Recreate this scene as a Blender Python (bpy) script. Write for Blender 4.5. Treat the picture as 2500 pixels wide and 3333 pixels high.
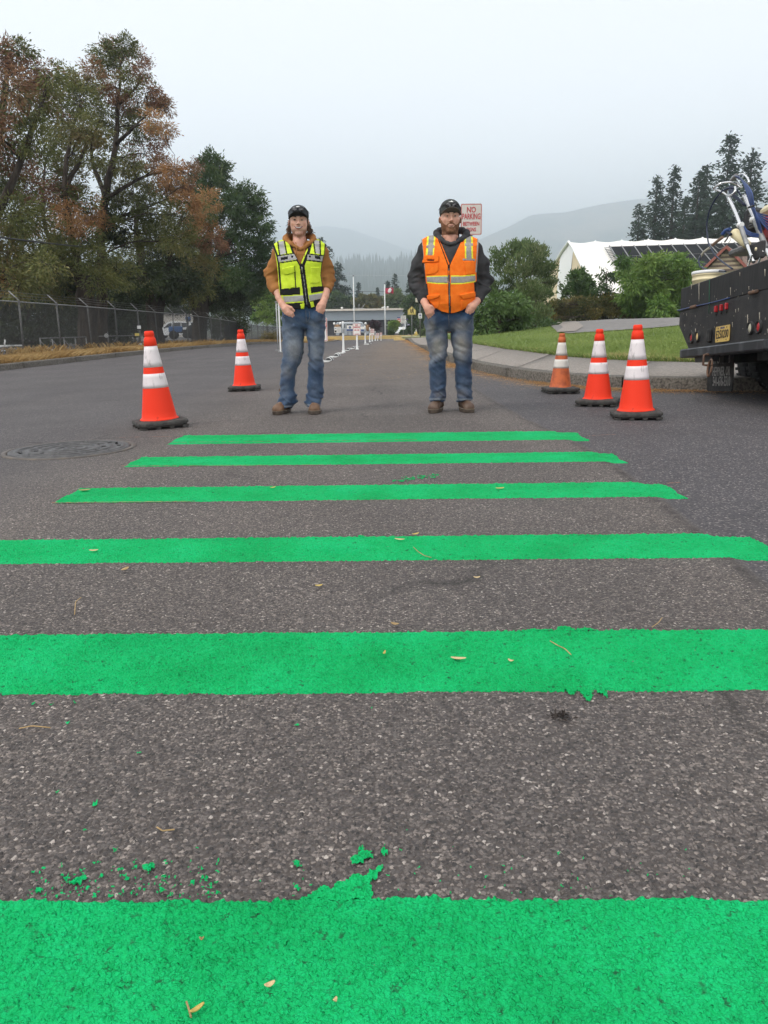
import bpy, bmesh, math, random
import numpy as np
from mathutils import Matrix, Vector, noise as mnoise

for o in list(bpy.data.objects):
    bpy.data.objects.remove(o, do_unlink=True)
SC = bpy.context.scene
COL = SC.collection
R = math.radians
RNG = np.random.RandomState(7)
random.seed(7)

# ------------------------------------------------------------------ camera
F, CX, CY, H = 2619.0, 1250.0, 1666.5, 0.735          # measured on the 2500 x 3333 photograph
_vp, _roll = (1293.0, 1056.0), R(0.85)
_p0 = np.array([_vp[0] - CX, CY - _vp[1], F])
_l = np.array([math.cos(_roll), math.sin(_roll), 0])
_Y = _p0 / np.linalg.norm(_p0)
_Z = np.cross(_p0, _l); _Z /= np.linalg.norm(_Z)
if _Z[1] < 0: _Z = -_Z
_X = np.cross(_Y, _Z)
if _X[0] < 0: _X = -_X
CAMM = np.array([_X, _Y, _Z])
cam_d = bpy.data.cameras.new('camera')
cam = bpy.data.objects.new('camera', cam_d); COL.objects.link(cam)
cam_d.sensor_fit = 'VERTICAL'; cam_d.sensor_height = 36.0; cam_d.lens = 36.0 * F / 3333.0
cam_d.clip_start = 0.05; cam_d.clip_end = 20000
_m = Matrix.Identity(4)
for i in range(3):
    for j in range(3):
        _m[i][j] = CAMM[i][j] * (-1 if j == 2 else 1)
_m[2][3] = H
cam.matrix_world = _m
SC.camera = cam

# ------------------------------------------------------------------ world, sun, exposure
W = bpy.data.worlds.new('World'); SC.world = W; W.use_nodes = True
_n = W.node_tree.nodes; _k = W.node_tree.links
SUN_EL, SUN_AZ = 52.0, -125.0          # azimuth from +Y towards +X: from behind the camera's left
sky = _n.new('ShaderNodeTexSky'); sky.sky_type = 'NISHITA'; sky.sun_disc = False
sky.sun_elevation = R(SUN_EL); sky.sun_rotation = R(SUN_AZ)
sky.air_density = 1.0; sky.dust_density = 6.0; sky.ozone_density = 1.0
_mix = _n.new('ShaderNodeMix'); _mix.data_type = 'RGBA'
_mix.inputs[0].default_value = 0.965      # smoke overcast: an even pale veil over the blue sky
_mix.inputs[7].default_value = (7.95, 7.92, 7.98, 1)
_k.new(sky.outputs[0], _mix.inputs[6])
_tc = _n.new('ShaderNodeTexCoord'); _sx = _n.new('ShaderNodeSeparateXYZ'); _k.new(_tc.outputs['Generated'], _sx.inputs[0])
_hz = _n.new('ShaderNodeMapRange'); _hz.interpolation_type = 'SMOOTHERSTEP'          # smoke brightens the sky evenly all round the horizon
_hz.inputs['From Min'].default_value = -.02; _hz.inputs['From Max'].default_value = .42; _hz.inputs['To Min'].default_value = 1.78; _hz.inputs['To Max'].default_value = 1.0
_k.new(_sx.outputs['Z'], _hz.inputs['Value'])
_hm = _n.new('ShaderNodeVectorMath'); _hm.operation = 'SCALE'; _k.new(_mix.outputs[2], _hm.inputs[0]); _k.new(_hz.outputs[0], _hm.inputs['Scale'])
_bg = _n['Background']; _bg.inputs[1].default_value = 0.118
_k.new(_hm.outputs[0], _bg.inputs[0])
sl = bpy.data.lights.new('sun', 'SUN'); sl.energy = 1.5; sl.angle = R(14); sl.color = (1.0, 0.95, 0.87)
so = bpy.data.objects.new('sun', sl); COL.objects.link(so)
_d = Vector((math.sin(R(SUN_AZ)) * math.cos(R(SUN_EL)), math.cos(R(SUN_AZ)) * math.cos(R(SUN_EL)), math.sin(R(SUN_EL))))
so.rotation_euler = (-_d).to_track_quat('-Z', 'Y').to_euler()
vs = SC.view_settings
SC.display_settings.display_device = 'sRGB'
vs.view_transform = 'Standard'; vs.look = 'None'; vs.gamma = 1; vs.use_curve_mapping = False
vs.exposure = 0.36
cy = SC.cycles
cy.max_bounces = 6; cy.diffuse_bounces = 3; cy.glossy_bounces = 2; cy.transmission_bounces = 4
cy.transparent_max_bounces = 8; cy.volume_bounces = 4
cy.use_denoising = True
cy.caustics_reflective = False; cy.caustics_refractive = False

# ------------------------------------------------------------------ picture <-> place
def ray(px, py): return CAMM @ np.array([px - CX, CY - py, F])
def gnd(px, py, z=0.0):
    r = ray(px, py); t = (z - H) / r[2]
    return r * t + np.array([0, 0, H])
def at(px, py, d):
    r = ray(px, py)
    return r * (d / r[1]) + np.array([0, 0, H])
def mpp(d): return d / F          # metres per photograph pixel at depth d (near the horizon)

# ------------------------------------------------------------------ ground shape
_py = np.array([-60, 25, 32, 39, 48, 54, 62, 72, 90, 110, 140, 220, 400])
_pz = np.array([0, 0, -.03, -.09, -.17, -.29, -.5, -.82, -1.0, -1.1, -1.25, -1.8, -2.5])
def prof(y):
    y = np.asarray(y, float)
    return (np.interp(y - 3, _py, _pz) + np.interp(y, _py, _pz) * 2 + np.interp(y + 3, _py, _pz)) / 4
def seam_x(y): return np.interp(y, [0, 2.2, 2.8, 3.7, 4.4, 5.2, 6.3, 9, 14], [.98, 1.05, 1.09, 1.13, 1.147, 1.115, 1.01, .9, .85])
def gz(x, y):
    x = np.asarray(x, float); y = np.asarray(y, float)
    z = prof(y) - 0.0135 * np.clip(-1.6 - x, 0, 7.4)
    t = np.clip((x - seam_x(y) + .035 * np.sin(y * 9) * .3) / .07 + .5, 0, 1)
    z = z - .011 * (t * t * (3 - 2 * t)) * np.clip((9 - y) / 2, 0, 1) * np.clip((y + 1) / 1, 0, 1)
    return z

# ------------------------------------------------------------------ mesh helpers
def tag(o, label=None, cat=None, group=None, kind=None):
    if label: o['label'] = label
    if cat: o['category'] = cat
    if group: o['group'] = group
    if kind: o['kind'] = kind
    return o
def empty(name, loc=(0, 0, 0), rz=0.0, label=None, cat=None, group=None, kind=None):
    o = bpy.data.objects.new(name, None); COL.objects.link(o)
    o.location = tuple(float(v) for v in loc); o.rotation_euler = (0, 0, rz); o.empty_display_size = .1
    return tag(o, label, cat, group, kind)
def link(name, me, parent=None):
    o = bpy.data.objects.new(name, me); COL.objects.link(o)
    if parent is not None: o.parent = parent
    return o
def mesh_np(name, V, Fc, mats=None, parent=None, smooth=False, mi=None, attrs=None):
    """V (n,3), Fc (m,k) array of equal-sided faces or list of such arrays."""
    me = bpy.data.meshes.new(name)
    V = np.ascontiguousarray(V, np.float32)
    fl = Fc if isinstance(Fc, list) else [Fc]
    fl = [np.asarray(f, np.int32) for f in fl if len(f)]
    me.vertices.add(len(V)); me.vertices.foreach_set('co', V.ravel())
    lv = np.concatenate([f.ravel() for f in fl]); tot = np.concatenate([np.full(len(f), f.shape[1], np.int32) for f in fl])
    st = np.concatenate([[0], np.cumsum(tot)[:-1]]).astype(np.int32)
    me.loops.add(len(lv)); me.loops.foreach_set('vertex_index', lv)
    me.polygons.add(len(tot)); me.polygons.foreach_set('loop_start', st)
    try: me.polygons.foreach_set('loop_total', tot)
    except Exception: pass
    if mats is not None:
        for m in (mats if isinstance(mats, (list, tuple)) else [mats]): me.materials.append(m)
    if mi is not None: me.polygons.foreach_set('material_index', np.asarray(mi, np.int32))
    if smooth: me.polygons.foreach_set('use_smooth', np.ones(len(tot), bool))
    me.update(calc_edges=True)
    if attrs:
        for k, (dom, a) in attrs.items():
            at_ = me.attributes.new(k, 'FLOAT', dom); at_.data.foreach_set('value', np.ascontiguousarray(a, np.float32))
    return link(name, me, parent)
def grid_faces(r, c, wrap=False):
    i = np.arange(r - 1)[:, None]; j = np.arange(c if wrap else c - 1)[None, :]
    a = i * c + j; b = i * c + (j + 1) % c
    return np.stack([a, b, b + c, a + c], -1).reshape(-1, 4)

class MB:
    """collects simple solids, then links them as ONE mesh object"""
    def __init__(s): s.v = []; s.f = []; s.m = []; s.sm = []
    def add(s, V, Fs, m=0, smooth=False):
        o = len(s.v); s.v += [tuple(map(float, p)) for p in V]
        for f in Fs: s.f.append([o + int(i) for i in f]); s.m.append(m); s.sm.append(smooth)
        return s
    def box(s, c, d, rz=0, m=0, M=None):
        x, y, z = d[0] / 2, d[1] / 2, d[2] / 2
        P = np.array([[-x,-y,-z],[x,-y,-z],[x,y,-z],[-x,y,-z],[-x,-y,z],[x,-y,z],[x,y,z],[-x,y,z]])
        if M is not None: P = P @ np.array(M).T
        elif rz:
            k, q = math.cos(rz), math.sin(rz); P = P @ np.array([[k,-q,0],[q,k,0],[0,0,1]]).T
        return s.add(P + np.array(c), [(0,3,2,1),(4,5,6,7),(0,1,5,4),(1,2,6,5),(2,3,7,6),(3,0,4,7)], m)
    def bbox(s, c, d, b=.01, rz=0, m=0, M=None):
        """box with chamfered edges"""
        x, y, z = np.array(d) / 2; V = []; 
        for sx in (-1, 1):
            for sy in (-1, 1):
                for sz in (-1, 1):
                    V += [(sx*(x-b), sy*(y-b), sz*z), (sx*(x-b), sy*y, sz*(z-b)), (sx*x, sy*(y-b), sz*(z-b))]
        bm = bmesh.new(); 
        for p in V: bm.verts.new(p)
        r = bmesh.ops.convex_hull(bm, input=bm.verts)
        bmesh.ops.dissolve_limit(bm, angle_limit=.01, verts=bm.verts, edges=bm.edges)
        bm.verts.index_update()
        P = np.array([v.co for v in bm.verts]); Fs = [[v.index for v in f.verts] for f in bm.faces]; bm.free()
        if M is not None: P = P @ np.array(M).T
        elif rz:
            k, q = math.cos(rz), math.sin(rz); P = P @ np.array([[k,-q,0],[q,k,0],[0,0,1]]).T
        return s.add(P + np.array(c), Fs, m)
    def tube(s, pts, r, n=8, m=0, cap=True, smooth=True):
        pts = np.array(pts, float); rr = np.full(len(pts), r) if np.isscalar(r) else np.array(r, float)
        T = np.gradient(pts, axis=0); T /= np.linalg.norm(T, axis=1)[:, None] + 1e-12
        up = np.array([0, 0, 1.0]) if abs(T[0][2]) < .9 else np.array([1.0, 0, 0])
        V = []
        N = np.cross(T[0], up); N /= np.linalg.norm(N)
        for i in range(len(pts)):
            N = N - T[i] * N.dot(T[i]); N /= np.linalg.norm(N) + 1e-12
            B = np.cross(T[i], N)
            for k in range(n):
                a = 2 * math.pi * k / n
                V.append(pts[i] + rr[i] * (math.cos(a) * N + math.sin(a) * B))
        Fs = [(i*n+k, i*n+(k+1)%n, (i+1)*n+(k+1)%n, (i+1)*n+k) for i in range(len(pts)-1) for k in range(n)]
        o = len(V)
        s.add(V, Fs, m, smooth)
        if cap:
            b = len(s.v) - o
            s.f.append([b + k for k in range(n)][::-1]); s.m.append(m); s.sm.append(False)
            s.f.append([b + o - n + k for k in range(n)]); s.m.append(m); s.sm.append(False)
        return s
    def lathe(s, prof_, n=24, c=(0,0,0), m=0, smooth=True, M=None, mfun=None):
        P = []
        for (r, z) in prof_:
            for k in range(n):
                a = 2*math.pi*k/n; P.append((r*math.cos(a), r*math.sin(a), z))
        P = np.array(P)
        if M is not None: P = P @ np.array(M).T
        L = len(prof_)
        for i in range(L-1):
            pass
        o = len(s.v); s.v += [tuple(map(float, p)) for p in P + np.array(c)]
        for i in range(L-1):
            mm = m if mfun is None else mfun(i)
            for k in range(n):
                s.f.append([o+i*n+k, o+i*n+(k+1)%n, o+(i+1)*n+(k+1)%n, o+(i+1)*n+k]); s.m.append(mm); s.sm.append(smooth)
        for i, rev in ((0, True), (L-1, False)):
            if prof_[i][0] > 1e-5:
                q = [o+i*n+k for k in range(n)]
                s.f.append(q[::-1] if rev else q); s.m.append(m if mfun is None else mfun(min(i, L-2))); s.sm.append(False)
        return s
    def prism(s, poly, t, M=None, c=(0,0,0), m=0):
        """poly in local x,z (facing -y), thickness t along +y"""
        n = len(poly)
        P = np.array([(x, 0, z) for x, z in poly] + [(x, t, z) for x, z in poly], float)
        if M is not None: P = P @ np.array(M).T
        Fs = [list(range(n)), list(range(n, 2*n))[::-1]] + [(i, i+n, (i+1)%n+n, (i+1)%n) for i in range(n)]
        return s.add(P + np.array(c), Fs, m)
    def build(s, name, mats, parent=None, bevel=0):
        me = bpy.data.meshes.new(name); me.from_pydata(s.v, [], s.f)
        for m in (mats if isinstance(mats, (list, tuple)) else [mats]): me.materials.append(m)
        me.polygons.foreach_set('material_index', s.m); me.polygons.foreach_set('use_smooth', s.sm)
        me.update()
        bm = bmesh.new(); bm.from_mesh(me); bmesh.ops.recalc_face_normals(bm, faces=bm.faces)
        bm.to_mesh(me); bm.free()
        o = link(name, me, parent)
        if bevel:
            b = o.modifiers.new('bevel', 'BEVEL'); b.width = bevel; b.segments = 2; b.limit_method = 'ANGLE'; b.angle_limit = R(40)
        return o
def rotm(axis, a): return np.array(Matrix.Rotation(a, 3, axis))
def rrect(w, h, r, n=4):
    P = []
    for cx_, cz_, a0 in ((w/2-r, h/2-r, 0), (-w/2+r, h/2-r, 90), (-w/2+r, -h/2+r, 180), (w/2-r, -h/2+r, 270)):
        for k in range(n+1):
            a = R(a0 + 90*k/n); P.append((cx_+r*math.cos(a), cz_+r*math.sin(a)))
    return P
def text_obj(name, s, size, parent, loc, mat_, rot=(R(90),0,0), sx=1.0, ext=.0008, align='CENTER', bold=0.0):
    cu = bpy.data.curves.new(name, 'FONT'); cu.body = s; cu.size = size; cu.align_x = align; cu.align_y = 'CENTER'
    cu.extrude = ext; cu.offset = bold; cu.resolution_u = 2
    o = bpy.data.objects.new(name, cu)
    COL.objects.link(o); o.rotation_euler = rot; o.location = loc; o.scale = (sx, 1, 1)
    bpy.context.view_layer.update()
    dg = bpy.context.evaluated_depsgraph_get()
    me = bpy.data.meshes.new_from_object(o.evaluated_get(dg))
    me.materials.clear(); me.materials.append(mat_)
    o2 = bpy.data.objects.new(name, me); COL.objects.link(o2)
    o2.rotation_euler = rot; o2.location = loc; o2.scale = (sx, 1, 1)
    bpy.data.objects.remove(o); bpy.data.curves.remove(cu)
    if parent is not None: o2.parent = parent
    return o2
def dup(root, loc=None, rz=None, label=None, group=None):
    r = root.copy(); COL.objects.link(r)
    if loc is not None: r.location = tuple(float(v) for v in loc)
    if rz is not None: r.rotation_euler = (0, 0, rz)
    if label: r['label'] = label
    if group: r['group'] = group
    for ch in list(root.children):
        c = ch.copy(); COL.objects.link(c); c.parent = r
        for g in list(ch.children):
            d = g.copy(); COL.objects.link(d); d.parent = c
    return r

# ------------------------------------------------------------------ materials
def new_mat(name):
    m = bpy.data.materials.new(name); m.use_nodes = True
    return m, m.node_tree.nodes, m.node_tree.links, m.node_tree.nodes['Principled BSDF']
def c4(c): return (c[0], c[1], c[2], 1.0)
_MC = {}
def mat(name, col, rough=.6, var=.12, scale=6.0, col2=None, metal=0.0, bump=0.0, bscale=60.0, spec=.5, attr=None, acol=None, coat=0.0, trans=0.0, detail=4, stretch=None, lo=.38, hi=.66):
    """principled with noise-broken colour; attr/acol: a float attribute mixing towards acol"""
    if name in _MC: return _MC[name]
    m, n, k, b = new_mat(name)
    tc = n.new('ShaderNodeTexCoord'); src = tc.outputs['Object']
    if stretch:
        mp = n.new('ShaderNodeMapping'); mp.inputs['Scale'].default_value = stretch; k.new(src, mp.inputs[0]); src = mp.outputs[0]
    nz = n.new('ShaderNodeTexNoise'); nz.inputs['Scale'].default_value = scale; nz.inputs['Detail'].default_value = detail
    k.new(src, nz.inputs['Vector'])
    rp = n.new('ShaderNodeValToRGB'); e = rp.color_ramp.elements
    e[0].position = lo; e[1].position = hi
    c2 = col2 if col2 is not None else tuple(min(1, v * (1 + var)) for v in col)
    c1 = col if col2 is not None else tuple(v * (1 - var) for v in col)
    e[0].color = c4(c1); e[1].color = c4(c2)
    k.new(nz.outputs[0], rp.inputs[0]); out = rp.outputs[0]
    if attr:
        a = n.new('ShaderNodeAttribute'); a.attribute_name = attr
        mx = n.new('ShaderNodeMix'); mx.data_type = 'RGBA'; mx.inputs[7].default_value = c4(acol)
        k.new(a.outputs['Fac'], mx.inputs[0]); k.new(out, mx.inputs[6]); out = mx.outputs[2]
    k.new(out, b.inputs['Base Color'])
    b.inputs['Roughness'].default_value = rough; b.inputs['Metallic'].default_value = metal
    b.inputs['Specular IOR Level'].default_value = spec; b.inputs['Coat Weight'].default_value = coat
    if trans: b.inputs['Transmission Weight'].default_value = trans
    if bump:
        n2 = n.new('ShaderNodeTexNoise'); n2.inputs['Scale'].default_value = bscale; n2.inputs['Detail'].default_value = 3
        k.new(src, n2.inputs['Vector'])
        bp = n.new('ShaderNodeBump'); bp.inputs['Strength'].default_value = 1.0; bp.inputs['Distance'].default_value = bump
        k.new(n2.outputs[0], bp.inputs['Height']); k.new(bp.outputs[0], b.inputs['Normal'])
    _MC[name] = m
    return m
def leaf_mat(name, cols, rough=.55, spec=.3):
    """leaf colours picked by a per-face random attribute 'v' (0..1)"""
    m, n, k, b = new_mat(name)
    a = n.new('ShaderNodeAttribute'); a.attribute_name = 'v'
    rp = n.new('ShaderNodeValToRGB'); e = rp.color_ramp.elements
    while len(e) < len(cols): e.new(.5)
    for i, c in enumerate(cols): e[i].position = i / (len(cols) - 1); e[i].color = c4(c)
    k.new(a.outputs['Fac'], rp.inputs[0]); k.new(rp.outputs[0], b.inputs['Base Color'])
    b.inputs['Roughness'].default_value = rough; b.inputs['Specular IOR Level'].default_value = spec
    tr = n.new('ShaderNodeBsdfTranslucent'); k.new(rp.outputs[0], tr.inputs[0])
    ms = n.new('ShaderNodeMixShader'); ms.inputs[0].default_value = .22
    k.new(b.outputs[0], ms.inputs[1]); k.new(tr.outputs[0], ms.inputs[2])
    k.new(ms.outputs[0], n['Material Output'].inputs[0])
    return m
def emit_mat(*a): raise RuntimeError
# ================================================================== the ground
def stone_nodes(m, n, k, amp, extra=None):
    """asphalt aggregate: returns (random per stone, dome height socket, position socket)"""
    geo = n.new('ShaderNodeTexCoord'); pos = geo.outputs['Object']
    mp = n.new('ShaderNodeMapping'); mp.inputs['Scale'].default_value = (1, 1, .25); k.new(pos, mp.inputs[0])
    wob = n.new('ShaderNodeTexNoise'); wob.inputs['Scale'].default_value = 150; wob.inputs['Detail'].default_value = 1
    k.new(pos, wob.inputs['Vector'])
    mad = n.new('ShaderNodeVectorMath'); mad.operation = 'MULTIPLY_ADD'; mad.inputs[1].default_value = (.007,)*3
    k.new(wob.outputs['Color'], mad.inputs[0]); k.new(mp.outputs[0], mad.inputs[2])
    v = n.new('ShaderNodeTexVoronoi'); v.inputs['Scale'].default_value = 172; v.distance = 'MINKOWSKI'; v.inputs['Exponent'].default_value = 1.4; v.inputs['Randomness'].default_value = 1.0; k.new(mad.outputs[0], v.inputs['Vector'])
    sep = n.new('ShaderNodeSeparateColor'); k.new(v.outputs['Color'], sep.inputs[0])
    return pos, v, sep
def mth(n, k, op, a, b=None, c=None, clamp=False):
    x = n.new('ShaderNodeMath'); x.operation = op; x.use_clamp = clamp
    for i, q in enumerate((a, b, c)):
        if q is None: continue
        if hasattr(q, 'links') or hasattr(q, 'is_linked'): k.new(q, x.inputs[i])
        else: x.inputs[i].default_value = q
    return x.outputs[0]
def ramp(n, k, src, stops):
    rp = n.new('ShaderNodeValToRGB'); e = rp.color_ramp.elements
    while len(e) < len(stops): e.new(.5)
    for i, (p, c) in enumerate(stops): e[i].position = p; e[i].color = c4(c)
    k.new(src, rp.inputs[0]); return rp.outputs[0]
def mixc(n, k, fac, a, b, mode='MIX'):
    x = n.new('ShaderNodeMix'); x.data_type = 'RGBA'; x.blend_type = mode
    for i, q in ((0, fac), (6, a), (7, b)):
        if hasattr(q, 'is_linked'): k.new(q, x.inputs[i])
        else: x.inputs[i].default_value = c4(q) if isinstance(q, tuple) else q
    return x.outputs[2]
def noise(n, k, src, scale, detail=3, rough=.5):
    z = n.new('ShaderNodeTexNoise'); z.inputs['Scale'].default_value = scale; z.inputs['Detail'].default_value = detail
    z.inputs['Roughness'].default_value = rough
    k.new(src, z.inputs['Vector']); return z.outputs[0]

def dome(n, k, v, sep, amp):
    d = mth(n, k, 'MULTIPLY_ADD', v.outputs['Distance'], -2.6, 2.05, clamp=True)
    h = mth(n, k, 'MULTIPLY_ADD', mth(n, k, 'SUBTRACT', 1.0, v.outputs['Distance']), .35, mth(n, k, 'MULTIPLY', d, .65))
    hr = mth(n, k, 'MULTIPLY_ADD', sep.outputs[1], .85, .15)
    return mth(n, k, 'MULTIPLY', mth(n, k, 'MULTIPLY', h, hr), amp)

def asphalt_mat():
    m, n, k, b = new_mat('asphalt')
    pos, v, sep = stone_nodes(m, n, k, 1)
    stone = ramp(n, k, sep.outputs[0], [(0, (.044,.041,.041)), (.25, (.080,.072,.070)), (.58, (.130,.115,.108)), (.84, (.185,.161,.148)), (.955, (.26,.225,.20)), (1.0, (.47,.425,.385))])
    binder = (.080, .069, .063)
    dist = mth(n, k, 'MULTIPLY_ADD', v.outputs['Distance'], 4.0, -2.3, clamp=True)
    col = mixc(n, k, dist, stone, binder)
    # smoother, finer mat right of the seam and far up the street
    at_ = n.new('ShaderNodeAttribute'); at_.attribute_name = 'fine'
    v2 = n.new('ShaderNodeTexVoronoi'); v2.inputs['Scale'].default_value = 150; k.new(pos, v2.inputs['Vector'])
    s2 = n.new('ShaderNodeSeparateColor'); k.new(v2.outputs['Color'], s2.inputs[0])
    finec = ramp(n, k, s2.outputs[0], [(0, (.038,.036,.041)), (.5, (.062,.058,.063)), (.88, (.085,.079,.082)), (1.0, (.26,.23,.22))])
    col = mixc(n, k, at_.outputs['Fac'], col, finec)
    fg = noise(n, k, pos, 420, 2); col = mixc(n, k, .6, col, ramp(n, k, fg, [(.3, (.78,.77,.77)), (.7, (1.24,1.23,1.22))]), 'MULTIPLY')
    big = noise(n, k, pos, .9, 4); col = mixc(n, k, .9, col, ramp(n, k, big, [(.25, (.80,.79,.79)), (.75, (1.16,1.15,1.14))]), 'MULTIPLY')
    # tyre-dark lanes and old tan dust (wear)
    st = n.new('ShaderNodeMapping'); st.inputs['Scale'].default_value = (1.6, .07, 1); k.new(pos, st.inputs[0])
    ln = noise(n, k, st.outputs[0], 1.0, 3); col = mixc(n, k, .8, col, ramp(n, k, ln, [(.3, (.86,.86,.88)), (.7, (1.10,1.08,1.07))]), 'MULTIPLY')
    asq = n.new('ShaderNodeAttribute'); asq.attribute_name = 'seam'
    sm_ = mth(n, k, 'MULTIPLY', asq.outputs['Fac'], ramp(n, k, noise(n, k, pos, 14, 4), [(.35, (0,0,0)), (.6, (1,1,1))]), clamp=True); col = mixc(n, k, sm_, col, (.035,.03,.03))
    ck = n.new('ShaderNodeTexVoronoi'); ck.feature = 'DISTANCE_TO_EDGE'; ck.inputs['Scale'].default_value = .28
    wv = n.new('ShaderNodeVectorMath'); wv.operation = 'MULTIPLY_ADD'; wv.inputs[1].default_value = (.35,)*3; nn_ = n.new('ShaderNodeTexNoise'); nn_.inputs['Scale'].default_value = 2.2; nn_.inputs['Detail'].default_value = 6; k.new(pos, nn_.inputs['Vector']); k.new(nn_.outputs['Color'], wv.inputs[0]); k.new(pos, wv.inputs[2]); k.new(wv.outputs[0], ck.inputs['Vector'])
    cf = mth(n, k, 'MULTIPLY_ADD', ck.outputs['Distance'], -170.0, 1.0, clamp=True); cf = mth(n, k, 'MULTIPLY', cf, ramp(n, k, noise(n, k, pos, .7, 2), [(.50, (0,0,0)), (.60, (.8,.8,.8))])); cf = mth(n, k, 'MULTIPLY', cf, mth(n, k, 'SUBTRACT', 1.0, at_.outputs['Fac'])) if False else cf
    col = mixc(n, k, cf, col, (.03,.027,.026))
    oil = ramp(n, k, noise(n, k, pos, .55, 6, .6), [(.60, (0,0,0)), (.74, (.55,.55,.55))]); col = mixc(n, k, oil, col, (.045,.042,.043))
    ad = n.new('ShaderNodeAttribute'); ad.attribute_name = 'dust'
    dn = noise(n, k, pos, 7, 5, .7); dfac = mth(n, k, 'MULTIPLY', ad.outputs['Fac'], ramp(n, k, dn, [(.40, (0,0,0)), (.66, (1,1,1))]), clamp=True)
    col = mixc(n, k, dfac, col, (.235, .165, .105))
    k.new(col, b.inputs['Base Color']); b.inputs['Roughness'].default_value = .8; b.inputs['Specular IOR Level'].default_value = .35
    hg = dome(n, k, v, sep, .0038)
    hf = mth(n, k, 'MULTIPLY', mth(n, k, 'SUBTRACT', 1.0, v2.outputs['Distance']), .0016)
    hm = n.new('ShaderNodeMix'); hm.data_type = 'FLOAT'; k.new(at_.outputs['Fac'], hm.inputs[0]); k.new(hg, hm.inputs[2]); k.new(hf, hm.inputs[3])
    dp = n.new('ShaderNodeDisplacement'); dp.inputs['Midlevel'].default_value = 0; dp.inputs['Scale'].default_value = 1
    k.new(hm.outputs[0], dp.inputs['Height']); k.new(dp.outputs[0], n['Material Output'].inputs['Displacement'])
    m.displacement_method = 'BOTH'
    return m
def paint_mat():
    m, n, k, b = new_mat('green_paint')
    pos, v, sep = stone_nodes(m, n, k, 1)
    nz = noise(n, k, pos, 5, 4); c = ramp(n, k, nz, [(.3, (.005,.39,.102)), (.7, (.008,.46,.132))])
    fz = noise(n, k, pos, 1.3, 3); c = mixc(n, k, .8, c, ramp(n, k, fz, [(.3, (.92,.92,.92)), (.75, (1.1,1.05,1.22))]), 'MULTIPLY')
    # some gaps between the stones turn dark green
    gap = mth(n, k, 'MULTIPLY_ADD', v.outputs['Distance'], 5.0, -2.9, clamp=True)
    pn = noise(n, k, pos, 55, 2); gf = mth(n, k, 'MULTIPLY', gap, ramp(n, k, pn, [(.58, (0,0,0)), (.72, (.8,.8,.8))]), clamp=True)
    c = mixc(n, k, gf, c, (.02, .06, .035))
    sv = n.new('ShaderNodeSeparateColor'); k.new(vb.outputs['Color'], sv.inputs[0]) if False else None
    c = mixc(n, k, .8, c, ramp(n, k, sep.outputs[2], [(0, (.86,.88,.86)), (.55, (1,1,1)), (1, (1.12,1.06,1.15))]), 'MULTIPLY')
    lw = noise(n, k, pos, 2.6, 5, .65); c = mixc(n, k, .75, c, ramp(n, k, lw, [(.30, (.70,.80,.78)), (.5, (1,1,1)), (.70, (1.12,1.08,1.22))]), 'MULTIPLY')
    k.new(c, b.inputs['Base Color']); b.inputs['Roughness'].default_value = .8; b.inputs['Specular IOR Level'].default_value = .12
    h = dome(n, k, v, sep, .0060)
    vb = n.new('ShaderNodeTexVoronoi'); vb.inputs['Scale'].default_value = 230; vb.feature = 'F1'; vb.distance = 'CHEBYCHEV'; k.new(pos, vb.inputs['Vector'])
    h = mth(n, k, 'MULTIPLY_ADD', mth(n, k, 'SUBTRACT', 1.0, vb.outputs['Distance']), .0020, h)
    dp = n.new('ShaderNodeDisplacement'); dp.inputs['Midlevel'].default_value = 0; dp.inputs['Scale'].default_value = 1
    k.new(h, dp.inputs['Height']); k.new(dp.outputs[0], n['Material Output'].inputs['Displacement'])
    m.displacement_method = 'BOTH'
    return m
M_ASPH = asphalt_mat(); M_GREEN = paint_mat()

# right-hand kerb line (curves into the side street) and lawn edge
KERB = np.array([(.55,120),(.55,60),(.62,36),(.68,30),(.84,21.1),(.97,16.4),(1.2,13.06),(1.52,11.05),(1.87,9.84),(2.33,9.05),(3.25,8.62),(4.3,8.35),(6,8.1),(12,7.8),(40,7.0)])
LAWN = np.array([(2.0,120),(2.0,60),(2.05,36),(2.1,30),(2.28,24.9),(2.57,18.8),(2.9,15.4),(3.0,14.2),(3.33,12.95),(3.7,12.3),(4.27,11.75),(5.1,11.5),(6.6,11.3),(12.5,11.0),(40,10.2)])
def resample(P, s):
    d = np.concatenate([[0], np.cumsum(np.linalg.norm(np.diff(P, axis=0), axis=1))])
    # smooth a little first
    t = np.arange(0, d[-1], s); Q = np.stack([np.interp(t, d, P[:, i]) for i in range(2)], 1)
    return Q
def smooth_line(P, s=.25, it=14):
    Q = resample(P, s)
    for _ in range(it): Q[1:-1] = (Q[:-2] + 2 * Q[1:-1] + Q[2:]) / 4
    return Q
KL = smooth_line(KERB)
_dk = np.concatenate([[0], np.cumsum(np.linalg.norm(np.diff(KERB, axis=0), axis=1))])
_dl = np.concatenate([[0], np.cumsum(np.linalg.norm(np.diff(LAWN, axis=0), axis=1))])
def kerb_x(y): 
    return np.interp(-np.asarray(y), -KERB[:11, 1], KERB[:11, 0])

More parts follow.
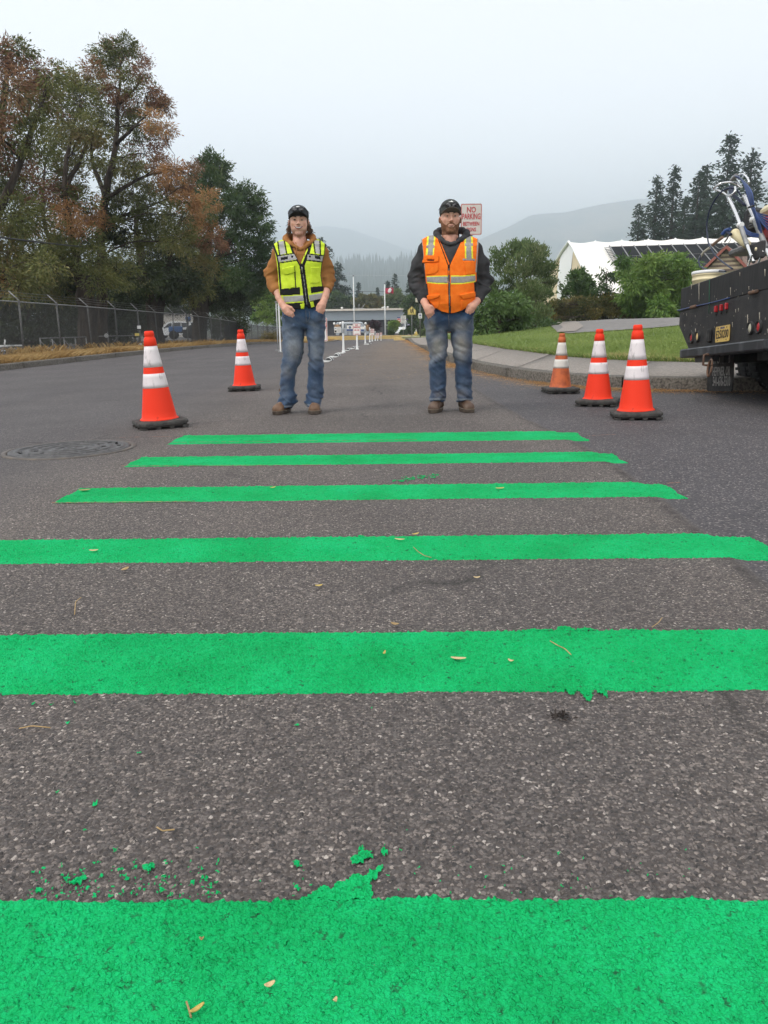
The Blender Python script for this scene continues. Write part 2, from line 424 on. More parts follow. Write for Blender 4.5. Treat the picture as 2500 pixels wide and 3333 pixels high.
def build_road():
    ys = [-25, -10, -4, -1, 0.2, .45]
    y = .56
    while y < 7.2: ys.append(y); y += max(.0042, y * .0046)
    while y < 32: ys.append(y); y += y * .012
    while y < 170: ys.append(y); y += y * .03
    ys += [200, 240]
    ys = np.array(ys)
    u = np.linspace(-1, 1, 701)
    ex = np.array([.06, .15, .3, .5, .75, 1.0])
    w = np.clip(.50 * np.clip(ys, .3, 99) + .2, .3, 22)
    wl = np.full_like(w, -60); wr = np.full_like(w, 60)
    core = w[:, None] * u[None]
    left = -w[:, None] + (wl + w)[:, None] * ex[::-1][None]
    right = w[:, None] + (wr - w)[:, None] * ex[None]
    X = np.concatenate([left, core, right], 1); Y = np.repeat(ys[:, None], X.shape[1], 1)
    Z = gz(X, Y)
    V = np.stack([X, Y, Z], -1).reshape(-1, 3)
    fine = np.clip((X - seam_x(Y)) / .04 + .5, 0, 1) * np.clip((26 - Y) / 8, 0, 1)
    fine = np.maximum(fine, np.clip((-1.45 - X) / 1.2, 0, .8)); fine = np.maximum(fine, np.clip((Y - 26) / 14, 0, 1) * np.clip((-1.2 - X) / .4 , 0, 1))
    seam = np.exp(-((X - seam_x(Y) + .03) / .028) ** 2) * .8 * (Y > .4) * (Y < 20)
    dust = np.clip((Y - 9) / 16, 0, .75) * np.clip((X + 1.1) / .7, 0, 1) * np.clip((60 - Y) / 30, 0, 1)
    kd = kerb_x(np.clip(Y, 8.9, 119)) - X
    dust = np.maximum(dust, np.exp(-(np.clip(kd, 0, 99) / .35) ** 2) * .9 * (Y > 8.9))
    o = mesh_np('road', V, grid_faces(*X.shape), M_ASPH, smooth=True, attrs={'fine': ('POINT', fine.ravel()), 'dust': ('POINT', dust.ravel()), 'seam': ('POINT', seam.ravel())})
    tag(o, kind='structure')
    return o
build_road()

# far ground sheet reaching the horizon
_g = mat('far_ground', (.06,.075,.035), .9, col2=(.10,.095,.05), scale=.01)
xs = np.array([-9000,-3000,-1000,-300,-60,60,300,1000,3000,9000.]); yy = np.array([-3000,-400,-60,100,200,400,900,2000,5000,9000.])
Xg, Yg = np.meshgrid(xs, yy)
tag(mesh_np('terrain', np.stack([Xg, Yg, np.interp(Yg, [-3000,100,200,9000],[-3.,-3.,-3.2,-6])], -1).reshape(-1,3), grid_faces(10,10), _g), kind='structure')

# --- green bars
BAR_L, BAR_R = -1.505, 1.243
bars = [(5.134,5.563),(4.290,4.624),(3.384,3.711),(2.465,2.764),(1.519,1.851),(.60,.912)]
bars_lab = ['farthest narrow green crosswalk bar, just in front of the two men', 'green crosswalk bar second from the men, level with the manhole cover',
  'green crosswalk bar third from the men, with both slanted ends in view', 'green crosswalk bar running off the left edge with its right end in view',
  'wide green crosswalk bar with a long tan chip lying on it', 'nearest green crosswalk bar filling the bottom of the picture']
def edge_noise(x, s, a=.006):
    return np.array([a * (mnoise.noise((q * 9, s, 0)) + .8 * mnoise.noise((q * 45, s, 3)) + .5 * mnoise.noise((q * 130, s, 7))) for q in x])
def bar_patch(name, x, y0, y1, ny, parent=None, sk=None):
    t = np.linspace(0, 1, ny)
    X = np.repeat(x[None], ny, 0); Yv = y0[None] + (y1 - y0)[None] * t[:, None]
    if sk is not None: X = X + sk(t)[:, None]
    edge_ = np.minimum(np.minimum(np.arange(ny), np.arange(ny)[::-1])[:, None], np.minimum(np.arange(len(x)), np.arange(len(x))[::-1])[None]) == 0
    Z = gz(X, Yv) + .0012 - .0075 * edge_
    V = np.stack([X, Yv, Z], -1).reshape(-1, 3)
    return mesh_np(name, V, grid_faces(ny, len(x)), M_GREEN, parent, smooth=True)
def splat_mask(name, cx, ye, sgn, fing, parent):
    h = .0024; xs = np.arange(cx - .13, cx + .13, h); ys = np.arange(-.004, .2, h)
    X, Y = np.meshgrid(xs, ys); v = np.full(X.shape, -1.0)
    for (dx, L, w, sk) in fing:
        t = Y / L; c = cx + dx + sk * Y; ww = w * np.clip(1 - t, 0, 1) ** .6
        v = np.maximum(v, 1 - np.abs(X - c) / (ww + 1e-5) * .8 - np.where(t > 1, (t - 1) * 6, 0))
    n_ = np.array([[mnoise.noise((a * 95, b * 95, 2)) + .3 * mnoise.noise((a * 170, b * 170, 5)) for a, b in zip(r1, r2)] for r1, r2 in zip(X, Y)])
    keep = (v + .55 * n_ > .22)
    j, i_ = np.where(keep); V, Fs = [], []
    for a, b in zip(xs[i_], ys[j]):
        y = ye + sgn * b; o_ = len(V)
        for q, r in ((0,0),(h,0),(h,h*sgn),(0,h*sgn)): V.append((a + q, y + r, float(gz(a, y)) + .0016))
        Fs.append((o_, o_+1, o_+2, o_+3) if sgn > 0 else (o_, o_+3, o_+2, o_+1))
    if V: tag(mesh_np(name, np.array(V), np.array(Fs), M_GREEN, parent, smooth=True), kind='stuff')
M_SPAT = mat('green_spatter', (.003,.35,.11), .7, col2=(.003,.28,.085), scale=120, bump=.002, bscale=200)
for i, (y0, y1) in enumerate(bars):
    st = [.012, .010, .008, .006, .0045, .004][i]
    hw = [9, 9, 9, 9, 1.35, .85][i]
    x = np.arange(max(BAR_L, -hw), min(BAR_R, hw), st)
    if i >= 4:
        x = np.concatenate([np.arange(BAR_L, x[0], .03), x, np.arange(x[-1] + .03, BAR_R, .03)])
    ya = y0 + edge_noise(x, i * 3.1 + 1); yb = y1 + edge_noise(x, i * 3.1 + 2)
    if i == 3: yb += .016 * np.clip((x - 1.0) / .25, 0, 1)* -1
    ny = int((y1 - y0) / st)
    o = bar_patch('crosswalk_bar', x, ya, yb, max(ny, 12), None, (lambda t, i=i: .006 * np.sin(t * 9 + i)))
    tag(o, bars_lab[i], 'road marking', 'green crosswalk bars')
    if i in (4, 5):
        # splash of paint thrown past the edge: ragged, broken into specks towards its tips
        if i == 5: cx, ye, sgn, fing = -.075, y1, 1, [(-.010,.046,.030,.50),(.004,.066,.015,.62),(-.030,.022,.022,-.1),(.016,.034,.014,.3)]
        else: cx, ye, sgn, fing = .375, y0, -1, [(0,.05,.013,-.1),(.03,.03,.010,.2),(-.03,.018,.012,0)]
        splat_mask('paint_splash', cx, ye, sgn, fing, o)
    if i == 4: splat_mask('paint_splash', .40, y1, 1, [(0,.022,.03,.1),(.05,.012,.03,0),(-.06,.008,.04,0)], o)

# loose green spatter
def spatter():
    V, Fs = [], []
    rs = np.random.RandomState(3); pts = []
    D_ = 2500 / 1659.
    for (a, b, s) in [(780,1160,.02),(715,2040,.006),(615,2042,.006),(640,1570,.006),(300,1630,.007),(145,1565,.008),(108,1527,.006),(72,1524,.005),(160,1523,.005),(204,1742,.007),(124,1717,.005),(800,1534,.005),
                      (320,1880,.012),(165,1912,.013),(85,1928,.012),(640,1872,.007),(830,1845,.008),(790,1850,.013),(775,1862,.014),(640,1925,.006),(1085,1875,.004),(1047,1900,.005),(1205,1850,.003),(1125,1855,.003)]:
        g = gnd(a * D_, b * D_); pts.append((g[0], g[1], s))
    for _ in range(170):
        a = rs.uniform(60, 480); b = 1945 - abs(rs.normal(0, 42)); g = gnd(a * D_, b * D_); pts.append((g[0], g[1], rs.uniform(.001, .0042)))
    for _ in range(60):
        a = rs.uniform(560, 1500); b = 1945 - abs(rs.normal(0, 50)); g = gnd(a * D_, b * D_); pts.append((g[0], g[1], rs.uniform(.001, .0026)))
    for _ in range(70):
        t = rs.uniform(0, 1); g = gnd((850 + 95 * t + rs.normal(0, 6)) * D_, (1040 - 12 * t + rs.normal(0, 2.2)) * D_); pts.append((g[0], g[1], rs.uniform(.004, .012)))
    h = .0019
    for (x, y, s) in pts:
        hh = max(h, s / 6); g_ = np.arange(-s * 1.5, s * 1.5 + hh, hh); sx, sy = rs.uniform(.6, 1.2), rs.uniform(.5, 1.6); sd = rs.uniform(0, 99); rot = rs.uniform(-.6, .9)
        for a in g_:
            for b in g_:
                a2, b2 = a * math.cos(rot) + b * math.sin(rot), -a * math.sin(rot) + b * math.cos(rot)
                if math.hypot(a2 / sx, b2 / sy) / s + .6 * mnoise.noise((a * .9 / s + sd, b * .9 / s, sd)) + .35 * mnoise.noise((a * 3 / s, b * 3 / s + sd, sd)) < .62:
                    z = float(gz(x, y)) + .0022; o = len(V); V += [(x+a, y+b, z), (x+a+hh, y+b, z), (x+a+hh, y+b+hh, z), (x+a, y+b+hh, z)]; Fs.append((o, o+1, o+2, o+3))
    tag(mesh_np('paint_spatter', np.array(V), np.array(Fs), M_GREEN, smooth=True), 'small green paint drops scattered on the bare asphalt', 'paint', kind='stuff')
spatter()
# ================================================================== kerbs, pavement, lawn, verge
M_CONC = mat('pavement_concrete', (.33,.29,.255), .85, col2=(.19,.168,.15), scale=38, bump=.006, bscale=220, spec=.3, detail=8)
M_KERB = mat('kerb_concrete', (.21,.19,.165), .9, col2=(.075,.068,.060), scale=42, bump=.016, bscale=110, spec=.25, detail=8)
M_SOIL = mat('dry_soil', (.23,.16,.085), .95, col2=(.33,.235,.12), scale=6)
M_TURF = mat('lawn_soil', (.11,.16,.04), .9, col2=(.14,.19,.055), scale=3)

def strip_solid(name, A, Bp, z0a, z1a, z1b, m, parent, gap=.006):
    """a slab between two short polylines A (street side) and B, top at z1a..z1b, skirt down to z0a"""
    n = len(A); V = []
    for p, q, a, b_ in zip(A, Bp, z1a, z1b):
        V += [(p[0], p[1], z0a), (p[0], p[1], a - .012), (p[0] + (q[0]-p[0])*.03, p[1] + (q[1]-p[1])*.03, a), (q[0], q[1], b_), (q[0], q[1], z0a)]
    Fs = grid_faces(n, 5)
    caps = np.array([[0,1,2,3],[5*(n-1)+3,5*(n-1)+2,5*(n-1)+1,5*(n-1)]])
    return mesh_np(name, np.array(V), [np.concatenate([Fs, caps])], m, parent)

def build_right():
    K = smooth_line(KERB[::1], .1, 30)
    T = np.gradient(K, axis=0); T /= np.linalg.norm(T, axis=1)[:, None]; N = np.stack([-T[:, 1], T[:, 0]], 1)   # to the left of travel (far->near): travel is -Y, left is +X
    if N[50, 0] < 0: N = -N
    kr = empty('kerb', kind='structure'); sw = empty('pavement', kind='structure')
    s = np.concatenate([[0], np.cumsum(np.linalg.norm(np.diff(K, axis=0), axis=1))])
    L = smooth_line(LAWN, .1, 30)
    sL = np.concatenate([[0], np.cumsum(np.linalg.norm(np.diff(L, axis=0), axis=1))])
    # match the lawn line to the kerb line by key points
    key_k = [0]; key_l = [0]
    def near(P, q): return int(np.argmin(((P - np.array(q)) ** 2).sum(1)))
    for a, b in (((.62,36),(2.05,36)),((.84,21.1),(2.28,24.9)),((1.2,13.06),(2.57,18.8)),((1.87,9.84),(3.33,12.95)),((3.25,8.62),(4.27,11.75)),((6,8.1),(6.6,11.3)),((12,7.8),(12.5,11.0))):
        key_k.append(s[near(K, a)]); key_l.append(sL[near(L, b)])
    key_k.append(s[-1]); key_l.append(sL[-1])
    def kz(p): return prof(p[1]) * 1.0
    def hk(y): return np.interp(y, [0, 24, 30, 38, 46, 130], [.135, .135, .02, .02, .13, .13])   # dropped kerb at the driveway
    cuts = np.arange(1.0, s[-1] - 1, 2.45)
    for c0, c1 in zip(cuts[:-1], cuts[1:]):
        if K[np.searchsorted(s, c0)][0] > 14: continue
        t = np.linspace(c0 + .008, c1 - .008, 9)
        A = np.stack([np.interp(t, s, K[:, i]) for i in range(2)], 1); NN = np.stack([np.interp(t, s, N[:, i]) for i in range(2)], 1)
        zt = np.array([float(kz(p)) + float(hk(p[1])) for p in A])
        wob = np.array([.006 * mnoise.noise((p[0]*3, p[1]*3, 0)) for p in A])
        strip_solid('kerb_stone', A, A + NN * .15, float(kz(A[4])) - .15, zt + wob, zt + .008, M_KERB, kr)
        # slab behind it
        tl = np.interp(t, key_k, key_l)
        B2 = np.stack([np.interp(tl, sL, L[:, i]) for i in range(2)], 1)
        zb = np.array([float(right_z(p[0], p[1])) - .02 for p in B2])
        strip_solid('paving_slab', A + NN * .156, B2, float(kz(A[4])) - .15, zt + .006, np.maximum(zb, zt + .01), M_CONC, sw)
def right_z(x, y):
    """lawn and hillside right of the street"""
    x = np.asarray(x, float); y = np.asarray(y, float)
    lx = np.interp(-y, -LAWN[:11, 1], LAWN[:11, 0]); 
    ly = np.interp(x, LAWN[8:, 0], LAWN[8:, 1])
    a = np.clip(x - lx, 0, None); b_ = np.clip((y - ly) * .8, 0, None)
    t = np.minimum(a, b_); t = t * t / (t + .35)
    z = .17 + .092 * t
    z = np.minimum(z, .78 + .012 * (t - 6.5) * (t > 6.5)) 
    drop = np.interp(y, [0, 36, 60, 90, 140, 400], [0, 0, -.35, -1.0, -1.25, -2.2])
    return z + drop * np.interp(x, [2, 16], [1, .35])
build_right()

# lawn sheet, driveway and path
def inside_lawn(x, y):
    lx = np.interp(-y, -LAWN[:11, 1], LAWN[:11, 0]); ly = np.interp(x, LAWN[8:, 0], LAWN[8:, 1])
    return (x > lx - .02) & ((y > ly - .02) | (x < LAWN[8, 0]))
DRV = np.array([(8.2,45.5),(5.2,27),(4.95,24.0),(6.6,21.5),(9.5,20.3),(40,18.5),(40,36),(14.5,40),(10.5,43)])     # driveway outline, set flat in the lawn
PATH = np.array([(8.6,45.5),(9.4,44.0),(6.4,28.5),(5.3,24.6),(4.9,25.5),(6.0,30)])
def in_poly(x, y, P):
    c = np.zeros(x.shape, bool); j = len(P) - 1
    for i in range(len(P)):
        xi, yi = P[i]; xj, yj = P[j]
        c ^= ((yi > y) != (yj > y)) & (x < (xj - xi) * (y - yi) / (yj - yi + 1e-12) + xi); j = i
    return c
def build_lawn():
    # rows follow the lawn edge: parametrise by edge line + offset inward
    L = smooth_line(LAWN, .2, 20); T = np.gradient(L, axis=0); T /= np.linalg.norm(T, axis=1)[:, None]
    N = np.stack([-T[:, 1], T[:, 0]], 1)
    offs = np.array([0, .05, .15, .3, .6, 1, 1.6, 2.4, 3.4, 4.6, 6, 8, 10.5, 13.5, 17, 22, 28, 36, 46, 60, 80])
    ang = np.array([.35, .94])
    # blend the inward direction towards a common diagonal so rows never cross
    V = []
    for d in offs:
        w = min(1, d / 9.0)
        dirn = N * (1 - w) + np.array([.75, .66]) * w
        dirn /= np.linalg.norm(dirn, axis=1)[:, None]
        P = L + dirn * d
        V.append(np.stack([P[:, 0], P[:, 1], right_z(P[:, 0], P[:, 1])], 1))
    V = np.array(V)
    skirt = V[:1].copy(); skirt[..., 2] -= .3
    V = np.concatenate([skirt, V])
    r, c = V.shape[:2]
    tag(mesh_np('lawn', V.reshape(-1, 3), grid_faces(r, c), M_TURF, smooth=True), kind='structure')
build_lawn()
def flat_patch(name, P, m, dz, n=60):
    x0, y0 = P.min(0); x1, y1 = P.max(0)
    bm = bmesh.new(); vs_ = [bm.verts.new((x, y, 0)) for x, y in P]; f = bm.faces.new(vs_)
    bmesh.ops.triangulate(bm, faces=[f])
    for _ in range(5):
        es = [e for e in bm.edges if e.calc_length() > .8]
        if not es: break
        bmesh.ops.subdivide_edges(bm, edges=es, cuts=1, use_grid_fill=False)
        bmesh.ops.triangulate(bm, faces=bm.faces)
    for v in bm.verts: v.co.z = float(right_z(v.co.x, v.co.y)) + dz
    me = bpy.data.meshes.new(name); bm.to_mesh(me); bm.free(); me.materials.append(m)
    return tag(link(name, me), kind='structure')
M_DRV = mat('driveway_asphalt', (.20,.185,.175), .85, col2=(.145,.135,.13), scale=5, bump=.004, bscale=120, detail=8)
flat_patch('driveway', DRV, M_DRV, .035)
flat_patch('path', PATH, M_CONC, .055)

# grass blades
def blades(name, P, hgt, wid, lean, m, vlo=0, vhi=1, curve=True, rs=RNG, extra=None):
    """P (n,3) roots -> one mesh of bent blades (2 tris each)"""
    n = len(P); a = rs.uniform(0, 2*np.pi, n); h = hgt * rs.uniform(.5, 1.25, n); w = wid * rs.uniform(.6, 1.3, n)
    la = rs.uniform(0, 2*np.pi, n); ll = lean * rs.uniform(.2, 1.3, n) * h
    sd = np.stack([np.cos(a), np.sin(a), 0*a], 1) * w[:, None] / 2
    ld = np.stack([np.cos(la), np.sin(la), 0*a], 1) * ll[:, None]
    up = np.array([0, 0, 1.0])
    V = np.stack([P - sd, P + sd, P + ld*.35 + up*h[:, None]*.6 + sd*.7, P + ld + up*h[:, None]], 1).reshape(-1, 3)
    i = np.arange(n)[:, None] * 4
    Fs = np.concatenate([i + np.array([[0,1,2]]), i + np.array([[0,2,3]])])
    v = rs.uniform(vlo, vhi, n) if extra is None else np.clip(extra + rs.normal(0, .12, n), 0, 1)
    return tag(mesh_np(name, V, Fs, m, attrs={'v': ('FACE', np.concatenate([v, v]))}), kind='stuff')
M_GRASS = leaf_mat('grass_blades', [(.14,.20,.05), (.205,.275,.075), (.265,.33,.10), (.42,.34,.155)], .6, .2)
M_DRY = leaf_mat('dry_grass_blades', [(.24,.145,.058), (.37,.24,.10), (.50,.36,.17)], .7, .2)
def build_grass():
    rs = np.random.RandomState(11)
    n = 190000
    # density weighted by nearness
    y = 11.2 + 34 * rs.uniform(0, 1, n) ** 1.9; x = rs.uniform(2.0, 2.4 + y * .52, n)
    keep = inside_lawn(x, y) & ~in_poly(x, y, DRV) & ~in_poly(x, y, PATH)
    x, y = x[keep], y[keep]
    P = np.stack([x, y, right_z(x, y) - .004], 1)
    ly = np.interp(x, LAWN[8:, 0], LAWN[8:, 1]); lx = np.interp(-y, -LAWN[:11, 1], LAWN[:11, 0])
    edge = np.minimum(np.where(x > 3.3, y - ly, 9), x - lx)
    dry = np.exp(-np.clip(edge, 0, 9) / .35) * (.5 + .9 * np.array([mnoise.noise((a*.9, b*.9, 2)) for a, b in zip(x, y)]))
    dry += .9 * np.exp(-((x - 3.35) ** 2 / .5 + (y - 13.3) ** 2 / .35))
    pat = np.array([mnoise.noise((a*.55, b*.3, 5)) for a, b in zip(x, y)])
    v = .36 + .3 * pat + .6 * np.clip(dry, 0, 1)
    size = np.interp(y, [11, 20, 45], [1, 1.5, 2.6])
    blades('grass', P, .055, .011, .8, M_GRASS, rs=rs, extra=v)
    # fringe hanging over the pavement edge
    L = smooth_line(LAWN, .02, 40); L = L[(L[:, 0] < 8) & (L[:, 1] < 40)]
    q = L[rs.randint(0, len(L), 9000)] + rs.normal(0, .035, (9000, 2))
    blades('grass', np.stack([q[:, 0], q[:, 1], right_z(q[:, 0], q[:, 1]) - .03], 1), .085, .012, 1.0, M_GRASS, rs=rs, extra=np.clip(.25 + .3*rs.normal(0, 1, 9000), 0, .9))
build_grass()

# left verge
def verge_z(x, y):
    x = np.asarray(x, float)
    zr = gz(np.full_like(x, -8.45), y)
    return zr + .11 - .046 * np.clip(-8.6 - x, 0, 3.7) - .02*np.clip(-12.3 - x, 0, 40)
def build_verge():
    kr = empty('kerb', kind='structure')
    y = 6.0
    kx = lambda y: np.interp(y, [0, 40, 46, 75, 130], [-8.3, -8.3, -8.0, -7.4, -7.2])
    while y < 100:
        L = 3.0; t = np.linspace(y + .012, y + L - .012, 5)
        A = np.stack([kx(t), t], 1); Bq = A + np.array([-.16, 0])
        zt = gz(A[:, 0], t) + .12
        strip_solid('kerb_stone', A[::-1], Bq[::-1], float(zt[2]) - .3, (zt)[::-1], (zt + .01)[::-1], M_KERB, kr)
        y += L
    ys = np.concatenate([np.arange(-10, 110, 1.5), [120, 140, 170]]); offs = np.array([-60, -40, -25, -18, -14.5, -13, -12.3, -11.5, -10.6, -9.8, -9.1, -8.62, -8.46])
    X = offs[None] + (kx(ys)[:, None] + 8.3) * np.interp(offs, [-12.3, -9], [0, 1])[None]
    Yv = np.repeat(ys[:, None], len(offs), 1)
    Z = verge_z(X, Yv) + .05 * np.array([[mnoise.noise((a, b, 0)) for a, b in zip(r1, r2)] for r1, r2 in zip(X, Yv)]) * (X < -8.7)
    tag(mesh_np('verge', np.stack([X, Yv, Z], -1).reshape(-1, 3), grid_faces(*X.shape), M_SOIL, smooth=True), kind='structure')
    rs = np.random.RandomState(5); n = 90000
    y = 13 + 85 * rs.uniform(0, 1, n) ** 1.7; x = -8.5 - rs.gamma(1.5, 1.0, n) + (kx(y) + 8.3)
    ok = x > -14; x, y = x[ok], y[ok]
    cl = np.array([mnoise.noise((a*.8, b*.5, 1)) for a, b in zip(x, y)])
    k = cl > -.35; x, y, cl = x[k], y[k], cl[k]
    blades('dry_grass', np.stack([x, y, verge_z(x, y)], 1), .15, .010, 1.6, M_DRY, rs=rs, extra=.5 + .5 * cl)
    n = 9000; y = 18 + 70 * rs.uniform(0, 1, n) ** 1.5; cl = np.array([mnoise.noise((0, b*.35, 8)) for b in y]); y = y[cl > .05]
    x = -12.2 + rs.normal(0, .45, len(y))
    blades('dry_grass', np.stack([x, y, verge_z(x, y)], 1), .34, .010, .9, M_DRY, rs=rs)
build_verge()

# fallen needles along the gutter
def litter():
    rs = np.random.RandomState(9)
    K = smooth_line(KERB, .05, 30); K = K[(K[:, 0] < 7) & (K[:, 1] < 60)]
    T = np.gradient(K, axis=0); T /= np.linalg.norm(T, axis=1)[:, None]; N = np.stack([T[:, 1], -T[:, 0]], 1)
    n = 52000
    wgt = np.array([.25 + 2.2 * max(0, mnoise.noise((q[0]*1.3, q[1]*.6, 4))) for q in K]) * np.interp(K[:, 1], [8, 30], [1, .7]); wgt /= wgt.sum()
    i = rs.choice(len(K), n, p=wgt); off = rs.exponential(.12, n) + .005
    P = K[i] + N[i] * off[:, None] + rs.normal(0, .02, (n, 2))
    P = np.concatenate([P, np.stack([rs.normal(.1, .55, 2600), rs.uniform(11, 40, 2600)], 1)])
    n = len(P)
    a = rs.uniform(0, 2*np.pi, n); L = rs.uniform(.015, .06, n); w = rs.uniform(.0022, .006, n)
    d = np.stack([np.cos(a), np.sin(a)], 1) * L[:, None] / 2; e = np.stack([-np.sin(a), np.cos(a)], 1) * w[:, None] / 2
    z0 = gz(P[:, 0], P[:, 1]) + .006 + rs.uniform(0, .02, n) * np.exp(-np.concatenate([off, np.full(n-len(off), 1.)]) / .08)
    dz = rs.uniform(-.006, .008, n)
    q = lambda p, z: np.concatenate([p, z[:, None]], 1)
    V = np.stack([q(P - d - e, z0), q(P - d + e, z0), q(P + d + e, z0 + dz), q(P + d - e, z0 + dz)], 1).reshape(-1, 3)
    Fs = np.arange(n * 4).reshape(-1, 4)
    tag(mesh_np('fallen_needles', V, Fs, leaf_mat('needle_litter', [(.33,.15,.05), (.50,.27,.10), (.62,.42,.20)], .8), attrs={'v': ('FACE', rs.uniform(0, 1, n))}), kind='stuff')
litter()

# ================================================================== far hills
def hill(name, pts, d, depth, mats, seed, foot=-4.0, rough=1.0, nx=160, ny=40):
    """ridge through photo points seen at distance d; a real slope of the given depth in front, falling away behind"""
    P = np.array([at(px, py, d) for px, py in pts])
    x = np.linspace(P[0, 0], P[-1, 0], nx); zr = np.interp(x, P[:, 0], P[:, 2])
    t = np.concatenate([np.linspace(0, 1, ny), np.linspace(1.08, 1.6, 8)])
    V = []
    for tt in t:
        f = tt ** 1.25 if tt <= 1 else 1 - (tt - 1) * .9
        yy_ = d - depth + depth * tt
        nz = np.array([mnoise.fractal((q / depth * 3.2, yy_ / depth * 3.2, seed), 1.0, 2.0, 5) for q in x])
        wig = np.array([mnoise.fractal((q / depth * 1.7, yy_ / depth * 1.7, seed + 9), 1.0, 2.0, 3) for q in x])
        amp = .14 * rough * math.sin(math.pi * min(tt, 1)) + .012 * rough
        z = foot + (zr - foot) * (f + amp * nz)
        V.append(np.stack([x + wig * depth * .06 * math.sin(math.pi * min(tt, 1)), np.full(nx, yy_), z], 1))
    V = np.array(V)
    return tag(mesh_np(name, V.reshape(-1, 3), grid_faces(len(t), nx), mats, smooth=True), kind='structure')
def hill_mat(name, dark, pale, scale, lo, hi):
    m, n, k, b = new_mat(name)
    tc = n.new('ShaderNodeTexCoord'); a = noise(n, k, tc.outputs['Object'], scale, 6, .6); f = noise(n, k, tc.outputs['Object'], scale * 14, 4, .7)
    c = ramp(n, k, a, [(lo, dark), (hi, pale)])
    c = mixc(n, k, .85, c, ramp(n, k, f, [(.35, (.55,.55,.55)), (.65, (1.25,1.25,1.25))]), 'MULTIPLY')
    k.new(c, b.inputs['Base Color']); b.inputs['Roughness'].default_value = .95; b.inputs['Specular IOR Level'].default_value = .1
    return m
M_HILL_R = hill_mat('hillside_grass_and_woods', (.03,.055,.042), (.20,.17,.125), .0042, .42, .56)
M_HILL_W = hill_mat('wooded_hillside', (.02,.042,.034), (.04,.07,.05), .008, .35, .65)
hill('hill', [(200,760),(700,770),(1000,742),(1060,735),(1140,748),(1230,778),(1330,815),(1420,842),(1560,880),(1800,900)], 6300, 1500, M_HILL_W, 1)
hill('hill', [(1180,905),(1300,868),(1420,835),(1545,790),(1600,765),(1660,738),(1725,703),(1760,697),(1850,691),(1960,668),(2080,650),(2200,640),(2330,628),(2500,600),(2800,600),(3300,640)], 3900, 1500, M_HILL_R, 4)
hill('wooded_hill', [(-400,900),(300,880),(800,868),(1090,858),(1180,855),(1260,860),(1330,852),(1420,848),(1500,858),(1700,900),(2300,960)], 2300, 1100, M_HILL_W, 8, rough=.5)
# conifers along the wooded hill: far off, one mass
def far_wood():
    rs = np.random.RandomState(2); V, Fs = [], []
    n = 3200
    for i in range(n):
        px = rs.uniform(700, 1560); t = rs.uniform(0, 1) ** .8
        d = 2300 - 900 * (1 - t)
        top = np.interp(px, [700,1090,1180,1260,1330,1420,1500,1560], [870,858,855,860,852,848,858,870]) + (1 - t) * 110
        p = at(px, top + 6, d); h = rs.uniform(14, 36) * (1.25 if rs.rand() < .15 else 1); r = h * rs.uniform(.13, .2)
        o = len(V); V.append((p[0], p[1], p[2] + h))
        for q in range(6):
            a = q * math.pi / 3 + rs.uniform(0, .5); V.append((p[0] + r * math.cos(a), p[1] + r * math.sin(a), p[2] - 8 + rs.uniform(-2, 2)))
        for q in range(6): Fs.append((o, o + 1 + q, o + 1 + (q + 1) % 6))
    tag(mesh_np('far_conifers', np.array(V), np.array(Fs), leaf_mat('far_conifer_green', [(.02,.04,.022), (.04,.065,.035)]), attrs={'v': ('FACE', rs.uniform(0, 1, len(Fs)))}),
        'far conifer wood along the crest of the hazy hill', 'wood', kind='stuff')
far_wood()
# ================================================================== air
def haze():
    mb = MB(); x0, x1, y0, y1, z0, z1 = -7000, 7000, -400, 8000, -9, 715
    mb.box(((x0+x1)/2, (y0+y1)/2, (z0+z1)/2), (x1-x0, y1-y0, z1-z0))
    m = bpy.data.materials.new('smoky_air'); m.use_nodes = True; n = m.node_tree.nodes; n.clear()
    out = n.new('ShaderNodeOutputMaterial'); v = n.new('ShaderNodeVolumePrincipled')
    v.inputs['Color'].default_value = (.88, .945, 1.0, 1); v.inputs['Density'].default_value = HAZE; v.inputs['Anisotropy'].default_value = .75
    m.node_tree.links.new(v.outputs[0], out.inputs['Volume'])
    tag(mb.build('haze', m), kind='stuff')
HAZE = 5.7e-4
haze()
# ================================================================== trees and shrubs
M_BARK = mat('bark_brown_grey', (.034,.027,.022), .95, col2=(.085,.068,.055), scale=5, bump=.05, bscale=14, stretch=(1,1,.18), spec=.15, detail=6)
M_BARK2 = mat('bark_dark', (.045,.035,.028), .95, col2=(.085,.068,.055), scale=6, bump=.03, bscale=18, stretch=(1,1,.2), spec=.15)
L_LOCUST = leaf_mat('locust_green_leaves', [(.055,.070,.020), (.105,.122,.033), (.16,.168,.047), (.235,.205,.075)])
L_OLIVE = leaf_mat('olive_leaves', [(.055,.072,.022), (.105,.115,.034), (.16,.155,.048), (.21,.15,.055)])
L_POD = leaf_mat('brown_seed_pods', [(.11,.048,.028), (.19,.088,.048), (.27,.14,.07), (.16,.125,.05)])
L_RUST = leaf_mat('rust_orange_leaves', [(.21,.098,.036), (.33,.16,.058), (.42,.23,.09), (.24,.18,.06)])
L_DARK = leaf_mat('dark_green_leaves', [(.026,.055,.019), (.045,.088,.027), (.072,.125,.037), (.105,.13,.045)])
L_VDARK = leaf_mat('very_dark_leaves', [(.018,.030,.012), (.035,.052,.018), (.055,.075,.025)])  # darkest leaf tones: ivy thickets and some crown lobes
L_BRIGHT = leaf_mat('bright_green_leaves', [(.055,.12,.022), (.10,.19,.035), (.16,.26,.05), (.22,.31,.07)])
L_SHRUB = leaf_mat('shrub_green_leaves', [(.045,.085,.028), (.090,.140,.046), (.15,.205,.075), (.235,.26,.13)])
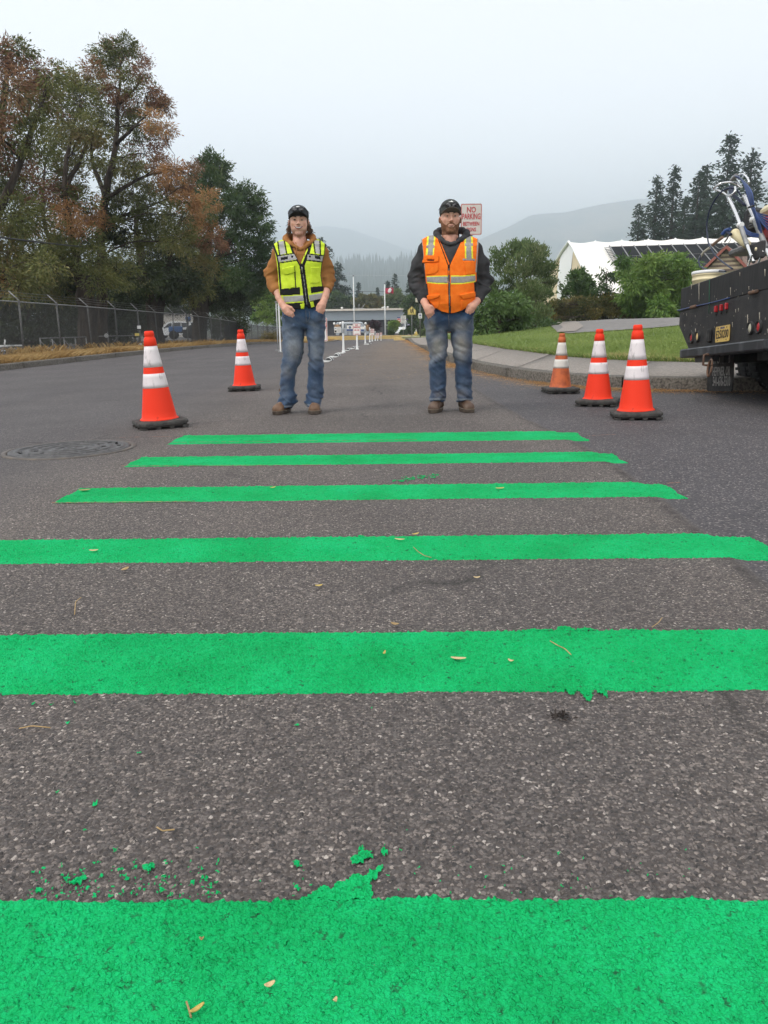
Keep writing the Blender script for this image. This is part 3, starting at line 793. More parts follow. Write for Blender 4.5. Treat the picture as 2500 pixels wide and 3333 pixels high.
L_MID = leaf_mat('mid_green_leaves', [(.040,.085,.022), (.070,.13,.034), (.11,.18,.05)])
L_HEDGE = leaf_mat('hedge_olive_leaves', [(.035,.055,.018), (.070,.088,.026), (.13,.115,.035), (.22,.17,.04), (.15,.085,.03)])
L_CON = leaf_mat('conifer_needles', [(.014,.030,.019), (.026,.050,.029), (.042,.074,.040)])
L_BLUE = leaf_mat('blue_spruce_needles', [(.035,.065,.055), (.06,.095,.08)])
L_PURPLE = leaf_mat('purple_plum_leaves', [(.035,.012,.022), (.07,.02,.035)])

def kites(P, D, L, Wd, rs, tri=False):
    """leaf-shaped faces rooted at P pointing along D"""
    n = len(P); D = D / (np.linalg.norm(D, axis=1)[:, None] + 1e-9)
    A = rs.normal(0, 1, (n, 3)); S = np.cross(D, A); S /= np.linalg.norm(S, axis=1)[:, None] + 1e-9
    L = np.asarray(L).reshape(-1, 1) * np.ones((n, 1)); Wd = np.asarray(Wd).reshape(-1, 1) * np.ones((n, 1))
    m = P + D * L * .5
    if tri:
        V = np.stack([P - S * Wd / 2, P + S * Wd / 2, P + D * L], 1).reshape(-1, 3); return V, np.arange(n * 3).reshape(-1, 3)
    V = np.stack([P, m + S * Wd / 2, P + D * L, m - S * Wd / 2], 1).reshape(-1, 3)
    return V, np.arange(n * 4).reshape(-1, 4)
def curve_pts(a, b, sag, n, rs, wob=.08):
    a, b = np.array(a), np.array(b); t = np.linspace(0, 1, n)[:, None]
    L = np.linalg.norm(b - a)
    c = a * (1 - t) + b * t + np.array([0, 0, 1]) * sag * L * 4 * t * (1 - t)
    c[1:-1] += rs.normal(0, wob * L / n * 1.5, (n - 2, 3))
    return c

def lobed_tree(label, cat, base, stems, lobes, leafsets, seed, leaf=(.17,.06), per=38, twigs=None, droop=.5, group=None, bark=None, name='tree', up=0.0, trunk_r=.3, spread=.42, gap=-.18, twig_show=True, dens=1.0):
    """stems: list of polylines (world) with radii; lobes: (center, radius, key). leafsets: key -> (material, part name)"""
    rs = np.random.RandomState(seed)
    e = empty(name, base, 0, label, cat, group)
    B = np.array(base)
    tb = MB(); spts = []
    for path, r0, r1 in stems:
        path = np.array(path); t = np.linspace(0, 1, len(path)); tt = np.linspace(0, 1, max(8, len(path) * 3))
        q = np.stack([np.interp(tt, t, path[:, i]) for i in range(3)], 1)
        for _ in range(2): q[1:-1] = (q[:-2] + 2 * q[1:-1] + q[2:]) / 4
        q[1:-1] += rs.normal(0, .03, (len(q) - 2, 3)) * np.clip(r0, .02, .6)*3
        rr = r0 + (r1 - r0) * tt; rr[0] *= 1.35
        tb.tube(q - B, rr, 9 if r0 > .1 else 6); spts.append((q, rr))
    allp = np.concatenate([s[0] for s in spts]); allr = np.concatenate([s[1] for s in spts])
    acc = {}
    for (c, r, key) in lobes:
        c = np.array(c, float); rv = np.array([r, r, r * .8]) if np.isscalar(r) else np.array(r, float)
        rm = float(rv.mean())
        low = allp[:, 2] < c[2] - .15 * rm
        cand = np.where(low)[0] if low.any() else np.arange(len(allp))
        i = cand[np.argmin(((allp[cand] - c) ** 2).sum(1) + (np.abs(allp[cand, 2] - c[2] + .8 * rm) ** 2) * .5)]
        br = curve_pts(allp[i], c, .06, 7, rs); r0 = min(allr[i] * .5, .022 + .03 * rm)
        tb.tube(br - B, np.linspace(r0, max(.012, r0 * .35), 7), 5, cap=False)
        nt = int((twigs if twigs else 34) * (rm ** 1.35 if not twigs else 1) * dens * 1.2) + 3
        d = rs.normal(0, 1, (nt, 3)); d /= np.linalg.norm(d, axis=1)[:, None]
        rad = rs.uniform(.12, 1.0, nt) ** .5 * np.clip(rs.normal(1, .14, nt), .6, 1.28)
        tips = c + d * rv * rad[:, None]
        keep = np.array([mnoise.noise(tuple(p / (rm * .62 + .25))) > gap for p in tips]); tips = tips[keep]; d = d[keep]
        for k_, tp in enumerate(tips):
            if twig_show and k_ % 2 == 0:
                a0 = br[rs.randint(3, 7)]
                tb.tube(curve_pts(a0, tp, .05, 4, rs) - B, np.array([.018, .012, .008, .005]) * (.6 + .35 * rm), 3, cap=False)
        if not len(tips): continue
        n = per; T = np.repeat(tips, n, 0); Dd = np.repeat(d, n, 0)
        off = rs.normal(0, spread * (.45 + .4 * rm) * .5, T.shape); off[:, 2] *= .7
        P = T + off
        D = off * .9 + Dd * .5 + rs.normal(0, .35, T.shape) * .6; D /= np.linalg.norm(D, axis=1)[:, None] + 1e-9
        D[:, 2] += up - droop * rs.uniform(.2, 1.3, len(D))
        acc.setdefault(key, []).append((P, D))
    tb.build('trunk', bark or M_BARK, e)
    for key, lst in acc.items():
        P = np.concatenate([a for a, _ in lst]); D = np.concatenate([b for _, b in lst])
        mt, pn, (ll, lw) = leafsets[key]
        V, Fs = kites(P - B, D, ll * rs.uniform(.55, 1.35, len(P)), lw * rs.uniform(.6, 1.3, len(P)), rs)
        # colour clumps: neighbours share a tone
        v = np.array([.5 + .55 * mnoise.noise(tuple(p * .55)) for p in P[::per]]).repeat(per)[:len(P)] + rs.normal(0, .17, len(P))
        mesh_np(pn, V, Fs, mt, e, attrs={'v': ('FACE', np.clip(v, 0, 1))})
    return e

def PL(px, py, d): return at(px, py, d)
def lobes_px(lst, d, rs, jit=1.6):
    out = []
    for it in lst:
        px, py, rp, key = it[:4]
        dd = d + rs.normal(0, jit) if len(it) < 5 else it[4]
        out.append((at(px, py, dd), rp * mpp(dd), key))
    return out
rs0 = np.random.RandomState(21)
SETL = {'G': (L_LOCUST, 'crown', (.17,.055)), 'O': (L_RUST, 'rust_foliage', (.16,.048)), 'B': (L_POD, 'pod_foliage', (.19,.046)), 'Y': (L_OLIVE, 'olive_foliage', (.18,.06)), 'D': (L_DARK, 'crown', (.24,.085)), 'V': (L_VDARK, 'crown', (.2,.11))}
def vz(x, y): return float(verge_z(x, y)) - .05

# A: leftmost, mostly out of the frame
d = 34; bx = at(-70, 1100, d)[0]
lobed_tree('tall locust tree hung with dark brown pods, cut by the left edge of the photo', 'tree', (bx, d, vz(bx, d)),
  [([(bx, d, vz(bx, d)), at(-60, 900, d), at(-40, 600, d), at(10, 350, d), at(30, 200, d)], .42, .06), ([at(-55, 800, d), at(40, 600, d - 1), at(120, 380, d), at(160, 260, d)], .2, .04)],
  lobes_px([(20,190,62,'B'),(60,165,45,'G'),(85,250,62,'B'),(15,290,80,'B'),(120,225,52,'B'),(165,245,45,'G'),(70,350,75,'G'),(20,420,80,'G'),(130,330,60,'Y'),(40,500,75,'B'),(110,470,60,'G'),(20,600,85,'G'),(90,600,70,'B'),(40,700,85,'G'),(110,720,70,'Y'),(20,800,80,'Y'),(90,830,75,'G'),(30,900,70,'O'),(-60,400,110,'B'),(-70,600,120,'G'),(-80,800,120,'Y'),(100,900,60,'Y'),(-50,200,90,'B'),(150,860,60,'G'),(60,930,60,'Y')], d, rs0), SETL, 31, dens=1.3, gap=-.2, group='locust trees behind the chain link fence')
# B1: broad double trunk
d = 39.5; bx = at(285, 1100, d)[0]
lobed_tree('broad locust with the thickest trunk and a rust orange patch low on its crown', 'tree', (bx, d, vz(bx, d)),
  [([(bx, d, vz(bx, d)), at(278, 960, d), at(262, 880, d)], .5, .36), ([at(265, 890, d), at(230, 760, d-.5), at(205, 600, d), at(230, 450, d), at(262, 330, d)],   .2, .035), ([at(262, 890, d), at(180, 830, d-1), at(130, 700, d-1), at(150, 520, d)], .15, .035), ([at(205, 620, d), at(262, 520, d+.6), at(300, 420, d)], .14, .04)],
  lobes_px([(225,265,48,'G'),(275,275,48,'G'),(300,235,40,'B'),(250,330,55,'G'),(200,330,55,'B'),(290,350,50,'G'),(190,400,60,'G'),(255,420,55,'G'),(300,440,45,'Y'),(170,480,65,'G'),(230,500,55,'G'),(150,560,62,'G'),(220,590,60,'Y'),(290,520,45,'G'),(180,640,70,'B'),(250,650,62,'G'),(285,690,50,'O'),(215,700,55,'O'),(320,725,44,'O'),(170,740,60,'O'),(250,745,52,'O'),(290,780,45,'G'),(200,800,70,'G'),(130,800,70,'Y'),(260,840,60,'G'),(180,880,75,'Y'),(320,850,60,'G'),(250,910,60,'V'),(130,930,60,'Y'),(330,920,60,'G'),(210,950,55,'Y')], d, rs0), SETL, 32, dens=1.3, gap=-.2, group='locust trees behind the chain link fence')
# B2: tall leader
d = 43; bx = at(332, 1100, d)[0]
lobed_tree('tallest locust, a slim dark leader through an open crown tipped with brown pods', 'tree', (bx, d, vz(bx, d)),
  [([(bx, d, vz(bx, d)), at(332, 900, d), at(328, 760, d), at(345, 620, d), at(372, 520, d), at(383, 400, d), at(385, 300, d), at(400, 190, d)], .30, .035),
   ([at(345, 640, d), at(310, 560, d+.8), at(290, 470, d), at(330, 380, d)], .14, .035), ([at(378, 470, d), at(430, 420, d-.8), at(480, 370, d)], .1, .03), ([at(385, 340, d), at(440, 290, d), at(475, 240, d)], .08, .03), ([at(340, 650, d), at(420, 600, d-1), at(500, 560, d), at(570, 560, d)], .11, .025), ([at(335, 720, d), at(440, 690, d+1), at(540, 650, d)], .11, .025)],
  lobes_px([(335,165,34,'G'),(375,158,38,'B'),(415,150,34,'G'),(445,190,38,'B'),(390,215,45,'G'),(340,215,38,'G'),(470,240,38,'B'),(430,260,45,'G'),(375,280,45,'B'),(335,290,40,'G'),(480,300,40,'B'),(510,330,32,'B'),(455,340,45,'G'),(400,350,45,'B'),(535,350,25,'B'),(345,370,42,'G'),(500,395,42,'O'),(540,425,32,'O'),(455,410,45,'G'),(400,440,48,'G'),(330,450,45,'Y'),(520,450,32,'B'),(470,500,50,'B'),(420,530,50,'G'),(360,540,50,'G'),(520,540,48,'B'),(565,560,42,'O'),(610,565,38,'B'),(590,610,42,'B'),(480,590,55,'G'),(430,620,55,'Y'),(540,625,50,'O'),(380,650,55,'G'),(610,660,45,'O'),(500,680,60,'G'),(570,700,52,'Y'),(440,720,60,'G'),(630,720,45,'O'),(370,740,55,'V'),(510,770,62,'G'),(590,780,58,'G'),(430,810,62,'G'),(380,880,60,'G'),(470,890,55,'V')], d, rs0), SETL, 33, dens=1.3, gap=-.2, group='locust trees behind the chain link fence')
# C: leaning stems
d = 51; bx = at(520, 1090, d)[0]
lobed_tree('locust with several leaning trunks behind the near orange cone on the left', 'tree', (bx, d, vz(bx, d)),
  [([(bx, d, vz(bx, d)), at(500, 1000, d), at(470, 900, d), at(440, 760, d), at(450, 640, d)], .36, .08), ([at(512, 1060, d), at(540, 900, d+1), at(570, 760, d), at(600, 690, d)], .28, .06), ([at(515, 1060, d), at(480, 960, d-1.2), at(430, 860, d)], .22, .06)],
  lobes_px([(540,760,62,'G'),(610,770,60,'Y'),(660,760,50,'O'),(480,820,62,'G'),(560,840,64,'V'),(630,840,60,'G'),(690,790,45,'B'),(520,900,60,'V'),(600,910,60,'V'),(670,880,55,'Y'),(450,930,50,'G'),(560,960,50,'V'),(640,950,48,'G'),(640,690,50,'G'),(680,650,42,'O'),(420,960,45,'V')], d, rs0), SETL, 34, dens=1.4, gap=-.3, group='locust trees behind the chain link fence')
# D: dense dark tree
d = 60; bx = at(648, 1085, d)[0]
lobed_tree('dense dark green tree with a stepped outline left of the lime-vested man', 'tree', (bx, d, vz(bx, d) - .3),
  [([(bx, d, vz(bx, d)-.3), at(655, 980, d), at(670, 850, d), at(690, 700, d), at(700, 560, d)], .6, .06), ([at(660, 900, d), at(740, 800, d), at(800, 700, d)], .25, .05), ([at(650, 1060, d), at(620, 980, d-1), at(600, 900, d)], .3, .1)],
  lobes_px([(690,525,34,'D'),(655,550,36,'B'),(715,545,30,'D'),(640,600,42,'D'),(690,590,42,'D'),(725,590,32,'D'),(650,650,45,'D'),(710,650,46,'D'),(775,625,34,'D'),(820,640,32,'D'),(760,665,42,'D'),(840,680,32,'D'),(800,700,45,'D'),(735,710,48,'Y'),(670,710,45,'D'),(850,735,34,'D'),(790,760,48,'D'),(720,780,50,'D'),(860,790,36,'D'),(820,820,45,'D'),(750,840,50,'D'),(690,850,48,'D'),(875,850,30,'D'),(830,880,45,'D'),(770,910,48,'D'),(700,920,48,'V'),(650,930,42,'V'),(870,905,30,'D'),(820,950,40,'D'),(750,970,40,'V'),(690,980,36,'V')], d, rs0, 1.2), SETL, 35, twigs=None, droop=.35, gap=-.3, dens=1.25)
# E: small lighter tree near the man
d = 84; bx = at(872, 1075, d)[0]
lobed_tree('small yellow-green tree low beside the tan sleeve of the left man', 'tree', (bx, d, -1.5), [([(bx, d, -1.5), at(868, 1030, d), at(872, 960, d)], .16, .04)],
  lobes_px([(850,1000,24,'G'),(885,965,26,'G'),(895,1010,26,'G'),(868,1035,24,'G'),(905,940,22,'G'),(840,1035,18,'G'),(900,1045,20,'G'),(862,965,20,'G')], d, rs0, 1), {'G': (L_BRIGHT, 'crown', (.25,.12))}, 36, per=30, gap=-.4)
# dark undergrowth behind the fence
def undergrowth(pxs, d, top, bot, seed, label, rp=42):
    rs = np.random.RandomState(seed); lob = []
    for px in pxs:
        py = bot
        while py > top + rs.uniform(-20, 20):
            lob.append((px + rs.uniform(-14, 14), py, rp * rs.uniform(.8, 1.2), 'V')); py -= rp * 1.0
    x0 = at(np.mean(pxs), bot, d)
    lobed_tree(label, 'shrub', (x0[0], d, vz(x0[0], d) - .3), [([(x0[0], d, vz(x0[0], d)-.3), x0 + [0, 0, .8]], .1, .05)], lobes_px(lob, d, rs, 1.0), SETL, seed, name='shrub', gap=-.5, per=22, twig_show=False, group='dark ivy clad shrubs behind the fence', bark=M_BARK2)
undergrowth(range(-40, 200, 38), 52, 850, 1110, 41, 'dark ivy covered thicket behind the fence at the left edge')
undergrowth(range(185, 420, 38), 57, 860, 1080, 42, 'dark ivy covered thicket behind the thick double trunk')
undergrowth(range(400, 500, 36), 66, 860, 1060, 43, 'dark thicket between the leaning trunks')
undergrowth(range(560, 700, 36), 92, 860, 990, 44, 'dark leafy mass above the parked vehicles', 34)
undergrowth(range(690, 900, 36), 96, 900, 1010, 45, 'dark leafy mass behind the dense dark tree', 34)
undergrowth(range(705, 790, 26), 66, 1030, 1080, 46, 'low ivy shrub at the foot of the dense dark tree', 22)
d = 66; bx = at(880, 1115, d)[0]
lobed_tree('clipped dry-leaved shrub at the end of the fence beside the left man', 'shrub', (bx, d, -1.2), [([(bx, d, -1.2), at(880, 1095, d)], .06, .03)],
  lobes_px([(866,1106,13,'Y'),(886,1108,14,'Y'),(902,1108,13,'Y'),(872,1092,12,'Y'),(892,1092,12,'Y')], d, rs0, .4), {'Y': (L_HEDGE, 'crown', (.12,.05))}, 47, name='shrub', per=40, gap=-.8)

# right-hand shrubs
def shrub(label, d, foot, lob, mt, leaf, seed, up=0., droop=.2, per=30, gap=-.3, dens=1.6, name='shrub', cat='shrub', group=None, spread=.42, h0=None, jit=1.0, bark=None):
    b = at(foot[0], foot[1], d); z = float(right_z(b[0], d)) - .1
    st = [([(b[0], d, z), at(foot[0] + 4, (foot[1] + min(l[1] for l in lob)) / 2, d), at(np.mean([l[0] for l in lob]), min(l[1] for l in lob), d)], .10, .03)]
    return lobed_tree(label, cat, (b[0], d, z), st, lobes_px([l + ('G',) if len(l) == 3 else l for l in lob], d, np.random.RandomState(seed), jit), {'G': (mt, 'crown', leaf)}, seed, up=up, droop=droop, per=per, gap=gap, dens=dens, name=name, group=group, spread=spread, bark=bark or M_BARK2)
shrub('tall grey-green shrub with upright twigs to the right of the man in orange', 39, (1700,1075), [(1632,840,34),(1668,822,36),(1702,806,36),(1745,815,36),(1754,838,31),(1776,880,31),(1640,890,40),(1690,870,44),(1740,880,44),(1761,930,37),(1620,945,40),(1665,940,46),(1720,945,46),(1746,980,39),(1625,1000,38),(1680,1010,44),(1740,1020,42),(1776,960,23),(1700,1050,38),(1760,1055,32),(1640,1050,34),(1788,920,17)], L_SHRUB, (.15,.06), 51, up=1.5, droop=.1, dens=2.0, gap=-.22, spread=.36)
shrub('low fresh-green bush beside the dark sleeve of the man in orange', 33, (1620,1085), [(1570,1005,34),(1610,985,34),(1655,985,34),(1690,990,30),(1560,1045,34),(1605,1035,38),(1655,1035,38),(1695,1040,32),(1580,1070,28),(1640,1070,30)], L_MID, (.2,.075), 52, droop=.5, dens=1.8)
shrub('low dark ivy mound at the foot of the tall shrub', 35.5, (1690,1088), [(1640,1078,22),(1680,1075,24),(1720,1072,24),(1760,1068,24),(1795,1060,22),(1610,1085,18)], L_DARK, (.11,.07), 53, dens=2.4, gap=-.7, jit=.4)
shrub('small tree with upright leafy shoots in front of the cream tent gable', 52, (1880,1040), [(1872,905,16),(1895,900,14),(1862,935,20),(1888,940,24),(1912,930,18),(1850,965,22),(1880,975,28),(1915,970,24),(1930,995,20),(1860,1005,28),(1900,1010,28),(1835,1000,18),(1925,950,14),(1884,882,9)], L_MID, (.22,.10), 54, up=.4, dens=1.5, gap=-.15, name='tree', cat='tree')
shrub('thin sparse young tree against the white tent roof', 50, (1968,1040), [(1958,890,14),(1980,885,12),(1950,920,16),(1972,925,18),(1990,905,12),(1962,955,20),(1985,960,16),(1955,990,18),(1980,1000,20),(2000,985,14)], L_DARK, (.2,.08), 55, dens=1.1, gap=-.05, name='tree', cat='tree')
shrub('bright green fern-leaved bush in front of the solar panels', 47, (2130,1045), [(2028,850,12),(2045,890,24),(2080,880,28),(2112,858,26),(2150,850,24),(2190,850,22),(2225,872,22),(2255,868,16),(2060,925,32),(2105,910,34),(2150,900,34),(2195,900,32),(2235,905,26),(2045,965,26),(2085,960,34),(2130,955,36),(2180,955,34),(2225,950,28),(2100,1000,32),(2150,1005,32),(2200,1000,30),(2060,1000,26),(2270,890,16)], L_BRIGHT, (.30,.075), 56, droop=.75, dens=1.9, gap=-.28, spread=.5)
hl = []
_r = np.random.RandomState(3)
for px in range(1730, 2300, 20):
    b_ = np.interp(px, [1730, 1850, 2300], [1062, 1035, 1020])
    for k in range(3): hl.append((px + _r.uniform(-6, 6), b_ - 6 - 21 * k + _r.uniform(-5, 5), 17 * _r.uniform(.8, 1.2)))
shrub('long rough hedge of olive and rust leaves along the top of the driveway', 49, (1990,1040), hl, L_HEDGE, (.13,.055), 57, up=.5, droop=.1, dens=2.3, gap=-.55, name='hedge', cat='hedge', jit=.5)
shrub('dark leafy bush behind the hedge at its right end', 54, (2230,1020), [(2200,975,26),(2240,960,28),(2280,965,26),(2170,985,22),(2260,995,24)], L_DARK, (.16,.08), 58, dens=1.8)

# conifers
def conifer(label, px, top, hw, d, zb, mt, seed, group=None, sparse=1.0, shape=1.0, lean=0.0):
    rs = np.random.RandomState(seed); p = at(px, top, d); hgt = p[2] - zb; Rr = hw * mpp(d)
    e = empty('conifer_tree', (p[0], d, zb), 0, label, 'conifer', group)
    tb = MB(); tb.tube([(0,0,0), (lean*.5,0,hgt*.5), (lean,0,hgt*.97)], [.018*hgt+.08, .011*hgt+.04, .02], 7)
    Ps, Ds, Ls = [], [], []
    z = .06 * hgt
    while z < hgt * .985:
        f = z / hgt; L0 = Rr * ((1 - f) ** (.82 * shape)) * (1.0 + .0 * f) + .012*hgt
        for q in range(rs.randint(4, 7)):
            if rs.rand() > .93 * sparse: continue
            a = rs.uniform(0, 2*np.pi); L = L0 * rs.uniform(.5, 1.2)
            n = max(3, int(L / (.026 * hgt) * 2.0))
            t = np.linspace(.12, 1, n); rise = .10 * L * np.sin(t * 2.2) - .28 * L * t ** 1.5
            bx_ = np.stack([np.cos(a) * L * t + lean * f, np.sin(a) * L * t, z + rise], 1)
            if hw > 40 and q < 3 and f < .7: tb.tube(bx_[[0, n//2, n-1]], [.03+.004*hgt, .02, .008], 3, cap=False)
            for rep in range(6):
                side = rs.normal(0, .55, (n, 3)); 
                D = np.stack([np.cos(a)*np.ones(n), np.sin(a)*np.ones(n), -.25*np.ones(n)], 1) + side * .8
                Ps.append(bx_ + rs.normal(0, .010 * hgt, (n, 3))); Ds.append(D); Ls.append(np.full(n, .033 * hgt) * rs.uniform(.6, 1.3, n) * (1.15 - .5 * f))
        z += hgt * (.020 + .008 * rs.rand()) * (1.0 + .2 * (1 - f))
    # leader
    n = 20; Ps.append(np.stack([rs.normal(0, .06, n) + lean, rs.normal(0, .06, n), hgt * rs.uniform(.93, .985, n)], 1)); Ds.append(np.stack([rs.normal(0, .5, n), rs.normal(0, .5, n), np.ones(n)], 1)); Ls.append(np.full(n, .024*hgt))
    P = np.concatenate(Ps); D = np.concatenate(Ds); L = np.concatenate(Ls)
    V, Fs = kites(P, D, L, L * .42, rs)
    tb.build('trunk', M_BARK2, e)
    v = np.clip(.5 + .6 * np.array([mnoise.noise(tuple(q * .6)) for q in P]) + rs.normal(0, .2, len(P)), 0, 1)
    mesh_np('crown', V, Fs, mt, e, attrs={'v': ('FACE', v)})
    return e
cg = 'tall conifers behind the white tent'
for i, (px, top, hw, lab, sh) in enumerate([(2082,663,48,'short leftmost conifer of the row behind the tent',1.0), (2141,566,62,'broad conifer second from the left behind the tent',1.0), (2198,533,48,'slim conifer with a thin bent tip behind the tent',1.15),
     (2232,637,34,'smallest thin conifer in the gap of the row behind the tent',1.1), (2278,556,58,'conifer with a lower twin top, just left of the loop of blue hose',.9), (2304,533,62,'conifer at the loop of blue hose, taller of a close pair',1.0), (2378,437,84,'tallest conifer, behind the chrome machine handles',.95), (2452,478,84,'conifer at the right edge behind the bundle of blue hoses',.9)]):
    conifer(lab, px, top, hw*1.28, 128 + 5 * (i % 3), 1.0, L_CON, 60 + i, cg, shape=sh, sparse=1.0)
cg = 'conifers beyond the school building'
for i, (px, top, hw, lab, mt) in enumerate([(1046,768,98,'large dark conifer rising behind the left man and the building',L_CON), (1098,850,70,'dark conifer on the right flank of the large one',L_CON), (1167,917,24,'blue-grey spruce just right of the bare flagpole',L_BLUE), (1229,935,16,'small pointed conifer left of the crimson flag',L_CON),
     (1262,913,18,'narrow conifer directly behind the crimson flag',L_CON), (1284,890,34,'tall pointed conifer just right of the crimson flag',L_CON), (1334,907,38,'dark conifer beside the sleeve of the man in orange',L_CON), (1372,935,40,'dark conifer hidden behind the arm of the man in orange',L_CON), (1208,955,20,'low conifer between the two flagpoles',L_CON)]):
    conifer(lab, px, top, hw, 176 + 6 * (i % 4), -1.6, mt, 80 + i, cg, shape=.85 if i < 2 else 1.0)
for i, (lab, lob, mt) in enumerate([('reddish green broadleaf tree behind the roof between the flagpoles', [(1165,985,18),(1190,972,20),(1215,980,20),(1240,985,18),(1175,1000,18),(1205,1000,18),(1232,1002,16)], L_OLIVE),
   ('pale olive broadleaf tree right of the crimson flag', [(1268,975,20),(1290,962,20),(1308,980,20),(1275,998,18),(1300,998,18),(1262,1000,14)], L_SHRUB),
   ('dark leafy tree above the roof at the left of the building', [(1068,985,22),(1100,975,24),(1130,985,22),(1085,1002,18),(1120,1002,18),(1145,998,14)], L_DARK),
   ('dark green tree behind the yellow school sign', [(1330,990,20),(1352,975,20),(1375,985,22),(1340,1015,20),(1365,1020,22),(1385,1040,20),(1352,1048,20),(1375,1065,18)], L_DARK)]):
    dd = 165 if i < 3 else 128
    b = at(lob[0][0] + 25, 1060, dd)
    lobed_tree(lab, 'tree', (b[0], dd, -1.6), [([(b[0], dd, -1.6), at(lob[0][0] + 25, 990, dd)], .3, .1)], lobes_px([l + ('G',) for l in lob], dd, rs0, 1.5), {'G': (mt, 'crown', (.5,.28))}, 95 + i, per=26, gap=-.5, dens=.8, twig_show=False)
# ================================================================== fence, buildings, signs
M_GALV = mat('galvanised_steel', (.22,.22,.22), .5, col2=(.32,.32,.32), metal=.5, scale=12)
M_GALVD = mat('weathered_steel', (.10,.10,.098), .6, col2=(.17,.165,.16), metal=.4, scale=14)
M_WIRE = mat('fence_wire', (.085,.085,.085), .55, metal=.4)
M_WHITE = mat('white_paint', (.78,.78,.76), .5, var=.04)
M_WHITEP = mat('white_plastic', (.80,.80,.79), .4, var=.03, scale=3)
M_SIGNW = mat('sign_white', (.80,.78,.74), .4, var=.03)
M_SIGNOLD = mat('sign_white_aged', (.62,.58,.52), .45, var=.06)
M_RED = mat('sign_red', (.50,.035,.045), .45, var=.06)
M_BLACK = mat('black_print', (.012,.012,.013), .5)
M_RUB = mat('black_rubber', (.022,.022,.023), .75, col2=(.045,.044,.043), scale=18, spec=.3)
M_TARP = mat('dark_privacy_screen', (.018,.019,.018), .8)
M_YEL = mat('sign_yellow', (.72,.58,.16), .45, var=.05)
M_YELK = mat('yellow_kerb_paint', (.62,.42,.13), .7, col2=(.48,.36,.16), scale=4)
M_GLASS = mat('dark_glass', (.02,.025,.03), .12, spec=.8)
M_POST = mat('white_post_grey', (.42,.43,.43), .5)

def fence():
    X0 = -12.3
    e = empty('chain_link_fence', (X0, 22, vz(X0, 22)), 0, 'long grey chain link fence with barbed wire arms along the dry grass verge', 'fence')
    B = np.array([X0, 22, vz(X0, 22)])
    ys = np.arange(23.75, 92, 3.05)
    post = MB().tube([(0,0,-.1),(0,0,1.86)], .033, 8).lathe([(.04,1.86),(.04,1.88),(.02,1.91),(.0,1.915)], 8)
    post.box((0,0,1.80),(.075,.05,.03))
    arm = MB(); arm.tube([(0,0,1.88),(-.30,0,2.18)], .02, 6)
    for k in range(3): arm.box((-.08-.1*k, 0, 1.97+.1*k), (.03,.03,.02))
    po = post.build('post', M_GALVD, e); po.location = (0,0,0); ao = arm.build('barb_arm', M_GALV, po)
    first = True; tops = []
    for y in ys:
        z = vz(X0, y); tops.append((X0, y, z + 1.84))
        if first: p = po; first = False
        else:
            p = po.copy(); COL.objects.link(p); p.parent = e
            a = ao.copy(); COL.objects.link(a); a.parent = p
        p.location = (0, y - B[1], z - B[2]); p.rotation_euler = (R(RNG.uniform(-1,1)), R(RNG.uniform(-1.5,1.5)), 0)
    tops = np.array([(X0, 19, vz(X0,19)+1.84)] + tops)
    MB().tube(tops - B, .021, 6).build('top_rail', M_GALV, e)
    # the netting: every wire of the diamonds
    V, Fs = [], []
    y = 20.0; s = .062; w = .0032
    yy_ = np.arange(20, 91, s)
    for sg in (1, -1):
        for y in yy_:
            y2 = y + sg * 1.75
            if y2 < 19.5 or y2 > 91.5: continue
            a = np.array([X0 + .036, y, vz(X0, y) + .03]) - B; b_ = np.array([X0 + .036 + .006*sg, y2, vz(X0, y2) + 1.83]) - B
            o = len(V); k = w * (1 if y < 60 else 1)
            for q in (a, b_): V += [q + [k, 0, 0], q + [-k/2, k*.9, 0], q + [-k/2, -k*.9, 0]]
            Fs += [(o, o+1, o+4, o+3), (o+1, o+2, o+5, o+4), (o+2, o, o+3, o+5)]
    tag(mesh_np('wire_netting', np.array(V), np.array(Fs), M_WIRE, e), kind='stuff')
    for k in range(3):
        off = np.array([-.08 - .1*k, 0, .14 + .1*k]); P = tops + off
        t = np.linspace(0, len(P)-1, (len(P)-1)*4+1); Q = np.stack([np.interp(t, np.arange(len(P)), P[:, i]) for i in range(3)], 1)
        Q[:, 2] -= .025 * np.abs(np.sin(t * np.pi))
        MB().tube(Q - B, .006, 4).build('barbed_wire', M_GALVD, e)
    # dark screen cloth on the far bays
    for (ya, yb, z1) in ((58.5, 61.3, 1.5), (61.5, 65, 1.7)):
        mb = MB(); n = 6
        for i in range(n):
            a, b_ = ya + (yb-ya)*i/n, ya + (yb-ya)*(i+1)/n
            mb.add([np.array(q) - B for q in ((X0-.02, a, vz(X0,a)+.15), (X0-.02, b_, vz(X0,b_)+.15), (X0-.02+.02*(i%2), b_, vz(X0,b_)+z1), (X0-.02+.02*((i+1)%2), a, vz(X0,a)+z1))], [(0,1,2,3)])
        mb.build('screen_cloth', M_TARP, e)
fence()

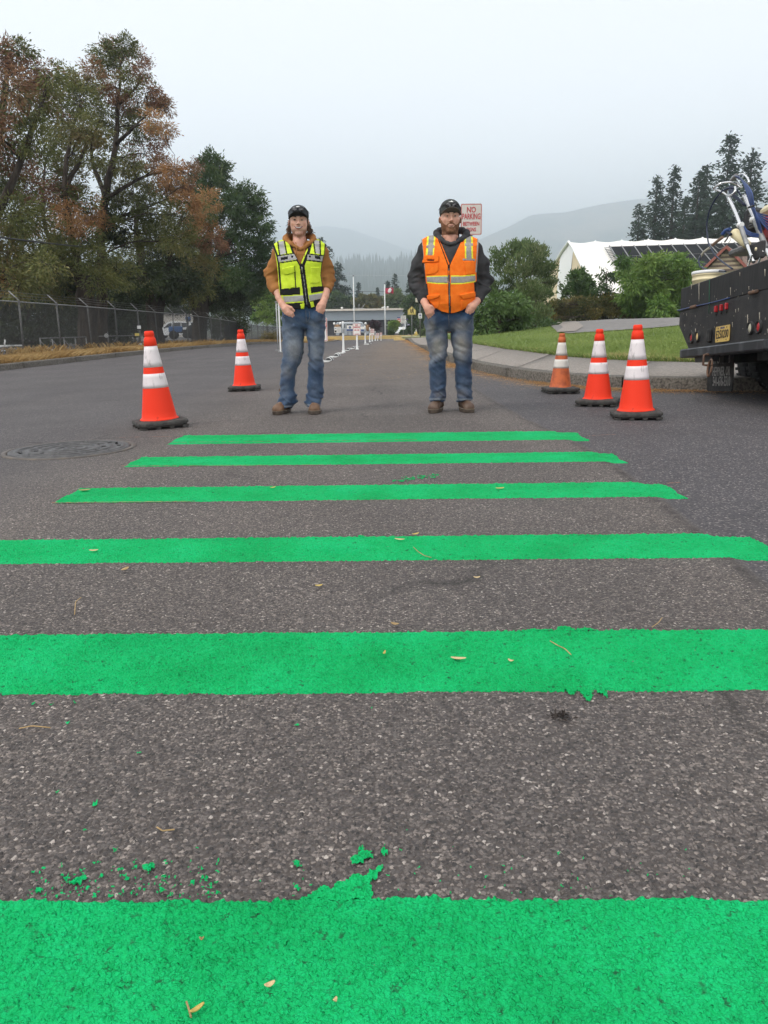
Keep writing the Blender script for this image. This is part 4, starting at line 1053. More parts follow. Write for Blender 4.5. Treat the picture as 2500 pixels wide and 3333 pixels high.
# pipe-rail fence inside the yard
def yard_rail():
    d = 36; 
    a = at(130, 1100, d); b_ = at(280, 1100, d + 3)
    z0 = vz(a[0], d) - .1
    e = empty('pipe_rail_fence', (a[0], d, z0), 0, 'low galvanised pipe rail with diagonal braces in the yard behind the fence', 'fence')
    n = 5; top = at(130, 1101, d)[2] - z0
    P = [np.array([(b_[0]-a[0])*t, (b_[1]-a[1])*t, 0]) for t in np.linspace(0, 1, n)]
    MB().tube([p + [0,0,top] for p in P], .03, 6).build('rail', M_GALV, e)
    for i, p in enumerate(P):
        MB().tube([p, p + [0,0,top]], .028, 6).build('post', M_GALV, e)
        if i in (0, 1, 2): MB().tube([p + [0,0,top-.1], p + (P[1]-P[0])*.85 + [0,0,.1]], .022, 6).build('brace', M_GALV, e)
    a = at(340, 1094, 41); z0 = vz(a[0], 41) - .1; top = a[2] - z0
    e = empty('pipe_rail_fence', (a[0], 41, z0), 0, 'short pipe rail with a round white sign between the tree trunks', 'fence')
    MB().tube([(-.3,0,top),(2.2,1,top)], .03, 6).build('rail', M_GALV, e)
    for x in (.15, 2.0): MB().tube([(x,x*.4,0),(x,x*.4,top+.2)], .03, 6).build('post', M_GALV, e)
    MB().tube([(.1,0,.15),(.55,.2,top-.1)], .022, 6).build('brace', M_GALV, e)
    MB().lathe([(0,0),(.11,0),(.11,.02),(0,.02)], 14, (.12,-.05,top+.02), M=rotm('X', R(90))).build('disc_sign', M_WHITE, e)
yard_rail()
for px, py, lab in ((460,1142,'grey meter post with white and yellow tags at the foot of the fence'),):
    a = at(px, py, 38.0); z = vz(a[0], 38)
    e = empty('meter_post', (a[0], 38, z), 0, lab, 'post')
    MB().tube([(0,0,0),(0,0,1.15)], .035, 6).build('post', M_GALVD, e)
    MB().box((0,-.05,1.05),(.16,.03,.14)).build('tag_plate', M_WHITE, e); MB().box((-.12,-.05,.72),(.2,.03,.12)).build('tag_plate', M_YEL, e); MB().box((-.02,-.05,.22),(.14,.03,.2)).build('tag_plate', M_WHITE, e)

# overhead cable and its pole on the left
a = at(490, 1120, 54); z0 = vz(a[0], 54) - .3
e = empty('utility_pole', (a[0], 54, z0), 0, 'thin dark utility pole with a short crossarm in front of the leaning locust', 'pole')
htop = at(490, 778, 54)[2] - z0
MB().tube([(0,0,0),(0,0,htop)], [.13,.1], 8).build('pole', M_BARK2, e)
MB().box((-.25,0,htop-.15),(.95,.1,.1)).build('crossarm', M_GALVD, e)
p1 = at(490, 797, 54); p2 = at(325, 810, 42); p3 = at(180, 795, 33); p4 = at(-60, 765, 27)
tt = np.linspace(0, 1, 30); Q = np.stack([np.interp(tt, [0,.33,.62,1], [p[i] for p in (p1,p2,p3,p4)]) for i in range(3)], 1)
for _ in range(30): Q[1:-1] = (Q[:-2] + 2*Q[1:-1] + Q[2:]) / 4
tag(MB().tube(Q, .035, 6).build('overhead_cable', M_BLACK), 'sagging black overhead cable crossing in front of the locust trees', 'cable')

# ---- school building
M_FASC = mat('blue_grey_metal_fascia', (.36,.41,.45), .5, var=.05, scale=1)
M_ROOFE = mat('cream_roof_edge', (.62,.56,.48), .7, var=.08)
M_BWALL = mat('dark_grey_wall', (.105,.105,.112), .8, var=.12, scale=.5)
M_BDARK = mat('recessed_dark_wall', (.05,.052,.06), .8)
M_DOOR = mat('brown_grey_door', (.075,.07,.075), .6)
def building():
    d = 140.; xa = at(905, 1010, d)[0]; xb = at(1316, 1010, d)[0]; zg = -1.35
    zr = at(1200, 1010, d)[2]; zf0 = at(1200, 1042, d)[2]
    e = empty('school_building', ((xa+xb)/2, d, zg), 0, 'long low school building with a blue-grey ribbed fascia and cream roof edge', 'building')
    B = np.array([(xa+xb)/2, d, zg]); Wd = xb - xa
    hr, hf = zr - zg, zf0 - zg
    MB().box((0, 9.0, hf/2), (Wd-.6, 14, hf)).build('wall', M_BWALL, e)
    MB().box((0, 8.2, (hr+hf)/2), (Wd, 16, hr-hf-.02)).build('fascia_core', M_FASC, e)
    MB().box((0, 7.9, hr+.12), (Wd+.3, 17.0, .32)).build('roof_edge', M_ROOFE, e)
    n = 62; pm = MB().bbox((0,0,(hr+hf)/2),(Wd/n-.035,.05,hr-hf),.012).build('fascia_panel', M_FASC, e); pm.location = (-Wd/2 + Wd/n/2, .17, 0)
    for i in range(1, n):
        p = pm.copy(); COL.objects.link(p); p.parent = e; p.location = (-Wd/2 + Wd/n*(i+.5), .17, 0)
    def win(px, py, w, h, nm, m):
        x = at(px, py, d + 1.9)[0] - B[0]; z = at(px, py, d + 1.9)[2] - zg
        f = MB().box((x, 1.95, z), (w, .14, h)).build(nm, M_WHITE if nm == 'window' else m, e)
        MB().box((x, 1.86, z), (w-.24, .06, h-.24)).build('pane', M_GLASS, f)
    for px, w, h in ((1264,.95,1.35),(1228,1.0,2.0),(1205,.9,2.1),(1183,1.2,2.1)): win(px, 1046 if px == 1264 else 1056, w, h, 'window' if px == 1264 else 'door', M_DOOR)
    for px in (1085, 1110, 1135, 1160, 1192, 1216, 1248, 1290, 1305):
        x = at(px, 1050, d+.5)[0] - B[0]; MB().box((x, .55, hf/2), (.22,.22,hf)).build('porch_post', M_BDARK, e)
    for px, s in ((1113,.5),(1245,.4),(1252,.5),(1262,.5)):
        x = at(px, 1004, d+4)[0] - B[0]; MB().lathe([(.35*s,0),(.35*s,.5*s),(.55*s,.55*s),(.2*s,.85*s),(0,.9*s)], 10, (x, 4, hr+.26)).build('roof_vent', M_WHITE, e)
    x = at(1328, 1000, d+3)[0] - B[0] - .6
    MB().lathe([(.2,0),(.2,.9),(.34,.95),(.34,1.15),(.1,1.3),(0,1.3)], 10, (x, 3, hr+.2)).build('chimney_pipe', M_GALV, e)
    x = at(1166, 1006, d+4)[0] - B[0]; mb = MB().box((x,4,hr+.35),(2.0,1.2,.25))
    for q in (-.4,.1,.6): mb.tube([(x+q,4,hr+.4),(x+q*1.9,4,hr+1.1)], .06, 5)
    mb.build('roof_unit', M_GALV, e)
    x = at(1322, 1040, d)[0] - B[0]
    M_PUR = mat('purple_sign', (.16,.03,.42), .5)
    s_ = MB().box((x+.3, .2, hf-.35), (1.9,.15,1.0)).build('purple_panel', M_PUR, e)
    MB().box((x+.45, .2, hf-1.75), (.6,.1,.75)).build('notice_board', M_WHITE, e)
    MB().box((x-.2, .1, hf-.28), (.8,.03,.2)).build('panel_mark', M_WHITE, s_)
building()
def flagpole(px, top, d, lab, flag=False):
    p = at(px, top, d); zg = -1.3; h = p[2] - zg
    e = empty('flagpole', (p[0], d, zg), 0, lab, 'flagpole')
    MB().tube([(0,0,0),(0,0,h)], [.12,.06], 10).build('pole', M_WHITE, e)
    MB().lathe([(0,0),(.1,.03),(.12,.1),(.08,.19),(0,.2)], 10, (0,0,h)).build('finial', M_GALV, e)
    return p, h, zg
flagpole(1150, 900, 128, 'bare white flagpole left of the one with the flag')
p, h, zg = flagpole(1252, 925, 128, 'white flagpole flying a crimson flag')
M_CRIM = mat('crimson_cloth', (.42,.018,.055), .75, var=.12, scale=1.5)
u = np.linspace(0, 1, 24); v = np.linspace(0, 1, 12); U, Vv = np.meshgrid(u, v)
ft = at(1252, 937, 128); W_ = 26*mpp(128); H_ = 17*mpp(128)
FX = p[0] + .1 + U*W_*.97; FY = 128 + .16*np.sin(U*9)*U; FZ = ft[2] - Vv*H_ - .16*U*W_*.35 - .12*np.sin(U*6+.5)*U + .25*(1-Vv)*U*0
fo = mesh_np('flag', np.stack([FX,FY,FZ],-1).reshape(-1,3), grid_faces(12,24), M_CRIM, smooth=True)
sm = fo.modifiers.new('thick','SOLIDIFY'); sm.thickness = .012
tag(fo, 'crimson flag with a white emblem flying from the right flagpole', 'flag')
def flag_pt(uu, vv): 
    return np.array([p[0]+.1+uu*W_*.97, 128+.16*math.sin(uu*9)*uu-.03, ft[2]-vv*H_-.16*uu*W_*.35-.12*math.sin(uu*6+.5)*uu])
mb = MB()
for arc in ([(.40,.42),(.36,.62),(.46,.76),(.60,.74),(.66,.62)], [(.52,.24),(.50,.42),(.54,.62),(.60,.80)], [(.42,.36),(.52,.22),(.64,.22),(.70,.34),(.66,.48),(.56,.50)], [(.62,.36),(.72,.40),(.74,.52)]):
    mb.tube([flag_pt(*q) for q in arc], .10, 6)
mb.build('emblem', M_WHITE, fo)
# yellow kerb and grass strip before the school
xa, xb = at(930,1098,106)[0], at(1352,1098,106)[0]
e = empty('kerb', kind='structure'); n = 16
for i in range(n):
    x0, x1 = xa+(xb-xa)*i/n+.01, xa+(xb-xa)*(i+1)/n-.01
    MB().bbox(((x0+x1)/2, 106.2, -.95), (x1-x0,.35,.62), .02).build('kerb_stone', M_YELK, e)
pts = [(1290,1106),(1302,1111),(1314,1116)]
mb = MB(); mb.bbox((at(1296,1108,92)[0], 92, -.86), (1.6,.3,.36), .03, rz=R(-62)); mb.bbox((at(1308,1113,80)[0], 80.5, -.79), (2.2,.3,.3), .03, rz=R(-70)); mb.build('kerb_stone', M_YELK, e)
tag(MB().box((xa+(xb-xa)/2, 111.5, -.92), (xb-xa+30, 10, .5)).build('planting_strip', mat('mulch_brown', (.16,.095,.06), .95, col2=(.10,.09,.05), scale=.6)), kind='structure')
tag(MB().box((xa+(xb-xa)/2, 129, -1.2), (xb-xa+60, 24, .22)).build('car_park', mat('car_park_asphalt', (.12,.115,.115), .9, var=.15, scale=.3)), kind='structure')
tag(MB().box((at(1360,1100,101)[0]+2, 100, -.93), (8, 11, .5)).build('grass_strip', mat('dry_lawn', (.20,.22,.09), .9, col2=(.30,.26,.13), scale=.8)), kind='structure')
M_LINE = mat('white_road_paint', (.52,.51,.49), .7, var=.1)
mb = MB()
for px in (1262, 1302, 1345): 
    q = at(px, 1076, 124); mb.box((q[0], 124, -1.046), (.15, 10, .006), rz=R(28))
tag(mb.build('parking_lines', M_LINE), 'faint white parking bay lines in front of the school', 'road marking', kind='stuff')
tag(MB().box((at(1180,1103,78)[0], 82, float(gz(0,82))+.02), (16,.14,.008)).build('stop_line', M_LINE), 'pale painted line across the far end of the street', 'road marking')
# shrubs and small trees by the school
def small_plant(lab, px, py, foot, rp, d, mt, seed, trunk=True, name='tree', cat='tree', zg=-.72):
    b_ = at(px, foot, d); rs = np.random.RandomState(seed)
    lob = [(px + rs.uniform(-.5,.5)*rp, py + rs.uniform(-.45,.45)*rp, rp*.55, 'G') for _ in range(7)]
    return lobed_tree(lab, cat, (b_[0], d, b_[2]), [([b_, at(px, py + rp*.3, d)], .12 if trunk else .05, .05)], lobes_px(lob, d, rs, .25*rp*mpp(d)), {'G': (mt, 'crown', (.28,.16))}, seed, name=name, per=30, gap=-.6, dens=1.6, twig_show=False)
small_plant('small round bright green tree on a thin trunk before the school', 1282, 1060, 1086, 15, 112, L_BRIGHT, 201)
small_plant('dark purple-leaved round shrub before the school', 1217, 1058, 1084, 14, 112, L_PURPLE, 202, False, 'shrub', 'shrub')
small_plant('low dark shrub under the stop sign', 1312, 1083, 1088, 8, 111, L_DARK, 203, False, 'shrub', 'shrub')
small_plant('small dark conical shrub left of the yellow school sign', 1336, 1074, 1086, 8, 112, L_DARK, 204, False, 'shrub', 'shrub')
small_plant('tiny dark shrub left of the round green tree', 1272, 1083, 1087, 5, 111, L_DARK, 205, False, 'shrub', 'shrub')
small_plant('tan green shrub beside the dark post and the sleeve', 1384, 1085, 1100, 14, 100, L_SHRUB, 206, False, 'shrub', 'shrub')
# brown rounded figures with two white lamps each
M_STRAW = mat('brown_straw', (.33,.20,.09), .9, col2=(.20,.11,.05), scale=3)
for px, lab in ((1099,'brown rounded thatched shape with two white lamps, left of the parked van'), (1201,'brown rounded thatched shape with two white lamps, half behind the purple shrub')):
    q = at(px, 1078, 113); r_ = 11*mpp(113)
    e = empty('thatched_shape', q, 0, lab, 'ornament')
    MB().lathe([(r_*.55,0),(r_*.85,r_*.5),(r_*.95,r_*1.1),(r_*.8,r_*1.6),(r_*.4,r_*1.85),(0,r_*1.9)], 14, (0,0,0)).build('body', M_STRAW, e)
    for s in (-1,1):
        MB().lathe([(0,0),(.13,.05),(.17,.2),(.13,.34),(0,.4)], 10, (s*r_*.9,-.1,r_*1.7)).build('lamp', M_WHITEP, e)
        MB().tube([(s*r_*.6,0,r_*1.2),(s*r_*.9,-.1,r_*1.72)], .04, 5).build('lamp_arm', M_BDARK, e)
# notice signs on the ground before the school
def board_sign(px, y0, y1, hw, d, lab, draw):
    a = at(px, y1, d); k = mpp(d); h = (y1-y0)*k; w = 2*hw*k; zg = -.70
    e = empty('board_sign', (a[0], d, zg), 0, lab, 'sign')
    MB().bbox((0,0,a[2]-zg+h/2),(w,.07,h),.01).build('board', M_SIGNW, e)
    for s in (-1,1): MB().box((s*w*.33,.06,(a[2]-zg)/2+.1),(.09,.06,a[2]-zg+.2)).build('leg', M_GALVD, e)
    draw(e, w, h, a[2]-zg+h/2)
M_NAVY = mat('navy_print', (.03,.07,.24), .5); M_TEAL = mat('grey_blue_print', (.28,.36,.45), .5); M_LINEG = mat('grey_print', (.42,.44,.46), .6)
def draw1(e, w, h, z):
    MB().box((-w*.3,-.045,z+h*.25),(w*.26,.02,h*.2)).build('printed_panel', M_TEAL, e); MB().box((-w*.3,-.045,z-h*.25),(w*.28,.02,h*.3)).build('printed_panel', M_BLACK, e)
    for k in range(5): MB().box((w*.18,-.045,z+h*(.36-.16*k)),(w*.5,.02,h*.05)).build('printed_line', M_LINEG, e)
def draw2(e, w, h, z):
    MB().box((0,-.045,z-h*.27),(w,.02,h*.34)).build('printed_panel', M_NAVY, e)
    MB().lathe([(0,0),(h*.2,0),(h*.2,.02),(0,.02)], 16, (0,-.045,z+h*.18), M=rotm('X', R(90))).build('round_emblem', M_NAVY, e)
    MB().lathe([(0,0),(h*.1,0),(h*.1,.02),(0,.02)], 12, (0,-.07,z+h*.18), M=rotm('X', R(90))).build('round_emblem', M_TEAL, e)
    MB().box((0,-.07,z-h*.25),(w*.6,.02,h*.06)).build('printed_line', M_TEAL, e)
def draw3(e, w, h, z):
    MB().box((0,-.045,z-h*.25),(w,.02,h*.5)).build('printed_panel', M_TEAL, e); MB().box((0,-.07,z-h*.2),(w*.5,.02,h*.3)).build('printed_panel', M_NAVY, e)
board_sign(1099, 1065, 1083, 10.5, 109, 'white notice board with two small pictures and lines of print', draw1)
board_sign(1139, 1060, 1079, 9.5, 108.5, 'white sign with a navy lower band and a round emblem', draw2)
board_sign(1180, 1064, 1080, 8, 109.5, 'pale sign with a blue-grey lower half behind the delineators', draw3)

# ---- vehicles
M_CARW = mat('white_car_paint', (.74,.75,.76), .3, var=.02, coat=.6); M_CARG = mat('grey_car_paint', (.30,.33,.36), .35, var=.03, coat=.6)
M_TYRE = mat('tyre_rubber', (.018,.018,.019), .8, var=.3, scale=30); M_RIM = mat('wheel_alloy', (.35,.35,.36), .4, metal=.6)
M_LAMPR = mat('red_lens', (.38,.02,.025), .25, spec=.6); M_LAMPW = mat('clear_lens', (.7,.7,.68), .2, spec=.7)
def car(lab, loc, rz, paint, cat, profile, width=1.85, wheels=(.85, 3.65), wr=.36, glass=None, front_glass=None, group=None, extra=None):
    """profile: side outline (x forward along +x, z up); tapered greenhouse"""
    e = empty('parked_vehicle', loc, rz, lab, cat, group)
    P = np.array(profile, float); n = len(P); zmax = P[:,1].max()
    def yw(z): return width/2 * (1 - .16*max(0, (z-.95)/(zmax-.95+1e-6)) - .04*max(0,(.45-z)))
    V = [(x, -yw(z), z) for x, z in P] + [(x, yw(z), z) for x, z in P]
    mb = MB().add(V, [list(range(n))[::-1], list(range(n,2*n))] + [(i, (i+1)%n, (i+1)%n+n, i+n) for i in range(n)])
    mb.build('body', paint, e, bevel=.05)
    for poly in glass or []:
        for s in (-1, 1):
            q = [(x, s*(yw(z)+.006), z) for x, z in poly]
            q2 = [(x, s*(yw(z)-.02), z) for x, z in poly]; k = len(q)
            MB().add(q+q2, [list(range(k)), list(range(k,2*k))] + [(i,(i+1)%k,(i+1)%k+k,i+k) for i in range(k)]).build('side_window', M_GLASS, e)
    for (xa, za, xb, zb) in front_glass or []:
        nrm = np.array([-(zb-za), 0, xb-xa]); nrm = nrm/np.linalg.norm(nrm)
        if nrm[0]*(xa-P[:,0].mean()) < 0: nrm = -nrm
        q = [np.array((xa,-yw(za)*.86,za)), np.array((xa,yw(za)*.86,za)), np.array((xb,yw(zb)*.86,zb)), np.array((xb,-yw(zb)*.86,zb))]
        MB().add([v+nrm*.012 for v in q]+[v-nrm*.02 for v in q], [(0,1,2,3),(4,5,6,7),(0,1,5,4),(1,2,6,5),(2,3,7,6),(3,0,4,7)]).build('windscreen', M_GLASS, e)
    for x in wheels:
        for s in (-1, 1):
            Mx = rotm('X', R(90))
            w = MB().lathe([(wr*.62,-.11),(wr*.95,-.11),(wr,-.07),(wr,.07),(wr*.95,.11),(wr*.62,.11)], 20, (x, s*(width/2-.1), wr), M=Mx).build('wheel', M_TYRE, e)
            MB().lathe([(0,-.09),(wr*.3,-.10),(wr*.6,-.07),(wr*.62,.07),(wr*.3,.10),(0,.09)], 14, (x, s*(width/2-.1), wr), M=Mx).build('rim', M_RIM, w)
    zb = np.interp(.0, [0,1],[.75,.75])
    for s in (-1,1):
        MB().bbox((P[:,0].min()+.0, s*width*.4, .92),(.06,.16,.22),.015).build('tail_light', M_LAMPR, e)
        MB().bbox((P[:,0].max()-.02, s*width*.36, .75),(.08,.3,.16),.02).build('headlight', M_LAMPW, e)
        MB().bbox((P[:,0].mean()+.95, s*(width/2+.07), 1.1),(.09,.16,.13),.03).build('mirror', M_RUB, e)
    return e
SUV = [(.0,.45),(.0,1.0),(.12,1.15),(.32,1.62),(.55,1.72),(2.3,1.74),(2.75,1.66),(3.5,1.12),(4.35,1.0),(4.55,.8),(4.6,.45),(4.1,.32),(.3,.32)]
SUVG = [[(.55,1.15),(.62,1.58),(1.25,1.62),(1.25,1.12)],[(1.33,1.12),(1.33,1.62),(2.2,1.62),(2.25,1.12)],[(2.33,1.12),(2.3,1.6),(2.62,1.56),(3.15,1.12)]]
def vg(px, py, d): 
    q = at(px, py, d); return q
q = at(699, 1099, 88); car('white sport utility vehicle parked beyond the fence and trunks', (q[0]-2.0, 88, q[2]), R(178), M_CARW, 'car', SUV, glass=SUVG, front_glass=[(.13,1.17,.31,1.6),(3.45,1.15,2.8,1.63)])
tag(MB().box((-33, 88, q[2]-.2), (38, 26, .36)).build('yard', mat('yard_asphalt', (.16,.155,.15), .9, var=.12, scale=.4)), kind='structure')
VAN = [(.0,.45),(.0,1.3),(.12,2.1),(.3,2.25),(3.4,2.25),(3.75,2.1),(4.35,1.35),(5.0,1.1),(5.1,.5),(4.8,.35),(.3,.35)]
q = at(1148, 1084, 122); car('grey van parked before the school behind the round emblem sign', (q[0]-2.3, 122, -1.05), R(-14), M_CARG, 'van', VAN, 1.95, (.95,4.1), .36, [[(.5,1.4),(.5,1.95),(1.6,1.95),(1.6,1.4)],[(1.75,1.4),(1.75,1.95),(2.9,1.95),(2.9,1.4)],[(3.0,1.4),(3.0,1.95),(3.6,1.95),(4.1,1.4)]], [(.02,1.4,.1,2.0),(4.32,1.4,3.8,2.05)])
q = at(1306, 1076, 128); car('white van nose-on beside the school, left of the pair under the white sign', (q[0]+.2, 130, -1.05), R(-96), M_CARW, 'van', VAN, 1.95, (.95,4.1), .36, [[(3.0,1.4),(3.0,1.95),(3.6,1.95),(4.1,1.4)]], [(4.32,1.4,3.8,2.05)])
q = at(1326, 1076, 128); car('white pick-up with a wide windscreen, right of the pair under the white sign', (q[0]+.3, 131, -1.05), R(-88), M_CARW, 'car', SUV, 1.95, (.9,3.7), .38, SUVG, [(3.45,1.15,2.8,1.63),(.13,1.17,.31,1.6)])
# white pick-up with ladder rack at far left
q = at(15, 1180, 31)
PUP = [(.0,.5),(.0,1.05),(1.7,1.05),(1.8,1.1),(2.0,1.72),(2.2,1.78),(3.3,1.78),(3.85,1.2),(5.0,1.1),(5.1,.6),(4.8,.4),(.3,.4)]
zc = at(20, 1142, 31)[2] - 1.78
e = car('white pick-up with a ladder rack behind the fence at the left edge', (q[0]-3.6, 31, zc), R(6), M_CARW, 'pick-up', PUP, 1.9, (1.0,4.1), .38, [[(2.12,1.2),(2.2,1.66),(2.9,1.66),(2.9,1.2)],[(2.98,1.2),(2.98,1.66),(3.2,1.66),(3.6,1.2)]], [(1.83,1.2,1.98,1.66),(3.8,1.25,3.34,1.74)])
mb = MB()
for s in (-1,1):
    mb.tube([(.1,s*.8,1.05),(.15,s*.78,1.95),(3.9,s*.78,1.95)], .035, 6); mb.tube([(3.6,s*.82,1.3),(3.45,s*.78,1.95)], .035, 6); mb.tube([(1.6,s*.8,1.05),(1.6,s*.78,1.95)], .035, 6)
for x in (.2,1.6,3.0,3.6): mb.tube([(x,-.8,1.95),(x,.8,1.95)], .03, 6)
for s in (-1,1):
    mb.tube([(2.4,s*.78,1.95),(2.6,s*.78,2.12),(2.9,s*.78,1.95)], .03, 6)
mb.tube([(3.8,-.8,1.95),(3.85,-.8,2.2)], .03, 6)
mb.build('ladder_rack', M_WHITE, e)
for px, py, s, lab in ((104,1150,.34,'small white tied sack at the foot of the second fence post'), (160,1148,.42,'low white sack lying in the dry grass behind the fence')):
    q = at(px, py, 29.0); z = vz(q[0], 29.0)
    rs = np.random.RandomState(int(px)); mb = MB(); n = 12; pr = [(0,0),(s*.5,.02),(s*.58,s*.28),(s*.4,s*.55),(s*.12,s*.68),(s*.16,s*.8),(0,s*.78)]
    tag(mb.lathe(pr, n, (0,0,0)).build('sack', M_WHITEP), lab, 'sack').location = (q[0], 29.0, max(z, q[2]-.25)+.02)
# blue tractor
M_BLUE = mat('tractor_blue', (.05,.13,.32), .45)
q = at(605, 1104, 80); e = empty('tractor', (q[0], 80, q[2]), R(8), 'small blue tractor parked beyond the fence between the trunks', 'tractor')
MB().bbox((-.9,0,.95),(1.3,.6,.55),.06).build('bonnet', M_BLUE, e); MB().bbox((.15,0,.75),(1.6,.5,.35),.04).build('chassis', M_RUB, e)
MB().bbox((.75,0,1.25),(.45,.5,.12),.04).bbox((.95,0,1.5),(.12,.5,.45),.04).build('seat', M_BLUE, e)
MB().tube([(.3,-.45,.9),(.35,-.45,2.1),(.35,.45,2.1),(.3,.45,.9)], .04, 6).build('roll_bar', M_RUB, e)
MB().bbox((.35,0,1.95),(.5,.4,.35),.05).build('canopy', M_BLUE, e)
for x, r_, y in ((-1.1,.42,.5),(-1.1,.42,-.5),(.75,.68,.6),(.75,.68,-.6)):
    w = MB().lathe([(r_*.5,-.14),(r_*.95,-.14),(r_,-.06),(r_,.06),(r_*.95,.14),(r_*.5,.14)], 18, (x,y,r_), M=rotm('X',R(90))).build('wheel', M_TYRE, e)
    MB().lathe([(0,-.1),(r_*.5,-.08),(r_*.52,.08),(0,.1)], 12, (x,y,r_), M=rotm('X',R(90))).build('rim', M_YEL, w)
# pale shed glimpsed between the trunks
q = at(565, 1072, 118); e = empty('shed', (q[0], 118, q[2]-1.5), 0, 'pale shed with a dark roof glimpsed between the tree trunks', 'shed')
MB().box((0,0,1.8),(7,5,3.6)).build('wall', M_SIGNOLD, e); MB().prism([(-3.9,3.6),(3.9,3.6),(3.9,3.75),(0,4.9),(-3.9,3.75)], 5.6, c=(0,-2.8,0)).build('roof', M_BDARK, e)
f = MB().box((-1.5,-2.55,1.9),(1.2,.1,1.1)).build('window', M_WHITE, e); MB().box((-1.5,-2.61,1.9),(1.0,.04,.9)).build('pane', M_GLASS, f)
# pair of white posts behind the left man's elbow
q = at(909, 1130, 24); z0 = float(gz(q[0], 24))
for i, (px, lab) in enumerate(((905,'tall white pipe post left of the left man, thinner of the close pair'), (913,'tall white square post touching the left man\'s thigh, thicker of the close pair'))):
    a = at(px, 1130, 26 - 2*i); zz = float(gz(a[0], 26-2*i)); h = at(px, 985 - 8*i, 26-2*i)[2] - zz
    e = empty('white_post', (a[0], 26-2*i, zz), 0, lab, 'post')
    MB().tube([(0,0,0),(0,0,h)], .018, 10).build('pole', M_POST, e) if not i else MB().bbox((0,0,h/2),(.04,.035,h),.006).build('pole', M_WHITE, e)
    MB().bbox((0,0,.02),(.16,.16,.04),.01).build('base_plate', M_GALV, e)
    MB().lathe([(.045,0),(.045,.03),(0,.05)], 10, (0,0,h)).build('cap', M_GALV, e)
# power lines in the distance
for i, (pa, pb, d, r_) in enumerate((((-300,893),(2900,900),230,.026), ((900,948),(1700,950),170,.03), ((900,984),(1500,988),160,.03))):
    a, b_ = at(*pa, d), at(*pb, d); t = np.linspace(0,1,40)[:,None]; Q = a*(1-t)+b_*t; 
    tag(MB().tube(Q, r_, 4).build('power_line', mat('pale_wire', (.75,.75,.75), .5) if i == 0 else M_BLACK), ['pale power line strung across the valley','dark wire across the trees beyond the school','lowest dark wire just above the school roof'][i], 'wire')
# ---- road signs
def rounded_plate(e, name, w, h, r, z, m, t=.004, y=0.0):
    return MB().prism(rrect(w, h, r), t, c=(0, y, z)).build(name, m, e)
def no_parking_big():
    d = 13.0; c = at(1534, 714, d); zg = float(right_z(c[0], d)) - .02 if False else .15
    e = empty('parking_sign', (c[0], d, zg), R(3), 'NO PARKING BETWEEN SIGNS board on a steel post behind the man in orange', 'sign')
    zc = c[2] - zg; w, h = 66*mpp(d), 92*mpp(d)
    MB().bbox((0,.035,(zc-.1)/2+.05),(.05,.045,zc+.3),.006).build('post', M_GALVD, e)
    for k in range(9): pass
    pl = rounded_plate(e, 'sign_plate', w, h, .022, zc, M_SIGNOLD)
    o = rrect(w*.955, h*.965, .018); i_ = rrect(w*.905, h*.93, .012)
    n = len(o); V = [(x,-.0025,z+zc) for x,z in o]+[(x,-.0025,z+zc) for x,z in i_]
    MB().add(V, [(k,(k+1)%n,(k+1)%n+n,k+n) for k in range(n)]).build('border', M_RED, pl)
    for s, dz, sz, sx in (('NO',.295,.062,1.05),('PARKING',.085,.062,.78),('BETWEEN',-.145,.041,.98),('SIGNS',-.33,.041,.95)):
        text_obj('lettering', s, sz*1.9, pl, (0.0,-.0035,zc+dz*h), M_RED, sx=sx*.74, bold=.0016)
    for z in (zc+.37*h, zc-.36*h): MB().lathe([(0,0),(.008,0),(.006,.005),(0,.006)], 8, (0,-.002,z), M=rotm('X',R(90))).build('bolt', M_GALV, e)
no_parking_big()

